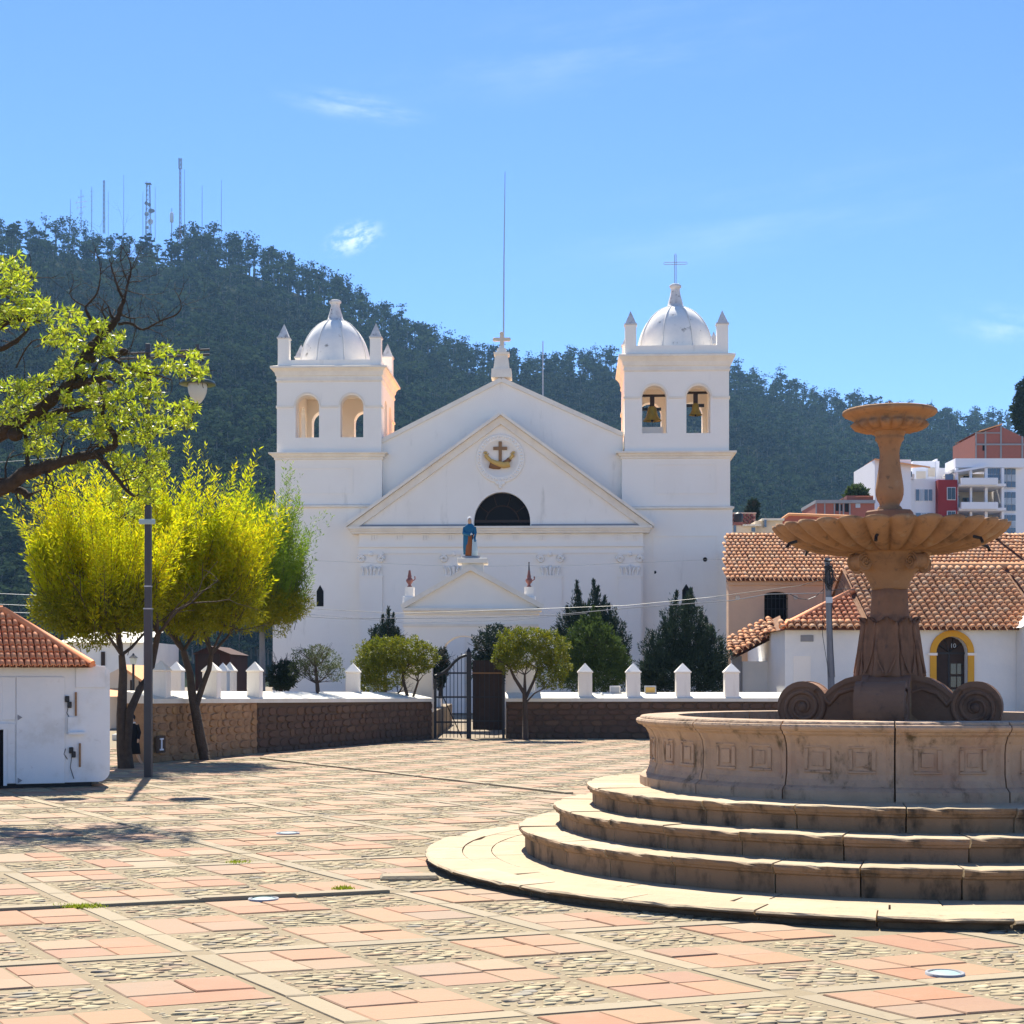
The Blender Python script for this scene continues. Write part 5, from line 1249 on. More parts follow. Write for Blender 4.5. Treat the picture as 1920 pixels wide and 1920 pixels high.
def plume_tree(label, base, trunks, crown_c, crown_r, nshoot, shoot_len, lps, m, fill, mf, stems=None, seed=0, top_bias=1.0, trunk_m=BARK, lw=(.085, .019)):
    """feathery tree: dense low crown with tall leafy shoots rising out of it"""
    t = thing("feathery_tree", label, "tree", base, 0)
    b = MB(); b.smooth = True
    for pts, r0, r1 in trunks:
        rr = [r0+(r1-r0)*k/(len(pts)-1) for k in range(len(pts))]; b.tube(pts, rr, 8)
        p, q = Vector(pts[-2]), Vector(pts[-1]); dd = (q-p).normalized()
        for k in range(5): branchy(b, q, dd+Vector((random.gauss(0, .6), random.gauss(0, .6), .25)), random.uniform(.5, .85), r1*.6, 2, .5, .15)
    part("trunk", b, trunk_m, t)
    cc, cr = np.array(crown_c), np.array(crown_r)
    # shoots
    d = unit(RNG.normal(size=(nshoot, 3))); d[:, 2] = np.abs(d[:, 2])*.9-.12; d = unit(d)
    nbun = 64; bd = unit(RNG.normal(size=(nbun, 3))); bd[:, 2] = np.abs(bd[:, 2])*1.0-.15; bd = unit(bd)
    bP = cc+bd*cr*RNG.uniform(.5, .95, (nbun, 1)); bdir = unit(bd*np.array([1, 1, 0])*RNG.uniform(.15, .75, (nbun, 1))+np.array([0, 0, 1.0])); bl = RNG.uniform(*shoot_len, nbun)*(.4+.6*np.clip(bd[:, 2]+.4, 0, 1))
    bi = RNG.integers(0, nbun, nshoot)
    P0 = bP[bi]+RNG.normal(size=(nshoot, 3))*np.array([.11, .11, .20]); dirs = unit(bdir[bi]+RNG.normal(size=(nshoot, 3))*.06)
    ln = bl[bi]*RNG.uniform(.55, 1.05, nshoot)
    tt = RNG.uniform(0, 1, (nshoot, lps))**.85
    C = (P0[:, None]+dirs[:, None]*(ln[:, None]*tt)[..., None]); wid = (.07*(1-tt*.8)+.010)[..., None]
    ang = RNG.normal(size=(nshoot, lps, 3)); ang -= (ang*dirs[:, None]).sum(-1, keepdims=True)*dirs[:, None]; ang /= np.linalg.norm(ang, axis=-1, keepdims=True)
    C = C+ang*wid*RNG.uniform(.1, 1, (nshoot, lps, 1)); D = dirs[:, None]*.75+ang*.75
    C, D = C.reshape(-1, 3), D.reshape(-1, 3)
    leafobj("foliage", leaves(C, D, RNG.uniform(.7, 1.3, len(C))*lw[0], RNG.uniform(.8, 1.2, len(C))*lw[1]), m, t)
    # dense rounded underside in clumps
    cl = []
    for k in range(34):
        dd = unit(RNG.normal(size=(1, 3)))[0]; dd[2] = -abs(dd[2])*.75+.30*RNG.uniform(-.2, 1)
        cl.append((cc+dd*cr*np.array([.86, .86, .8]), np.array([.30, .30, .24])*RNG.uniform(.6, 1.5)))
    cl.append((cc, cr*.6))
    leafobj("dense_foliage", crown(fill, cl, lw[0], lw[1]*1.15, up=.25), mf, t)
    b = MB()
    for k in range(0, nshoot, 4):
        p = P0[k]; q = p+dirs[k]*ln[k]*.9; b.tube([tuple(p-dirs[k]*.3), tuple(q)], [.008, .003], 3, cap=False)
    part("twigs", b, BARK, t); return t
d1 = 28.0; B1 = gnd(233, 1441)
plume_tree("feathery yellow-green tree with two dark trunks behind the lamp post, left of the pair", B1,
    [([B1, at(229, 1400, d1), at(228, 1340, d1), at(231, 1262, d1+.1), at(228, 1228, d1+.1)], .12, .055), ([B1+Vector((.08, 0, 0)), at(237, 1400, d1), at(243, 1335, d1), at(262, 1292, d1+.2), at(284, 1250, d1+.3), at(296, 1190, d1+.3)], .10, .05)],
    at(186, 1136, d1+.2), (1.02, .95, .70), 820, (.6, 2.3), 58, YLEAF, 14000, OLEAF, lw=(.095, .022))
d2 = 30.9; B2 = gnd(385, 1425)
plume_tree("feathery yellow tree with leaning forked trunk before the tan stone wall", B2,
    [([B2, at(376, 1385, d2), at(366, 1330, d2), at(360, 1300, d2), at(356, 1262, d2), at(344, 1222, d2)], .115, .06), ([at(368, 1322, d2), at(380, 1285, d2), at(392, 1255, d2), at(396, 1228, d2)], .065, .045)],
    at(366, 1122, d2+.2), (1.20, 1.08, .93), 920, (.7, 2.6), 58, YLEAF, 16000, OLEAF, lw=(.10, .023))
d3 = 39.5; B3 = at(492, 1306, d3)
plume_tree("feathery mid-green tree with straight grey trunk inside the churchyard wall", Vector((B3.x, d3, 0)),
    [([Vector((B3.x, d3, 0)), at(492, 1240, d3), at(491, 1185, d3)], .085, .065)], at(503, 1122, d3), (.84, .82, 1.0), 620, (.8, 2.9), 52, GLEAF, 13000, OLEAF, trunk_m=POLE, lw=(.10, .02))

# branch of a big tree reaching in from the left, its trunk outside the picture
dF = 20.0
tr = thing("overhanging_tree", "gnarled tree whose dark limbs and bright glossy leaves reach in from the left", "tree", (at(-330, 0, dF).x, dF, 0))
def pl(*pts): return [at(x, y, dF+dd) for x, y, dd in pts]
limbs = [
 (pl((-330, 1700, 0), (-325, 1500, 0), (-310, 1250, 0), (-270, 1050, 0), (-200, 940, 0)), .30, .15),
 (pl((-270, 1050, 0), (-160, 985, .1), (-60, 945, 0), (10, 912, 0), (55, 885, 0), (95, 872, -.1), (150, 858, -.1), (180, 852, -.1), (206, 840, -.1)), .13, .04),
 (pl((8, 908, 0), (30, 918, .1), (56, 930, .1)), .06, .05),
 (pl((-200, 940, 0), (-90, 880, .2), (0, 812, .1), (60, 778, 0), (105, 742, 0), (140, 712, 0), (155, 672, 0), (182, 640, 0), (212, 610, 0), (225, 582, 0), (232, 562, 0)), .115, .024),
 (pl((60, 790, 0), (110, 772, .1), (150, 765, .2), (200, 762, .2), (215, 768, .2)), .045, .018),
 (pl((140, 722, 0), (170, 715, -.2), (205, 708, -.2), (225, 720, -.2)), .05, .02),
 (pl((-200, 940, 0), (-150, 780, .3), (-80, 660, .3), (0, 610, .3), (40, 600, .3), (75, 604, .3)), .10, .02),
 (pl((-80, 660, .3), (-60, 560, .4), (10, 540, .4), (40, 500, .4)), .07, .015),
 (pl((0, 655, .3), (30, 640, .3), (55, 615, .3)), .035, .015),
 (pl((180, 852, -.1), (195, 865, -.2), (225, 905, -.2), (248, 928, -.2), (262, 930, -.2)), .04, .012),
 (pl((206, 840, -.1), (216, 835, -.1), (212, 810, -.1), (192, 790, -.1), (195, 760, -.1)), .045, .016),
 (pl((52, 875, 0), (50, 830, .1), (42, 800, .1), (20, 770, .1)), .03, .012),
 (pl((188, 632, 0), (165, 590, -.2), (160, 575, -.2)), .028, .012),
 (pl((232, 562, 0), (222, 540, 0), (212, 510, 0), (208, 495, 0)), .02, .006),
 (pl((232, 562, 0), (240, 530, .1), (246, 505, .1), (240, 480, .1)), .02, .005),
 (pl((240, 530, .1), (232, 510, .1), (226, 490, .1)), .010, .004),
 (pl((160, 575, -.2), (182, 550, -.2), (188, 515, -.2), (186, 485, -.2)), .014, .004),
 (pl((160, 575, -.2), (138, 562, -.2), (130, 550, -.2)), .010, .004),
 (pl((222, 608, 0), (245, 606, 0), (268, 618, 0), (300, 602, 0), (330, 590, 0), (340, 575, 0), (335, 556, 0)), .018, .005),
 (pl((268, 618, 0), (285, 612, 0), (305, 610, 0)), .010, .004),
 (pl((30, 690, .2), (60, 640, .2), (100, 640, .2)), .012, .004),
 (pl((200, 660, 0), (240, 690, -.3), (280, 700, -.3), (322, 712, -.3)), .025, .008),
]
b = MB(); b.smooth = True
def wob(pts, rad):
    """smooth curve through limb points with a crooked line and uneven thickness"""
    P = []; R_ = []
    n = len(pts)
    for i in range(n-1):
        p0, p1, p2, p3 = pts[max(i-1, 0)], pts[i], pts[i+1], pts[min(i+2, n-1)]
        for k in range(4):
            u = k/4; q = .5*((2*p1)+(p2-p0)*u+(2*p0-5*p1+4*p2-p3)*u*u+(3*p1-p0-3*p2+p3)*u**3)
            r = rad[i]+(rad[i+1]-rad[i])*u; q = q+Vector((random.gauss(0, .10), random.gauss(0, .10), random.gauss(0, .10)))*r*1.2; P.append(q); R_.append(r*random.uniform(.86, 1.16))
    P.append(pts[-1]); R_.append(rad[-1]); return P, R_
sprouts = []
for pts, r0, r1 in limbs:
    P, R_ = wob(pts, [r0+(r1-r0)*k/(len(pts)-1) for k in range(len(pts))]); b.tube(P, R_, 8)
    if r0 < .3:
        for k in range(2, len(P)):
            if random.random() < .35 and P[k].x > -7.2: sprouts.append((P[k], R_[k]))
for x, y, r in ((174, 648, .07), (168, 672, .075), (28, 815, .10), (92, 720, .06), (155, 708, .07), (232, 660, .06)):
    q = at(x, y, dF-.02); b.ball(q, (r, r, r*.85), 9, 6)          # burls and old epiphyte knots
part("trunk", b, BARKL, tr)
tw = MB(); tips = []
for p, r in sprouts: branchy(tw, p, Vector((random.gauss(.2, .6), random.gauss(0, .5), random.gauss(.2, .6))), random.uniform(.18, .4), min(.016, r*.5), 2, .6, .05, None)
for p, r in [(at(240, 480, dF+.1), 0), (at(208, 495, dF), 0), (at(226, 490, dF), 0), (at(186, 485, dF-.2), 0), (at(130, 550, dF-.2), 0), (at(335, 556, dF), 0), (at(300, 602, dF), 0), (at(305, 610, dF), 0), (at(246, 505, dF+.1), 0), (at(222, 540, dF), 0), (at(188, 515, dF-.2), 0)]:
    for q in range(2): branchy(tw, p, Vector((random.gauss(0, .5), random.gauss(0, .4), .6)), random.uniform(.10, .2), .006, 1, .5, .1, None)
patches = [(25, 515, 42, 40), (30, 560, 45, 35), (50, 590, 40, 26), (75, 575, 26, 20), (10, 600, 30, 24), (120, 600, 38, 24), (140, 625, 30, 24), (100, 635, 22, 16), (185, 610, 24, 14), (210, 632, 26, 20), (140, 655, 24, 14), (200, 655, 22, 16),
 (30, 735, 40, 24), (70, 728, 40, 22), (110, 700, 30, 16), (45, 765, 50, 22), (20, 790, 32, 16), (135, 685, 22, 16), (150, 745, 35, 18), (80, 810, 34, 24), (70, 838, 26, 14), (110, 790, 30, 16), (185, 735, 26, 18), (180, 690, 30, 18),
 (240, 700, 34, 20), (275, 690, 30, 18), (312, 660, 20, 16), (330, 690, 26, 14), (375, 690, 22, 12), (360, 668, 16, 10), (240, 745, 44, 24), (285, 735, 38, 22), (215, 775, 40, 22), (265, 780, 42, 22), (330, 770, 34, 20), (345, 795, 22, 14), (305, 800, 26, 16), (170, 805, 34, 18), (210, 818, 30, 18), (255, 820, 36, 18), (360, 760, 14, 10), (300, 845, 26, 14), (290, 870, 26, 16), (270, 900, 26, 20), (245, 880, 26, 20), (225, 860, 22, 14), (280, 930, 20, 16), (215, 930, 14, 18), (155, 880, 12, 8), (250, 960, 14, 12), (365, 700, 14, 10), (120, 740, 16, 10)]
ros = []
for x, y, rx, ry in patches:
    for k in range(int(9+rx*ry/36)):
        ang = random.uniform(0, 6.28); rr = math.sqrt(random.random()); q = at(x+rx*rr*math.cos(ang), y+ry*rr*math.sin(ang), dF+random.gauss(-.1, .38)); ros.append(q)
C, D = [], []
for q in ros:
    ax = Vector((random.gauss(.25, .6), random.gauss(0, .6), random.gauss(.45, .5))).normalized()
    tw.tube([q-ax*random.uniform(.06, .16), q], [.006, .003], 3, cap=False)
    for k in range(random.randint(7, 12)): C.append(q-ax*random.uniform(0, .05)); D.append(ax*random.uniform(.2, 1.0)+Vector((random.gauss(0, .6), random.gauss(0, .6), random.gauss(0, .6))))
part("twigs", tw, BARKL, tr)
n = len(C); leafobj("foliage", leaves(np.array([tuple(c) for c in C]), np.array([tuple(c) for c in D]), RNG.uniform(.055, .105, n), RNG.uniform(.017, .027, n)), FLEAF, tr)

# clipped round trees on the wall
def hedge_tree(label, base, pts, clumps, n, d, m, L=.06, W=.03, fill=None):
    t = thing("hedge_tree", label, "tree", base, 0)
    b = MB(); b.smooth = True
    for q, r0, r1 in pts:
        b.tube([at(x, y, d) for x, y in q], [r0+(r1-r0)*k/(len(q)-1) for k in range(len(q))], 7)
        e = at(*q[-1], d)
        for k in range(5): branchy(b, e, Vector((random.gauss(0, .7), random.gauss(0, .6), .7)), .22, r1*.7, 2, .55, .2)
    part("trunk", b, BARK, t)
    cl = [(np.array(at(x, y, d)), np.array((rx*d/F, min(rx, 60)*d/F*.9, ry*d/F))) for x, y, rx, ry in clumps]
    leafobj("foliage", crown(n, cl, L, W, up=.3), m, t)
dh = 40.9
hedge_tree("flat-topped clipped tree with yellowish leaves left of the iron gate", Vector((at(768, 0, dh).x, dh, 0)),
    [([(768, 1388), (767, 1345), (765, 1310), (757, 1280), (755, 1262)], .07, .03), ([(767, 1330), (777, 1300), (784, 1278)], .04, .025), ([(766, 1345), (752, 1318), (746, 1300)], .03, .02)],
    [(700, 1235, 34, 36), (730, 1225, 40, 30), (765, 1222, 40, 26), (795, 1230, 28, 24), (690, 1255, 26, 26), (720, 1262, 40, 28), (700, 1285, 30, 14), (775, 1250, 34, 14)], 17000, dh, TLEAF)
hedge_tree("domed clipped tree with green and rusty leaves right of the iron gate", Vector((at(985, 0, dh).x, dh, 0)),
    [([(985, 1388), (985, 1340), (983, 1300), (965, 1272), (955, 1250)], .08, .03), ([(985, 1310), (1000, 1278), (1008, 1255)], .05, .025), ([(984, 1300), (984, 1265)], .05, .025), ([(987, 1316), (1002, 1300), (1022, 1290)], .025, .015)],
    [(965, 1205, 34, 26), (1000, 1200, 36, 22), (1030, 1215, 34, 30), (1048, 1245, 22, 32), (985, 1230, 50, 24), (1030, 1268, 26, 24), (950, 1235, 26, 26)], 15500, dh, TLEAF)
def bush(label, name, d, clumps, n, m, L, W, up, base_px, trunk=True, out=.8, cat="shrub", grp=None, spikes=None):
    x0, y0 = base_px; base = at(x0, y0, d); t = thing(name, label, cat, Vector((base.x, d, max(0, base.z))), 0, grp)
    cl = [(np.array(at(x, y, d+(RNG.uniform(-.3, .3)))), np.array((rx*d/F, rx*d/F*.85, ry*d/F))) for x, y, rx, ry in clumps]
    V, Q = crown(n, cl, L, W, up=up, out=out, shell=.45)
    if spikes:
        P0, DD = [], []
        for (x, y, x2, y2, k, wd) in spikes:
            a_, b_ = np.array(at(x, y, d)), np.array(at(x2, y2, d)); tt = RNG.uniform(0, 1, (k, 1))
            P = a_+(b_-a_)*tt+RNG.normal(size=(k, 3))*wd*(1.05-tt)*d/F; P0.append(P); DD.append((b_-a_)/np.linalg.norm(b_-a_)*1.2+RNG.normal(size=(k, 3))*.42)
        V2, Q2 = leaves(np.concatenate(P0), np.concatenate(DD), L*1.1, W); Q2 = Q2+len(V); V = np.concatenate([V, V2]); Q = np.concatenate([Q, Q2])
    leafobj("foliage", (V, Q), m, t)
    b = MB(); b.smooth = True; top = at(clumps[0][0], clumps[0][1], d); b.tube([Vector((base.x, d, max(0, base.z)-.05)), top], [.06, .03], 6)
    for k in range(7): branchy(b, top, Vector((random.gauss(0, .8), random.gauss(0, .8), .5)), .3, .018, 2, .5, .2)
    part("trunk", b, BARK, t); return t
def sp(cx, ytop, ybase, w, n): return [(cx+random.uniform(-w, w)*.4, ybase, cx+random.uniform(-w, w)*.25, ytop, n, w*.55)]
SPK = []
for x, yt in ((1205, 1225), (1218, 1190), (1236, 1160), (1252, 1140), (1264, 1112), (1278, 1128), (1302, 1106), (1316, 1150), (1336, 1160), (1350, 1180), (1362, 1210), (1200, 1250), (1228, 1200), (1290, 1120), (1325, 1190)): SPK += sp(x+(1283-x)*.15, yt, yt+95, 17, 620)
bush("largest dark conifer, broad and spiky, at the right of the church front", "dark_conifer", 45.0,
     [(1283, 1200, 45, 75), (1250, 1235, 46, 58), (1318, 1235, 46, 55), (1285, 1260, 80, 46), (1225, 1265, 26, 34), (1345, 1265, 26, 34)], 26000, CLEAF, .11, .026, .9, (1283, 1300), spikes=SPK, cat="conifer", grp="dark conifers before the church")
SPK = []
for x, yt in ((1040, 1175), (1056, 1140), (1078, 1092), (1086, 1110), (1112, 1090), (1120, 1102), (1136, 1120), (1150, 1135), (1160, 1160), (1172, 1190), (1032, 1190)): SPK += sp(x+(1105-x)*.15, yt, yt+85, 16, 560)
bush("dark conifer with two pointed tops behind the green bush", "dark_conifer", 48.0,
     [(1105, 1185, 45, 62), (1075, 1200, 36, 50), (1140, 1205, 36, 56), (1165, 1240, 18, 46)], 14000, CLEAF, .11, .026, .9, (1105, 1300), spikes=SPK, cat="conifer", grp="dark conifers before the church")
SPK = []
for x, yt in ((692, 1195), (702, 1180), (716, 1155), (728, 1140), (738, 1152), (748, 1180)): SPK += sp(x+(722-x)*.15, yt, yt+60, 11, 420)
bush("small dark-green conifer rising behind the left clipped tree", "dark_conifer", 45.5, [(722, 1205, 30, 34), (715, 1228, 34, 24)], 6000, CLEAF, .09, .024, .9, (722, 1300), spikes=SPK, cat="conifer", grp="dark conifers before the church")
SPK = []
for x, yt in ((1060, 1195), (1075, 1170), (1092, 1152), (1108, 1140), (1120, 1150), (1140, 1172), (1158, 1195), (1172, 1215), (1100, 1160)): SPK += sp(x+(1112-x)*.1, yt, yt+75, 16, 620)
bush("bright green bushy conifer between the clipped tree and the dark conifer", "green_conifer", 44.0,
     [(1112, 1215, 46, 52), (1085, 1240, 36, 46), (1140, 1245, 36, 48), (1112, 1270, 62, 30)], 17000, CLEAF2, .095, .026, .8, (1112, 1300), spikes=SPK, cat="conifer")
bush("dark bush behind the iron gate, left of the right clipped tree", "dark_bush", 44.5, [(915, 1222, 30, 42), (935, 1200, 28, 28), (950, 1228, 26, 38), (908, 1255, 24, 30), (930, 1250, 24, 30)], 13000, CLEAF, .07, .03, .3, (925, 1300))
bush("narrow dark bush touching the left gate post", "dark_bush", 42.8, [(826, 1250, 15, 24), (822, 1272, 14, 20), (830, 1232, 9, 16)], 4500, CLEAF, .06, .028, .3, (826, 1306))
bush("dark round bush behind the bare shrub by the wall's corner", "dark_bush", 38.5, [(522, 1268, 20, 24), (540, 1262, 20, 22), (530, 1280, 24, 14)], 5500, CLEAF, .06, .028, .3, (528, 1306))
bush("thin half-bare shrub with twiggy crown on the left wall", "bare_shrub", 37.6, [(592, 1250, 30, 22), (570, 1235, 24, 18), (615, 1240, 26, 18), (560, 1255, 18, 18), (630, 1262, 16, 16), (597, 1222, 24, 12)], 3600, SHRUBL, .055, .022, .4, (597, 1306))
b = MB(); b.smooth = True; t = thing("wall_creeper", "forked dark stem growing up the wall beneath the thin shrub", "stem", at(595, 1400, 37.0))
b.tube([at(594, 1352, 37.2), at(590, 1325, 37.0), at(596, 1306, 37.0), at(594, 1280, 37.3)], [.02, .03, .035, .03], 6)
for k in range(14): branchy(b, at(594, 1282, 37.3), Vector((random.gauss(0, .9), random.gauss(0, .7), .8)), .28, .014, 2, .5, .2)
part("stem", b, BARK, t)
for xq, lb in ((490, "left of two dark branch stubs jutting from the dark wall"), (544, "right of two dark branch stubs jutting from the dark wall")):
    q = at(xq, 1335, 35.6 if xq < 500 else 37.2); t = thing("wall_stump", lb, "stump", q, 0, "branch stubs on the wall"); b = MB(); b.smooth = True
    b.tube([q+Vector((-.05, -.05, -.18)), q+Vector((0, -.12, 0)), q+Vector((.04, -.1, .16)), q+Vector((.02, -.05, .3))], [.02, .05, .045, .02], 6); b.tube([q+Vector((0, -.12, 0)), q+Vector((.1, -.12, .16))], [.035, .015], 6); part("stub", b, BARK, t)
bush("small green tree between the brick house and the tall white building", "small_tree", 132, [(1607, 925, 16, 12), (1598, 935, 12, 10), (1615, 934, 10, 10)], 2600, CLEAF2, .35, .16, .4, (1607, 960), cat="tree")
bush("small dark tree behind the pink brick roof near the church", "small_tree", 118, [(1412, 952, 6, 12), (1410, 965, 8, 10)], 1500, CLEAF, .35, .14, .5, (1411, 985), cat="tree")
bush("tall dark eucalyptus at the right edge of the picture", "tall_tree", 190, [(1925, 740, 18, 26), (1915, 775, 16, 22), (1932, 790, 22, 26), (1940, 720, 18, 22), (1918, 800, 10, 16)], 7000, EULEAF_D, .5, .2, .1, (1930, 900), cat="tree")
bush("leafy green clump in a planter beyond the lamp post", "planter_shrub", 50, [(262, 1338, 14, 9), (272, 1330, 10, 8)], 2400, CLEAF2, .10, .05, .4, (264, 1350))

# ------------------------------------------------------------------ lamp post with two arms
q = gnd(278, 1457); lp = thing("street_lamp", "tall dark square lamp post with crossarm and two hanging glass lamps", "street lamp", q)
dl = q.y
b = MB(); b.box((-.06, -.06, 0), (.06, .06, 2.7), .008); b.box((-.05, -.05, 2.7), (.05, .05, 4.35), .006); b.box((-.04, -.04, 4.35), (.04, .04, 6.95), .006); part("post", b, POSTM, lp, world=False)
for q_, z_ in ((.056, 3.05), (.066, 2.69)):
    b = MB(); b.box((-q_, -q_, z_), (q_, q_, z_+.02)); part("collar", b, STEEL, lp, world=False)
def lx(x): return (x-278)*dl/F
def lz(y): return 1.6+(1270-y)*dl/F
for yy, x0, x1 in ((662, 215, 395), (671, 215, 395)):
    b = MB(); b.tube([(lx(x0), -.075, lz(yy+4)), (lx(x1), -.075, lz(yy-5))], .020, 6); part("crossarm", b, POSTM, lp, world=False)
for xq in (372, 180):
    b = MB(); b.box((lx(xq)-.03, -.11, lz(690)), (lx(xq)+.03, -.04, lz(648))); part("hanger", b, POSTM, lp, world=False)
    zz = lz(722)
    b = MB(); b.smooth = True; b.M = Matrix.Translation((lx(xq), -.075, 0))
    b.lathe([(.03, lz(690)+.02), (.09, lz(700)), (.10, lz(705)), (.11, lz(711)), (.27, lz(717)), (.295, zz), (.28, zz-.012), (.17, zz-.005)], 24, cap=False); part("shade", b, GREEN_P, lp, world=False)
    b = MB(); b.smooth = True; b.M = Matrix.Translation((lx(xq), -.075, 0))
    b.lathe([(.15, zz), (.155, zz-.06), (.142, zz-.14), (.105, zz-.23), (.055, zz-.295), (.02, zz-.318), (.003, zz-.322)], 20, cap=False); part("globe", b, FROST, lp, world=False)
b = MB(); b.box((-.13, -.10, lz(984)), (.13, -.07, lz(974)), .01); b.box((-.04, -.07, lz(983)), (.04, -.04, lz(975))); part("small_sign", b, LENS, lp, world=False)
# far lamp
q = at(250, 1372, 44.0); t = thing("street_lamp", "small distant lantern post seen between the dark trunks", "street lamp", (q.x, 44, 0)); z0 = at(0, 1245, 44).z
b = MB(); b.tube([(0, 0, 0), (0, 0, z0)], .035, 6); part("post", b, IRON, t, world=False)
b = MB(); b.lathe([(.07, z0), (.11, z0+.16), (.10, z0+.17)], 6); part("lantern", b, FROST, t, world=False); b = MB(); b.lathe([(.13, z0+.17), (.04, z0+.25), (.01, z0+.3)], 6); part("cap", b, IRON, t, world=False)

# ------------------------------------------------------------------ tiled roofs
def tile_mesh(m, r=.10, ln=.42, n=5, thick=.014):
    b = MB(); b.smooth = True; V = []
    for j in range(2):
        rr = r*(1.0 if j == 0 else .82)
        for rad in (rr, rr-thick):
            for k in range(n+1):
                a = PI*k/n; V.append((rad*math.cos(a), ln*j, rad*math.sin(a)*.85+(.02 if j == 0 else 0)))
    N1 = n+1; Fs = []
    for k in range(n): Fs += [(k, k+1, 2*N1+k+1, 2*N1+k)[::-1], (N1+k, N1+k+1, k+1, k)[::-1], (N1+k, 3*N1+k, 3*N1+k+1, N1+k+1)[::-1]]
    b.add(V, Fs); return b
def roof_tiles(root, O, e, s, W_, L_, pitch, row, m1, m2, clip=None, r=None, budget=300, skip=None, jit=1.0):
    """clay cover tiles over a plane: O lower corner, e along the eave, s up the slope"""
    O, e, s = Vector(O), Vector(e).normalized(), Vector(s).normalized(); nrm = e.cross(s).normalized()
    if nrm.z < 0: nrm = -nrm
    r = r or pitch*.455; base = tile_mesh(m1, r, row*1.18); me = base.mesh("roof_tile", m1); bm = MB(); cnt = 0
    nc, nr_ = int(W_/pitch), int(math.ceil(L_/row))
    cells = [(i, j) for j in range(nr_) for i in range(nc)]
    cells = [(i, j) for i, j in cells if clip is None or clip((i+.5)*pitch, (j+.5)*row)]
    if len(cells) > budget and skip: cells.sort(key=lambda c: skip((c[0]+.5)*pitch, (c[1]+.5)*row))
    for i, j in cells:
        a = random.gauss(0, .035)*jit; ee = e*math.cos(a)+s*math.sin(a); ss = s*math.cos(a)-e*math.sin(a)
        tl = .040*min(1, r/.08)+random.gauss(0, .012)*jit; ss2 = (ss-nrm*tl).normalized(); nn = ee.cross(ss2)
        if nn.z < 0: nn = -nn; ee = -ee
        P = O+e*((i+.5)*pitch+random.gauss(0, .008)*jit)+s*(j*row-.03+random.gauss(0, .012)*jit)+nrm*(.055*min(1, r/.09)+random.gauss(0, .004)*jit)
        M = Matrix(((ee.x, ss2.x, nn.x, P.x), (ee.y, ss2.y, nn.y, P.y), (ee.z, ss2.z, nn.z, P.z), (0, 0, 0, 1)))
        if cnt < budget:
            o = link("roof_tile", me, root); rl = root.matrix_basis.copy(); rl = Matrix.Translation(root.location)@Matrix.Rotation(root.rotation_euler.z, 4, 'Z') if root.parent is None else Matrix()
            L_m = rl.inverted()@M; o.location = L_m.translation; o.rotation_euler = L_m.to_euler()
        else:
            bm.M = M; bm.smooth = True; bm.add(base.v, base.f)
        cnt += 1
    if bm.f:
        bm.M = Matrix(); rl = Matrix.Translation(root.location)@Matrix.Rotation(root.rotation_euler.z, 4, 'Z') if root.parent is None else Matrix(); inv = rl.inverted(); bm.v = [tuple(inv@Vector(p)) for p in bm.v]
        link("tile_field", bm.mesh("tile_field", m2), root, kind='stuff')
    return cnt
# white house with the ochre arched door
DW = 44.0
wh = thing("white_house", "low whitewashed house with clay tile roof and ochre arched doorway", "house", (at(1700, 0, DW).x, DW, 0))
def wz(y, d=DW): return 1.6+(1270-y)*d/F
def wx(x, d=DW): return (x-960)*d/F
xl, xr = wx(1472), wx(2260); ze = wz(1178); rise, run = 1.86, 3.7
dx0, dx1 = wx(1755), wx(1814); dcx, dhf = (dx0+dx1)/2, (dx1-dx0)/2; zsp = wz(1190)-dhf-.05
b = MB(); b.prism([(xl, -.05), (dx0, -.05), (dx0, zsp)]+[(dcx-dhf*math.cos(PI*k/16), zsp+dhf*math.sin(PI*k/16)) for k in range(1, 16)]+[(dx1, zsp), (dx1, -.05), (xr, -.05), (xr, ze), (xl, ze)], DW, DW+.5)
part("front_wall", b, WHITE2, wh)
b = MB(); b.box((xl, DW+.503, -.05), (xl+.5, DW+7.0, ze-.05)); b.box((xr-.5, DW+.503, -.05), (xr, DW+7.0, ze)); b.box((xl+.51, DW+6.5, -.05), (xr-.51, DW+7, ze)); part("side_wall", b, WHITE2, wh)
b = MB(); w0 = .17
V = [(dx0-w0, 0), (dx0, 0), (dx0, zsp)]+[(dcx-dhf*math.cos(PI*k/16), zsp+dhf*math.sin(PI*k/16)) for k in range(1, 16)]+[(dx1, zsp), (dx1, 0), (dx1+w0, 0), (dx1+w0, zsp)]
V += [(dcx+(dhf+w0)*math.cos(PI*k/16), zsp+(dhf+w0)*math.sin(PI*k/16)) for k in range(1, 16)]+[(dx0-w0, zsp)]
b.prism(V, DW-.06, DW-.003); part("door_surround", b, YELLOWP, wh)
b = MB(); b.box((dx0-w0-.06, DW-.09, zsp-.09), (dx0+.02, DW-.004, zsp-.02)); b.box((dx1-.02, DW-.09, zsp-.09), (dx1+w0+.06, DW-.004, zsp-.02)); part("impost", b, WHITE, wh)
b = MB(); b.prism([(dx0, 0), (dx1, 0), (dx1, zsp)]+[(dcx+dhf*math.cos(PI*k/16), zsp+dhf*math.sin(PI*k/16)) for k in range(1, 16)]+[(dx0, zsp)], DW+.30, DW+.33); door = part("door", b, WOODDK, wh)
b = MB()
for k in range(1, 5):
    a = PI*k/5; b.tube([(dcx, DW+.28, zsp), (dcx+dhf*math.cos(a), DW+.28, zsp+dhf*math.sin(a))], .016, 4)
b.box((dx0, DW+.26, zsp-.05), (dx1, DW+.295, zsp)); b.box((dcx-.02, DW+.27, 0), (dcx+.02, DW+.298, zsp-.05))
b.shift(wh.location); link("door_frame", b.mesh("door_frame", IRON), door)
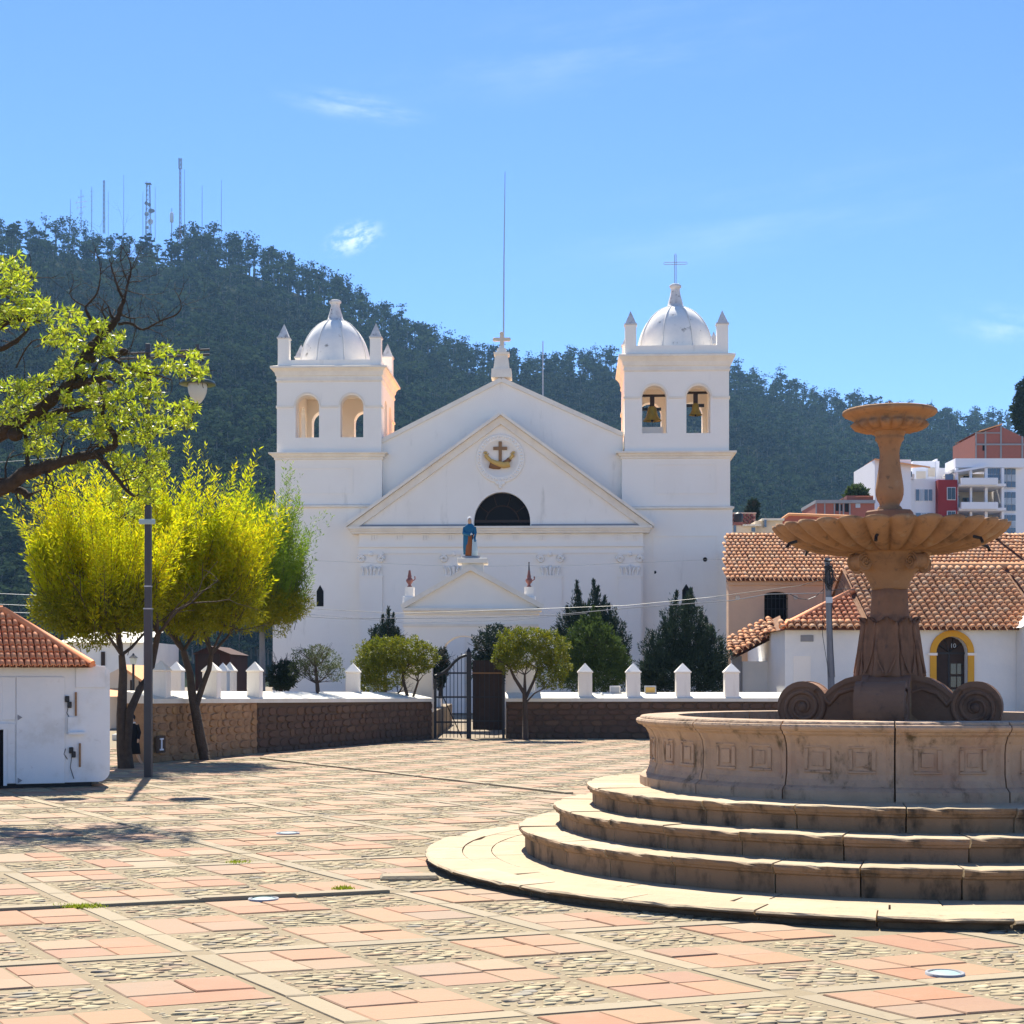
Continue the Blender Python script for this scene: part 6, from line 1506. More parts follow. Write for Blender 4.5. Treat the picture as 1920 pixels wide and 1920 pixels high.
for k in range(5):
    for x0, x1 in ((dcx+.05, dcx+.20), (dcx+.23, dx1-.05)):
        b = MB(); z = .25+k*.36; b.box((x0, DW+.288, z), (x1, DW+.296, z+.29)); b.shift(wh.location); link("pane", b.mesh("pane", GLASSDK), door)
tx = bpy.data.curves.new("door_number", 'FONT'); tx.body = "10"; tx.size = .17; tx.extrude = .004; tx.materials.append(PALEGL)
o = link("door_number_text", tx); bpy.context.view_layer.update(); dnm = bpy.data.meshes.new_from_object(o.evaluated_get(bpy.context.evaluated_depsgraph_get())); bpy.data.objects.remove(o)
o = link("door_number", dnm, door); o.location = Vector((dcx+.02, DW+.25, zsp+.13))-wh.location; o.rotation_euler = (PI/2, 0, 0)
b = MB(); b.box((wx(1501), DW-.03, wz(1203)), (wx(1525), DW-.002, wz(1191)), .006); plq = part("plaque", b, GREYM, wh)
b = MB(); b.box((wx(1488), DW-.012, wz(1300)), (wx(1520), DW-.003, wz(1230))); part("faded_patch", b, CREAM if False else WHITE, wh)
s_v = Vector((0, run, rise)).normalized(); sl_ = math.hypot(run, rise)
b = MB(); x1_ = wx(1630)
b.add([(x1_, DW-.30, ze-.06), (xr+.3, DW-.30, ze-.06), (xr+.3, DW+run, ze+rise+.02), (x1_, DW+run, ze+rise+.02), (x1_, DW+2*run+.3, ze-.06), (xr+.3, DW+2*run+.3, ze-.06)], [(0, 1, 2, 3), (3, 2, 5, 4)])
HE = Vector((x1_+.05, DW+2.1, at(0, 1112, DW+2.1).z))
b.add([(xl-.2, DW-.30, ze-.06), (x1_, DW-.30, ze-.06), HE], [(0, 1, 2)])
b.add([(xl-.2, DW-.30, ze-.06), HE, (x1_, DW+4.6, ze), (xl-.2, DW+4.6, ze-.06)], [(0, 1, 2, 3)])
b.add([(x1_+.06, DW+run*.01, ze), (x1_+.06, DW+run, ze+rise), (x1_+.06, DW+2*run, ze)], [(0, 1, 2)])
part("roof_deck", b, UNDER, wh)
# main slope, then the hipped left end
vis = lambda a, q: (0 if a < wx(1935)-x1_+.2 else 1)*100+abs(a)*0-q*0
roof_tiles(wh, (x1_, DW-.36, ze-.07), (1, 0, 0), (0, run, rise), wx(1960)-x1_, sl_+.1, .205, .27, TILE, TILE_S, skip=vis, jit=.5)
roof_tiles(wh, (wx(1960), DW-.36, ze-.07), (1, 0, 0), (0, run, rise), xr+.3-wx(1960), sl_+.1, .205, .27, TILE, TILE_S, budget=0, jit=.5)
b = MB(); b.smooth = True
b.tube([(x1_+.1, DW+run, ze+rise+.10), (xr+.3, DW+run, ze+rise+.10)], .11, 8); part("ridge_tiles", b, TILE_S, wh)
Lf = x1_-(xl-.2); hv = Vector((0, 2.4, HE.z-ze+.06)); Lw = hv.length
roof_tiles(wh, (xl-.2, DW-.36, ze-.07), (1, 0, 0), hv, Lf, .32, .205, .27, TILE, TILE_S, budget=40)
roof_tiles(wh, (xl-.2, DW-.30, ze-.03), (1, 0, 0), hv, Lf, Lw, .17, .27, NTILE, NTILE_S, clip=lambda a, q: q > .27 and q < a/Lf*Lw, budget=150, r=.075, jit=.6)
b = MB(); b.smooth = True; b.tube([(xl-.15, DW-.25, ze+.03), tuple(Vector((xl-.2, DW-.3, ze-.06)).lerp(HE, .5)+Vector((0, 0, .09))), tuple(HE+Vector((0, 0, .09)))], .085, 7); part("hip_tiles", b, NTILE, wh)
# little gabled porch at the far right edge
b = MB(); b.box((wx(1905), DW-.75, 0), (wx(1990), DW-.02, wz(1175))); b.prism([(wx(1896), wz(1178)), (wx(2000), wz(1178)), (wx(1948), wz(1135))], DW-.9, DW+.9); part("porch_gable", b, WHITE2, wh)
# low shed with sagging tiles between church and house
sh = thing("shed", "low shed with sagging clay tile roof between the church and white house", "shed", (at(1420, 0, 47).x, 47, 0))
b = MB(); b.box((wx(1392, 47), 47, 0), (wx(1468, 47), 49, wz(1240, 47))); part("wall", b, WHITE2, sh)
b = MB(); b.box((wx(1460, 47)+.0, 46.8, 0), (wx(1474, 47), 46.99, wz(1180, 47))); part("end_wall", b, WHITE2, sh)
p0, p1 = at(1372, 1232, 46.6), at(1470, 1182, 46.6); ev_ = (p1-p0); b = MB()
b.add([p0, p1, p1+Vector((.15, 1.6, .5)), p0+Vector((.15, 1.6, .5))], [(0, 1, 2, 3)]); b.add([p0-Vector((0, 0, .08)), p1-Vector((0, 0, .08)), p1+Vector((.15, 1.6, .42)), p0+Vector((.15, 1.6, .42))], [(3, 2, 1, 0)]); part("roof_deck", b, UNDER, sh)
roof_tiles(sh, p0+Vector((0, -.1, -.02)), ev_, (.1, 1.6, .5), ev_.length, 1.7, .19, .30, TILE, TILE_S, jit=2.0)
b = MB(); b.box((wx(1372, 47), 46.9, 0), (wx(1390, 47), 47.2, wz(1230, 47))); part("side_wall", b, GREYM, sh)
# pink house behind
DP = 51.0
ph = thing("pink_house", "peach-washed house with arched barred window and mottled clay tile roof", "house", (at(1500, 0, DP).x, DP, 0))
def qx(x): return (x-960)*DP/F
def qz(y): return 1.6+(1270-y)*DP/F
pxl, pxr, pe = qx(1366), qx(2100), qz(1090)
wx0, wx1, wy0, wy1 = qx(1433), qx(1478), qz(1174), qz(1109)
b = MB(); b.box((pxl, DP, 0), (wx0, DP+.5, pe)); b.box((wx1, DP, 0), (pxr, DP+.5, pe)); b.box((wx0, DP, 0), (wx1, DP+.5, wy0))
n_ = 10; arc = [(wx0+(wx1-wx0)*k/n_, wy1-.09*(abs(k/n_*2-1))**2) for k in range(n_+1)]
b.prism([(x, z) for x, z in arc]+[(wx1, pe), (wx0, pe)], DP, DP+.5); part("front_wall", b, PINK, ph)
SK = .137
b = MB(); b.add([(pxl, DP+.503, 0), (pxl+.4, DP+.503, 0), (pxl+.4+8*SK, DP+8, 0), (pxl+8*SK, DP+8, 0), (pxl, DP+.503, pe), (pxl+.4, DP+.503, pe), (pxl+.4+8*SK, DP+8, pe), (pxl+8*SK, DP+8, pe)], [(0, 3, 2, 1), (4, 5, 6, 7), (0, 1, 5, 4), (1, 2, 6, 5), (2, 3, 7, 6), (3, 0, 4, 7)]); b.box((pxr-.4, DP+.503, 0), (pxr, DP+8, pe)); b.box((pxl+1.6, DP+7.6, 0), (pxr-.41, DP+8, pe)); part("side_wall", b, PINK, ph)
b = MB(); b.box((wx0, DP+.38, wy0), (wx1, DP+.42, wy1)); win = part("window", b, DARK, ph)
for k in range(1, 6):
    b = MB(); x = wx0+(wx1-wx0)*k/6; b.tube([(x, DP+.12, wy0), (x, DP+.12, wy1-.02)], .012, 5); b.shift(ph.location); link("window_bar", b.mesh("window_bar", IRON), win)
for k in range(3):
    b = MB(); z = wy0+(wy1-wy0)*(k+.7)/3.4; b.tube([(wx0, DP+.12, z), (wx1, DP+.12, z)], .012, 5); b.shift(ph.location); link("window_bar", b.mesh("window_bar", IRON), win)
for xx, yy in ((1383, 1121), (1492, 1120)):
    b = MB(); b.smooth = True; b.M = Matrix.Translation((qx(xx), DP-.01, qz(yy)))@Matrix.Rotation(PI/2, 4, 'X'); b.lathe([(.08, 0), (.075, .02), (.05, .022), (.045, .01), (.01, .012)], 14); part("wall_boss", b, CREAM, ph)
b = MB(); b.box((pxl-.05, DP-.10, pe-.12), (pxr, DP-.003, pe)); part("eave_moulding", b, PINK, ph)
pr_run = 5.6; pz_r = qz(1006)*1.0; ridge_z = 1.6+(1270-1010)*(DP+pr_run)/F
rise_p = ridge_z-pe
b = MB(); b.add([(pxl-.1, DP-.3, pe+.0), (pxr+.2, DP-.3, pe), (pxr+.2, DP+pr_run, ridge_z), (pxl-.1+pr_run*SK, DP+pr_run, ridge_z), (pxl-.1+11*SK, DP+11, pe), (pxr+.2, DP+11, pe)], [(0, 1, 2, 3), (3, 2, 5, 4)])
b.add([(pxl+.06, DP+.1, pe-.02), (pxl+.06+pr_run*SK, DP+pr_run, ridge_z-.05), (pxl+.06+10.6*SK, DP+10.6, pe)], [(0, 1, 2)]); part("roof_deck", b, UNDER, ph)
vis2 = lambda a, q: (0 if a < qx(1640)-pxl or a > qx(1740)-pxl else 1)
sl2 = math.hypot(pr_run, rise_p)
roof_tiles(ph, (pxl-.1, DP-.36, pe), (1, 0, 0), (0, pr_run, rise_p), qx(1960)-pxl, sl2+.15, .152, .45, TILE, TILE_S, skip=vis2, jit=.5, clip=lambda a, q: a > q*pr_run/sl2*SK-.1)
roof_tiles(ph, (qx(1960), DP-.36, pe), (1, 0, 0), (0, pr_run, rise_p), pxr-qx(1960), sl2+.15, .152, .45, TILE, TILE_S, budget=0)
b = MB(); b.smooth = True; b.tube([(pxl-.1+pr_run*SK, DP+pr_run, ridge_z+.08), (pxr, DP+pr_run, ridge_z+.08)], .11, 7); part("ridge_tiles", b, TILE_S, ph)

# ------------------------------------------------------------------ far buildings at the right
def block(name, label, cat, d, x0, x1, y0, y1, depth, m, base=True, grp=None):
    t = thing(name, label, cat, (at((x0+x1)/2, 0, d).x, d, 0), 0, grp)
    b = MB(); b.box((at(x0, 0, d).x, d, 0), (at(x1, 0, d).x, d+depth, at(0, y0, d).z)); part("wall", b, m, t); return t
def ppx(d): return (lambda x: (x-960)*d/F), (lambda y: 1.6+(1270-y)*d/F)
def panel(t, nm, d, x0, y0, x1, y1, m, proud=.08, dep=.05, parent=None, off=0.0):
    X, Z = ppx(d); b = MB(); b.box((X(x0), d-proud-off, Z(y1)), (X(x1), d+dep-off, Z(y0))); b.shift(t.location); return link(nm, b.mesh(nm, m), parent or t)
DA = 140.0
ap_ = thing("apartment_building", "white modern apartment building with red stair tower and balconies on the hillside", "apartment building", (at(1780, 0, DA).x, DA, 0))
X, Z = ppx(DA)
def ab(nm, x0, y0, x1, y1, v0, v1, m, parent=None):
    b = MB(); b.box((X(x0), DA+v0, Z(y1)), (X(x1), DA+v1, Z(y0))); b.shift(ap_.location); return link(nm, b.mesh(nm, m), parent or ap_)
ab("left_wing", 1633, 866, 1700, 1120, -1.5, 7, APTW); ab("main_block", 1700, 898, 1788, 1120, 0, 9, APTW)
ab("rear_block", 1738, 850, 1790, 897, 5, 12, APTW); ab("rear_block", 1790, 862, 1920, 905, 5.5, 12, APTW); ab("rear_fin", 1783, 846, 1786, 884, 4.9, 9, APTW)
ab("parapet", 1851, 846, 1853, 862, 4.9, 9, APTW)
ab("red_stair_tower", 1754, 902, 1790, 1120, -.9, 3, REDP)
ab("interior_wall", 1790, 880, 1880, 1120, 3.2, 3.5, CREAM); ab("right_block", 1882, 868, 1940, 1120, .8, 9, APTW)
b = MB(); b.add([(X(1786), DA-.6, Z(884)), (X(1850), DA-.6, Z(873)), (X(1850), DA+4, Z(873)), (X(1786), DA+4, Z(884)), (X(1786), DA-.6, Z(888)), (X(1850), DA-.6, Z(877)), (X(1850), DA+4, Z(877)), (X(1786), DA+4, Z(888))], [(0, 1, 2, 3), (7, 6, 5, 4), (0, 4, 5, 1), (1, 5, 6, 2)]); b.shift(ap_.location); link("sloping_canopy", b.mesh("sloping_canopy", APTW), ap_)
ab("floor_slab", 1790, 860, 1920, 877, -.2, 3.1, APTW)
for y0, y1 in ((900, 913), (945, 958), (990, 1003)):
    ab("balcony", 1793, y0, 1861, y1, -1.6, -1.3, APTW); ab("floor_slab", 1791, y1-3, 1878, y1+2, -1.28, 3.1, APTW)
for x0, x1 in ((1790, 1795), (1817, 1821), (1845, 1850), (1876, 1881)): ab("column", x0, 878, x1, 1120, -.3, .0, APTW)
for x0, y0, x1, y1 in ((1800, 922, 1817, 944), (1824, 926, 1842, 944), (1800, 966, 1840, 990), (1825, 884, 1843, 900)): ab("opening", x0, y0, x1, y1, 3.0, 3.15, GLASSDK)
for y0, y1 in ((876, 914), (920, 958), (963, 1001), (1006, 1030)):
    f_ = ab("window", 1882, y0, 1909, y1, .60, .79, APTW)
    for c_ in range(3):
        for r_ in range(3 if y1 < 1010 else 2):
            xa = 1883.2+c_*8.6; ya = y0+1.3+r_*(y1-y0-2)/3; ab("pane", xa, ya, xa+7.4, ya+(y1-y0)/3-1.6, .52, .59, PALEGL if r_ % 2 else GLASSB, f_)
f_ = ab("window", 1850, 877, 1876, 900, .1, .2, APTW)
for c_ in range(4):
    for r_ in range(2): ab("pane", 1851+c_*6.2, 878+r_*11.5, 1856.2+c_*6.2, 888.5+r_*11.5, .02, .09, GLASSB, f_)
for x0, y0, x1, y1, n_ in ((1716, 917, 1748, 940, 4), (1716, 961, 1748, 985, 3)):
    f_ = ab("window", x0, y0, x1, y1, -.08, -.003, APTW)
    for c_ in range(n_): w_ = (x1-x0)/n_; ab("pane", x0+c_*w_+.8, y0+1, x0+(c_+1)*w_-.8, y1-1, -.13, -.083, GLASSB if c_ != 1 else PALEGL, f_)
for y0, y1 in ((916, 940), (960, 985)):
    f_ = ab("window", 1770, y0, 1786, y1, -1.0, -.903, APTW)
    for c_ in range(2): ab("pane", 1771+c_*7.5, y0+1.2, 1777.6+c_*7.5, y1-1.2, -1.06, -1.003, GLASSDK, f_)
for x0, y0, x1, y1 in ((1745, 870, 1763, 884), (1768, 863, 1781, 880)): ab("terrace_opening", x0, y0, x1, y1, 4.93, 4.99, CREAM)
ab("window", 1772, 889, 1787, 900, -.06, -.003, GLASSB); ab("terrace_wall", 1690, 890, 1712, 900, -.5, -.1, APTW)
b = MB(); b.add([(X(1630), DA-2.2, Z(866)), (X(1732), DA-2.2, Z(881)), (X(1700), DA+4, Z(868)), (X(1640), DA+5, Z(862))], [(0, 1, 2, 3)]); b.add([(X(1630), DA-2.2, Z(869)), (X(1732), DA-2.2, Z(884)), (X(1732), DA-2.2, Z(881)), (X(1630), DA-2.2, Z(866))], [(0, 1, 2, 3)]); b.shift(ap_.location); link("tiled_roof", b.mesh("tiled_roof", TILE_S), ap_)
b = MB(); b.box((X(1698), DA-.8, Z(896)), (X(1706), DA-.6, Z(886))); b.shift(ap_.location); link("terrace_window", b.mesh("terrace_window", GLASSB), ap_)
# unfinished brick house on top
DBk = 175.0; X, Z = ppx(DBk)
bk = thing("brick_building", "unfinished red brick building with concrete frame above the white apartments", "building", (X(1880), DBk, 0))
b = MB(); b.prism([(X(1829), 0), (X(1940), 0), (X(1940), Z(830)), (X(1876), Z(799)), (X(1836), Z(812)), (X(1829), Z(815))], DBk, DBk+9); part("wall", b, BRICK, bk)
for x0, y0, x1, y1 in ((1829, 812, 1831, 900), (1846, 808, 1849, 900), (1875, 800, 1878, 900), (1915, 818, 1918, 900)):
    b = MB(); b.box((X(x0), DBk-.10, Z(y1)), (X(x1), DBk+.1, Z(y0))); part("concrete_column", b, GREYM, bk)
for y in (832,):
    b = MB(); b.box((X(1829), DBk-.13, Z(y+3)), (X(1940), DBk+.1, Z(y))); part("concrete_beam", b, GREYM, bk)
b = MB(); b.box((X(1829), DBk-.14, Z(813)), (X(1876), DBk+.1, Z(811))); part("concrete_beam", b, GREYM, bk)
b = MB(); b.add([(X(1833), DBk-.5, Z(811)), (X(1877), DBk-.5, Z(797)), (X(1877), DBk+9, Z(797)), (X(1833), DBk+9, Z(811)), (X(1833), DBk-.5, Z(809)), (X(1877), DBk-.5, Z(795)), (X(1877), DBk+9, Z(795)), (X(1833), DBk+9, Z(809))], [(0, 1, 5, 4), (4, 5, 6, 7), (3, 2, 1, 0)]); part("roof_edge", b, TILE_S, bk)
b = MB(); b.box((X(1842), DBk-.05, Z(845)), (X(1847), DBk-.01, Z(834))); part("opening", b, DARK, bk)
# brick houses left of it
DB2 = 130.0; X, Z = ppx(DB2)
b2 = thing("brick_house", "half-built brick house with concrete posts left of the white apartments", "house", (X(1585), DB2, 0))
b = MB(); b.box((X(1529), DB2, 0), (X(1640), DB2+6, Z(938))); part("wall", b, BRICK, b2)
b = MB(); b.box((X(1528), DB2-.25, Z(944)), (X(1640), DB2+6.2, Z(938)+.0)); part("roof_slab", b, GREYM, b2)
for x in (1529, 1545, 1563, 1573, 1580, 1592):
    b = MB(); b.box((X(x), DB2-.06, 0), (X(x+2.5), DB2-.003, Z(944))); part("concrete_post", b, GREYM, b2)
for x0, x1, y0, y1 in ((1567, 1572, 944, 958), (1575, 1579, 946, 958), (1584, 1591, 944, 960), (1604, 1613, 944, 952)):
    b = MB(); b.box((X(x0), DB2-.05, Z(y1)), (X(x1), DB2-.004, Z(y0))); part("opening", b, DARK if x0 < 1600 else PALEGL, b2)
b = MB(); b.box((X(1590), DB2+.5, Z(938)), (X(1640), DB2+4, Z(928))); part("upper_wall", b, BRICK, b2)
b = MB(); b.add([(X(1606), DB2+.2, Z(931)), (X(1640), DB2+.2, Z(930)), (X(1640), DB2+3, Z(922)), (X(1606), DB2+3, Z(922))], [(0, 1, 2, 3)]); part("upper_roof", b, TILE_S, b2)
# brown gabled hall and small roofs
DH = 95.0; X, Z = ppx(DH)
hl = thing("hall_roof", "long brown-red hall with low gable behind the scalloped bowl", "hall", (X(1530), DH, 0))
b = MB(); b.prism([(X(1440), 0), (X(1640), 0), (X(1640), Z(985)), (X(1596), Z(970)), (X(1478), Z(966)), (X(1440), Z(994))], DH, DH+8); part("wall", b, BRICK, hl)
b = MB(); b.smooth = True; b.tube([(X(1438), DH-.15, Z(994)), (X(1478), DH-.15, Z(965)), (X(1596), DH-.15, Z(969)), (X(1640), DH-.15, Z(984))], .09, 5); part("roof_edge", b, TILE_S, hl)
DS = 88.0; X, Z = ppx(DS)
s1 = thing("small_house", "small grey house with pale flat roofs beside the black water tank", "house", (X(1420), DS, 0))
b = MB(); b.box((X(1360), DS, 0), (X(1418), DS+3, Z(985))); b.box((X(1419), DS+.5, 0), (X(1470), DS+3, Z(975))); part("wall", b, CREAM, s1)
b = MB(); b.box((X(1392), DS-.3, Z(987)), (X(1426), DS+3, Z(984))); b.box((X(1430), DS+.2, Z(975)), (X(1472), DS+3, Z(971))); part("flat_roof", b, COPING, s1)
b = MB(); b.box((X(1372), DS-.06, Z(985)), (X(1393), DS+2, Z(979))); part("tank_stand", b, REDT, s1)
for x0, x1, y0, y1 in ((1409, 1416, 989, 997), (1433, 1437, 975, 988), (1375, 1380, 985, 998)):
    b = MB(); b.box((X(x0), DS-.04, Z(y1)), (X(x1), DS-.003 if x0 < 1420 else DS+.495, Z(y0))); part("window", b, GLASSB, s1)
q = at(1384, 979, DS+1); t = thing("water_tank", "black plastic water tank on the small house beside the church", "water tank", (q.x, DS+.9, Z(979)))
b = MB(); b.smooth = True; b.lathe([(.25, 0), (.26, .03), (.26, .48), (.24, .53), (.14, .60), (.08, .61), (.08, .66), (.02, .66)], 18); part("tank", b, IRON, t, world=False)
DM = 104.0; X, Z = ppx(DM)
mw = thing("lattice_wall", "pink openwork brick wall behind the black water tank", "wall", (X(1395), DM, 0))
for r_ in range(5):
    for c_ in range(12):
        if (r_+c_) % 2 == 0:
            b = MB(); b.box((X(1366+c_*4.2), DM, Z(964+r_*4.0+3.9)), (X(1366+c_*4.2+4.1), DM+.3, Z(964+r_*4.0))); part("brick", b, REDT, mw)
b = MB(); b.box((X(1364), DM+.31, 0), (X(1418), DM+.5, Z(963))); b.box((X(1364), DM-.05, Z(963)), (X(1418), DM+.55, Z(961))); part("backing", b, CREAM, mw)
DT = 66.0; X, Z = ppx(DT)
lr = thing("tiled_house", "house whose pale orange corrugated tiles show above the pink house's ridge", "house", (X(1440), DT, 0))
b = MB(); b.box((X(1400), DT+.2, 0), (X(1480), DT+5, Z(1013))); part("wall", b, CREAM, lr)
b = MB(); b.add([(X(1398), DT, Z(1013)), (X(1490), DT, Z(1013)), (X(1490), DT+2.2, Z(998)+.05), (X(1398), DT+2.2, Z(998)+.05)], [(0, 1, 2, 3)]); part("roof_deck", b, UNDER, lr)
roof_tiles(lr, (X(1398), DT-.05, Z(1013)), (1, 0, 0), (0, 2.2, Z(998)-Z(1013)+.05), X(1490)-X(1398), 2.3, .2, .4, NTILE, NTILE_S)
# street at the left, beyond the trees
DQ = 56.0; X, Z = ppx(DQ)
sw_ = thing("street_house", "long white house with tiled eave along the street at the left", "house", (X(215), DQ, 0))
b = MB(); b.box((X(120), DQ, 0), (X(268), DQ+6, Z(1203))); part("wall", b, WHITE2, sw_)
b = MB(); b.add([(X(112), DQ-.3, Z(1205)), (X(272), DQ-.3, Z(1205)), (X(272), DQ+3, Z(1180)), (X(112), DQ+3, Z(1180))], [(0, 1, 2, 3)]); part("roof", b, COPING, sw_)
b = MB(); b.box((X(190), DQ-.05, 0), (X(197), DQ-.003, Z(1222))); part("door", b, WOODDK, sw_)
DQ2 = 50.0; X, Z = ppx(DQ2)
cb = thing("cream_cottage", "cream cottage with sloping orange tiles seen between the dark trunks", "cottage", (X(245), DQ2, 0))
b = MB(); b.prism([(X(206), 0), (X(290), 0), (X(290), Z(1290)), (X(230), Z(1250)), (X(206), Z(1262))], DQ2, DQ2+4); part("wall", b, CREAM, cb)
b = MB(); b.add([(X(228), DQ2-.3, Z(1246)), (X(292), DQ2-.3, Z(1290)), (X(292), DQ2+4, Z(1290)), (X(228), DQ2+4, Z(1246)), (X(228), DQ2-.3, Z(1251)), (X(292), DQ2-.3, Z(1295))], [(0, 1, 2, 3), (4, 5, 1, 0)]); b.add([(X(204), DQ2-.2, Z(1290)), (X(232), DQ2-.2, Z(1290)), (X(240), DQ2-1.2, Z(1305)), (X(204), DQ2-1.2, Z(1305))], [(3, 2, 1, 0)]); part("roof", b, TILE_S, cb)
for x in (222, 236, 246, 262, 272):
    b = MB(); b.box((X(x), DQ2-.15, 0), (X(x+2.5), DQ2-.01, Z(1275 if x > 240 else 1300))); part("timber_post", b, WOODDK, cb)
q = at(268, 1390, 42); t = thing("planter_wall", "low white planter wall and step beyond the lamp post", "planter", (q.x, 42, 0)); b = MB()
b.box((at(246, 0, 42).x, 42, 0), (at(300, 0, 42).x, 43.4, at(0, 1352, 42).z), .03); part("planter", b, WHITE2, t)
b = MB(); b.box((at(200, 0, 40).x, 40.5, 0), (at(300, 0, 40).x, 41.8, .16), .02); part("step", b, COPING, t)
DR = 62.0; X, Z = ppx(DR)
rh = thing("red_shed", "dark red gabled shed behind the pillars under the yellow tree", "shed", (X(390), DR, 0))
b = MB(); b.prism([(X(366), 0), (X(432), 0), (X(432), Z(1226)), (X(396), Z(1212)), (X(366), Z(1226))], DR, DR+4); part("wall", b, REDW, rh)
b = MB(); b.add([(X(362), DR-.3, Z(1227)), (X(396), DR-.3, Z(1211)), (X(436), DR-.3, Z(1227)), (X(436), DR+4, Z(1227)), (X(396), DR+4, Z(1211)), (X(362), DR+4, Z(1227))], [(0, 1, 4, 5), (1, 2, 3, 4)]); part("roof", b, REDW, rh)
b = MB(); b.box((X(372), DR-.06, 0), (X(412), DR-.003, Z(1226))); part("door", b, WOODDK, rh)
# stone plaque with the letter I on the near wall
pv = WA0+(WA1-WA0)*.04; an = math.atan2(WA1.y-WA0.y, WA1.x-WA0.x)
t = thing("wall_plaque", "dark stone plaque with white letter I at the wall's left end", "plaque", (pv.x, pv.y, at(0, 1396, WA0.y).z), an)
b = MB(); b.box((-.13, -.10, -.16), (.16, -.05, .16), .01); part("plate", b, POSTM if False else RMORT, t, world=False)
b = MB(); b.box((-.02, -.115, -.085), (.02, -.101, .085)); b.box((-.06, -.116, .085), (.06, -.101, .115)); b.box((-.06, -.116, -.115), (.06, -.101, -.085)); part("letter", b, APTW, t, world=False)

# ------------------------------------------------------------------ kiosk at the left
kr = math.radians(22); kq = gnd(206, 1474)
kk = thing("kiosk", "white painted metal kiosk with small hipped red tile roof at the left", "kiosk", (kq.x, kq.y, 0), kr)
KH = 1.74
def rbox(b, x0, x1, y0, y1, z0, z1, r, n=5):
    """box with its right-hand vertical and lower right edges rounded, as an outline swept back"""
    pts = [(x0, z0)]+[(x1-r+r*math.sin(PI/2*k/n), z0+r-r*math.cos(PI/2*k/n)) for k in range(n+1)]+[(x1, z1-.05), (x1-.04, z1), (x0, z1)]
    b.prism(pts, y0, y1)
b = MB(); rbox(b, -3.6, 0, 0, 2.3, .07, KH, .16); part("body", b, KIOSK, kk, world=False)
b = MB(); b.box((-3.5, .1, 0), (-.25, 2.1, .075)); part("base_frame", b, IRON, kk, world=False)
def kp(x): return (x-206)/130.0*1.06
def kz(y): return 1.6+(1270-y)/130.0
for x0, x1, y0, y1, nm in ((-60, 20, 1269, 1350, "shutter"), (44, 127, 1269, 1470, "hatch_panel"), (146, 198, 1248, 1290, "small_panel"), (28, 42, 1356, 1468, "edge_panel"), (20, 43, 1269, 1350, "narrow_panel")):
    b = MB(); b.box((kp(x0), -.022, kz(y1)), (kp(x1), -.004, kz(y0)), .006); part(nm, b, KIOSK, kk, world=False)
b = MB(); b.box((kp(-60), -.03, kz(1472)), (kp(22), -.005, kz(1368))); part("doorway", b, DARK, kk, world=False)
b = MB(); b.box((kp(22), -.05, kz(1472)), (kp(28), -.004, kz(1360))); b.box((kp(-60), -.06, kz(1367)), (kp(30), -.004, kz(1356))); part("door_frame", b, KIOSK, kk, world=False)
b = MB(); b.box((kp(132), -.10, kz(1378)), (kp(162), -.004, kz(1374))); b.box((kp(132), -.03, kz(1374)), (kp(150), -.004, kz(1345))); part("shelf", b, KIOSK, kk, world=False)
for x, y in ((131, 1311), (135, 1322), (138, 1408), (142, 1416)):
    b = MB(); b.box((kp(x)-.03, -.05, kz(y)-.045), (kp(x)+.03, -.004, kz(y)+.045), .008); part("latch", b, IRON, kk, world=False)
for x, y in ((50, 1345), (50, 1463), (4, 1345)):
    b = MB(); b.add([(kp(x)-.03, -.035, kz(y)-.04), (kp(x)+.035, -.035, kz(y)), (kp(x)-.03, -.035, kz(y)+.04), (kp(x)-.03, -.004, kz(y)-.04), (kp(x)+.035, -.004, kz(y)), (kp(x)-.03, -.004, kz(y)+.04)], [(0, 1, 2), (0, 3, 4, 1), (1, 4, 5, 2), (2, 5, 3, 0)]); part("hinge", b, GREYM, kk, world=False)
for x, y0, y1 in ((146, 1298, 1343), (153, 1395, 1440)):
    b = MB(); b.box((kp(x)-.012, -.03, kz(y1)), (kp(x)+.014, -.004, kz(y0))); part("rust_streak", b, TILE_S if False else STONE, kk, world=False)
for x, y0, y1 in ((133, 1325, 1350), (139, 1420, 1462), (128, 1405, 1425)):
    b = MB(); b.tube([(kp(x), -.018, kz(y0)), (kp(x)-.02, -.02, kz((y0+y1)/2)), (kp(x)+.03, -.018, kz(y1))], .006, 4); part("cable", b, IRON, kk, world=False)
# roof
ez = KH+.0; ro, rrun, rris = -.36, 1.25, .80
b = MB(); xe = kp(168)
b.add([(-3.9, -.28, ez), (xe, -.28, ez), (xe-1.12, rrun-.28, ez+rris), (-3.9, rrun-.28, ez+rris), (xe, 2*rrun-.28, ez), (-3.9, 2*rrun-.28, ez)], [(0, 1, 2, 3), (1, 4, 2), (3, 2, 4, 5), (5, 4, 1, 0)]); part("roof_deck", b, UNDER, kk, world=False)
Rk = Matrix.Translation(kk.location)@Matrix.Rotation(kr, 4, 'Z'); R3 = Rk.to_3x3()
Lk = math.hypot(rrun, rris)
roof_tiles(kk, Rk@Vector((-3.9, -.33, ez+.0)), R3@Vector((1, 0, 0)), R3@Vector((0, rrun, rris)), xe+3.9, Lk+.05, .086, .185, NTILE, NTILE_S, clip=lambda a, q: a < 3.9+xe-q/Lk*1.12+.02, r=.040, skip=lambda a, q: -a, jit=.2)
roof_tiles(kk, Rk@Vector((xe+.03, -.25, ez)), R3@Vector((0, 1, 0)), R3@Vector((-1.12, 0, rris)), 2*rrun, math.hypot(1.12, rris), .086, .185, NTILE, NTILE_S, clip=lambda a, q: q/1.376*rrun < a < 2*rrun-q/1.376*rrun, r=.040, budget=0, jit=.2)
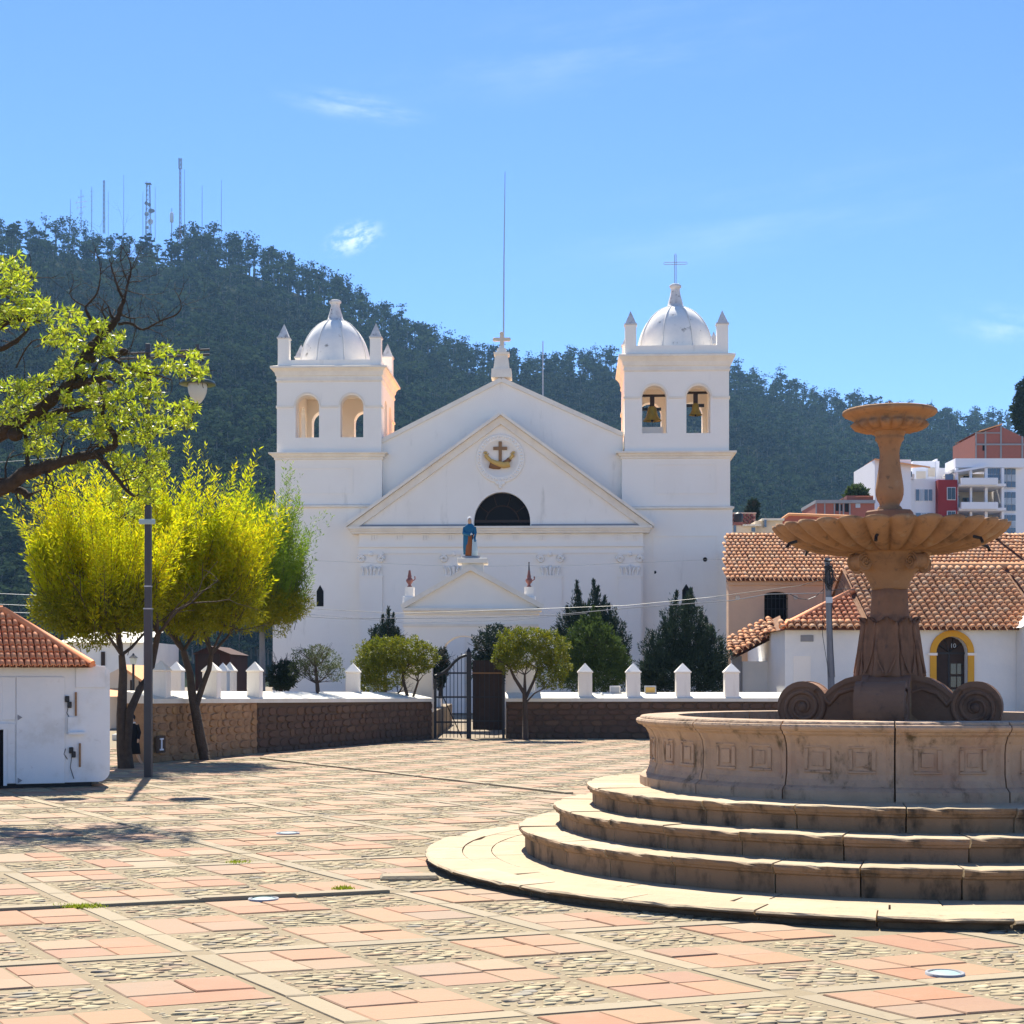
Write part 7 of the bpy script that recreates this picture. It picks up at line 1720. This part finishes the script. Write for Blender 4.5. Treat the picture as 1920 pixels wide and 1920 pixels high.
b = MB(); b.smooth = True; b.tube([(xe+.02, -.3, ez+.05), (xe-1.12, rrun-.28, ez+rris+.06)], .06, 7); b.tube([(xe-1.12, rrun-.28, ez+rris+.06), (-3.9, rrun-.28, ez+rris+.06)], .07, 7); part("hip_tiles", b, NTILE, kk, world=False)

# child in dark clothes standing behind the left trunk
cq = gnd(247, 1434); chd = thing("person", "small figure in black clothes with white collar stepping out behind the dark trunks", "person", cq)
J = {'pel': (0, 0, .44), 'sp': (0, .01, .60), 'ch': (0, 0, .70), 'nk': (0, 0, .77), 'hd': (0, -.01, .83), 'ht': (0, -.01, .90), 'hl': (-.05, 0, .42), 'kl': (-.06, -.02, .23), 'al': (-.06, 0, .035), 'tl': (-.07, -.07, .02),
     'hr': (.05, 0, .42), 'kr': (.09, -.03, .24), 'ar': (.15, .02, .06), 'tr': (.20, -.02, .03), 'sl': (-.09, 0, .73), 'el': (-.12, .01, .58), 'wl': (-.11, -.05, .45), 'fl': (-.11, -.07, .39), 'sr': (.09, 0, .73), 'er': (.13, .0, .58), 'wr': (.13, -.06, .46), 'fr': (.13, -.08, .40)}
E_ = [('pel','sp'),('sp','ch'),('ch','nk'),('nk','hd'),('hd','ht'),('pel','hl'),('hl','kl'),('kl','al'),('al','tl'),('pel','hr'),('hr','kr'),('kr','ar'),('ar','tr'),('ch','sl'),('sl','el'),('el','wl'),('wl','fl'),('ch','sr'),('sr','er'),('er','wr'),('wr','fr')]
Rd = dict(pel=.075, sp=.075, ch=.08, nk=.033, hd=.062, ht=.05, hl=.05, kl=.036, al=.024, tl=.022, hr=.05, kr=.036, ar=.024, tr=.022, sl=.036, el=.027, wl=.019, fl=.018, sr=.036, er=.027, wr=.019, fr=.018)
ks = list(J); me = bpy.data.meshes.new("body"); me.from_pydata([J[k] for k in ks], [(ks.index(a), ks.index(c)) for a, c in E_], []); me.materials.append(SKIN)
bo = link("body", me, chd); sk = bo.modifiers.new("skin", 'SKIN'); sk.use_smooth_shade = True
lay = me.skin_vertices[0] if me.skin_vertices else None
if lay is None:
    me.attributes  # no skin layer yet
try:
    for i, k in enumerate(ks): me.skin_vertices[0].data[i].radius = (Rd[k], Rd[k]); me.skin_vertices[0].data[i].use_root = (k == 'pel')
except Exception as ex: print("skin", ex)
bo.modifiers.new("sub", 'SUBSURF').levels = 1
b = MB(); b.smooth = True; draped(b, [(.16, .20, 0, 0), (.14, .36, 0, 0), (.11, .5, 0, 0), (.12, .66, 0, 0), (.105, .735, 0, 0), (.05, .77, 0, 0)], n=18, fold=.05); b.tube([(-.09, 0, .73), (-.125, .01, .58), (-.11, -.05, .46)], [.045, .04, .03], 8); b.tube([(.09, 0, .73), (.135, 0, .58), (.13, -.06, .47)], [.045, .04, .03], 8); part("coat", b, BLACKC, chd, world=False)
b = MB(); b.smooth = True; b.ball((0, .01, .865), (.068, .07, .068), 10, 7); part("hair", b, BLACKC, chd, world=False)
b = MB(); b.smooth = True; b.lathe([(.055, .755), (.075, .77), (.06, .785), (.045, .78)], 14); part("collar", b, VEIL, chd, world=False)

# utility pole and wires
DU = 43.2; q0, q1 = at(1559, 1300, DU), at(1551, 1046, DU)
up = thing("utility_pole", "slightly leaning grey concrete utility pole with tangled cables before the white house", "utility pole", (q0.x+.03, DU, 0))
b = MB(); b.tube([(q0.x+.03, DU, 0), q0, q1], [.105, .095, .07], 8); part("pole", b, POLE, up)
b = MB(); z = at(0, 1124, DU).z; b.box((q1.x-.06, DU-.12, z-.1), (q1.x+.12, DU-.085, z+.06)); part("meter_box", b, STEEL, up)
b = MB()
for k in range(14):
    ph_ = random.uniform(0, 6.28); rx = random.uniform(.05, .14); rz = random.uniform(.18, .42); c = (at(1553, 1085, DU).x+random.gauss(0, .03), DU-.1+random.gauss(0, .02), at(0, 1082, DU).z)
    b.tube([(c[0]+rx*math.cos(2*PI*i/14), c[1]+random.gauss(0, .006), c[2]+rz*math.sin(2*PI*i/14)) for i in range(15)], .009, 4, cap=False)
for dx in (-.11, .10): b.tube([(q1.x+dx, DU-.06, at(0, 1075, DU).z), (q1.x+dx*1.25, DU-.05, at(0, 1190, DU).z), (q0.x+dx*.7, DU-.1, 1.6)], .009, 4)
part("cable_coil", b, IRON, up)
b = MB(); b.smooth = True
for k, y in enumerate((1052, 1063)): b.tube([(q1.x-.1, DU-.09, at(0, y, DU).z), (q1.x+.1, DU-.09, at(0, y, DU).z)], .03, 6)
part("insulator", b, IRON, up)
def wire(label, pts, r=.008, m=IRON, sag=.0, grp="overhead cables"):
    P = [at(*p) for p in pts]; b = MB(); Q = []
    for i in range(len(P)-1):
        for k in range(8):
            u = k/8; q = P[i].lerp(P[i+1], u); q.z -= sag*4*u*(1-u); Q.append(q)
    Q.append(P[-1]); b.tube(Q, r, 4); o = link("cable", b.mesh("cable", m)); tag(o, label, "cable", grp)
wire("upper dark cable from the utility pole toward the conifers", [(1551, 1084, 43.2), (1500, 1098, 43), (1330, 1120, 43), (1180, 1135, 44), (1000, 1142, 45), (745, 1150, 47), (560, 1140, 50)], .007)
wire("thick pale cable drooping across the porch front and conifers", [(1545, 1112, 43.2), (1440, 1114, 43), (1372, 1126, 43), (1180, 1140, 43), (1040, 1153, 43.5), (900, 1158, 44), (640, 1160, 46), (560, 1155, 48)], .011, POLE)
wire("thin cable just below the thick pale one on the church front", [(1100, 1150, 43), (960, 1163, 44), (760, 1168, 46), (560, 1150, 50)], .005, POLE)
wire("faint high cable crossing the church front at capital height", [(1360, 1048, 60), (1080, 1060, 60), (860, 1062, 60), (560, 1050, 60)], .005, POLE)
wire("short wavy cable left of the utility pole on the pink wall", [(1478, 1112, 43.4), (1497, 1122, 43.4), (1515, 1124, 43.4), (1530, 1118, 43.4), (1545, 1104, 43.3)], .010)
wire("dark cable from the utility pole right behind the fountain stem", [(1553, 1108, 43.2), (1580, 1104, 43.4), (1620, 1107, 43.5), (1660, 1112, 43.8)], .010)
for k, (x0, x1) in enumerate(((1568, 1592), (1575, 1600), (1582, 1604))):
    wire(("first", "second", "third")[k]+" thin drop wire from the left, right of the utility pole", [(1556, 1064, 43.2), (x0, 1090, 43.6), (x1, 1128, 44.2)], .005)
wire("thin cable high at the left edge below the gnarled branch", [(-20, 868, 80), (60, 862, 80), (120, 856, 80)], .009, STEEL)
for k, yy in enumerate((1112, 1132, 1146)):
    wire(("highest", "middle", "lowest")[k]+" of three cables at the left below the hillside scrub", [(-20, yy, 75), (70, yy+4, 75), (160, yy+3, 75)], .010, STEEL)

# ------------------------------------------------------------------ air
hzm = bpy.data.materials.new("haze_air"); hzm.use_nodes = True; t_ = hzm.node_tree; t_.nodes.clear()
vo_ = t_.nodes.new("ShaderNodeVolumePrincipled"); vo_.inputs['Color'].default_value = (.36, .66, 1, 1); vo_.inputs['Density'].default_value = HAZE = .00015; vo_.inputs['Anisotropy'].default_value = 0.0
t_.links.new(vo_.outputs[0], t_.nodes.new("ShaderNodeOutputMaterial").inputs['Volume'])
b = MB(); b.box((-1150, -70, -1.6), (1150, 1500, 330)); hz_o = part("haze", b, hzm, None, kind='stuff'); tag(hz_o, "thin blue haze in the air before the hill", "haze")
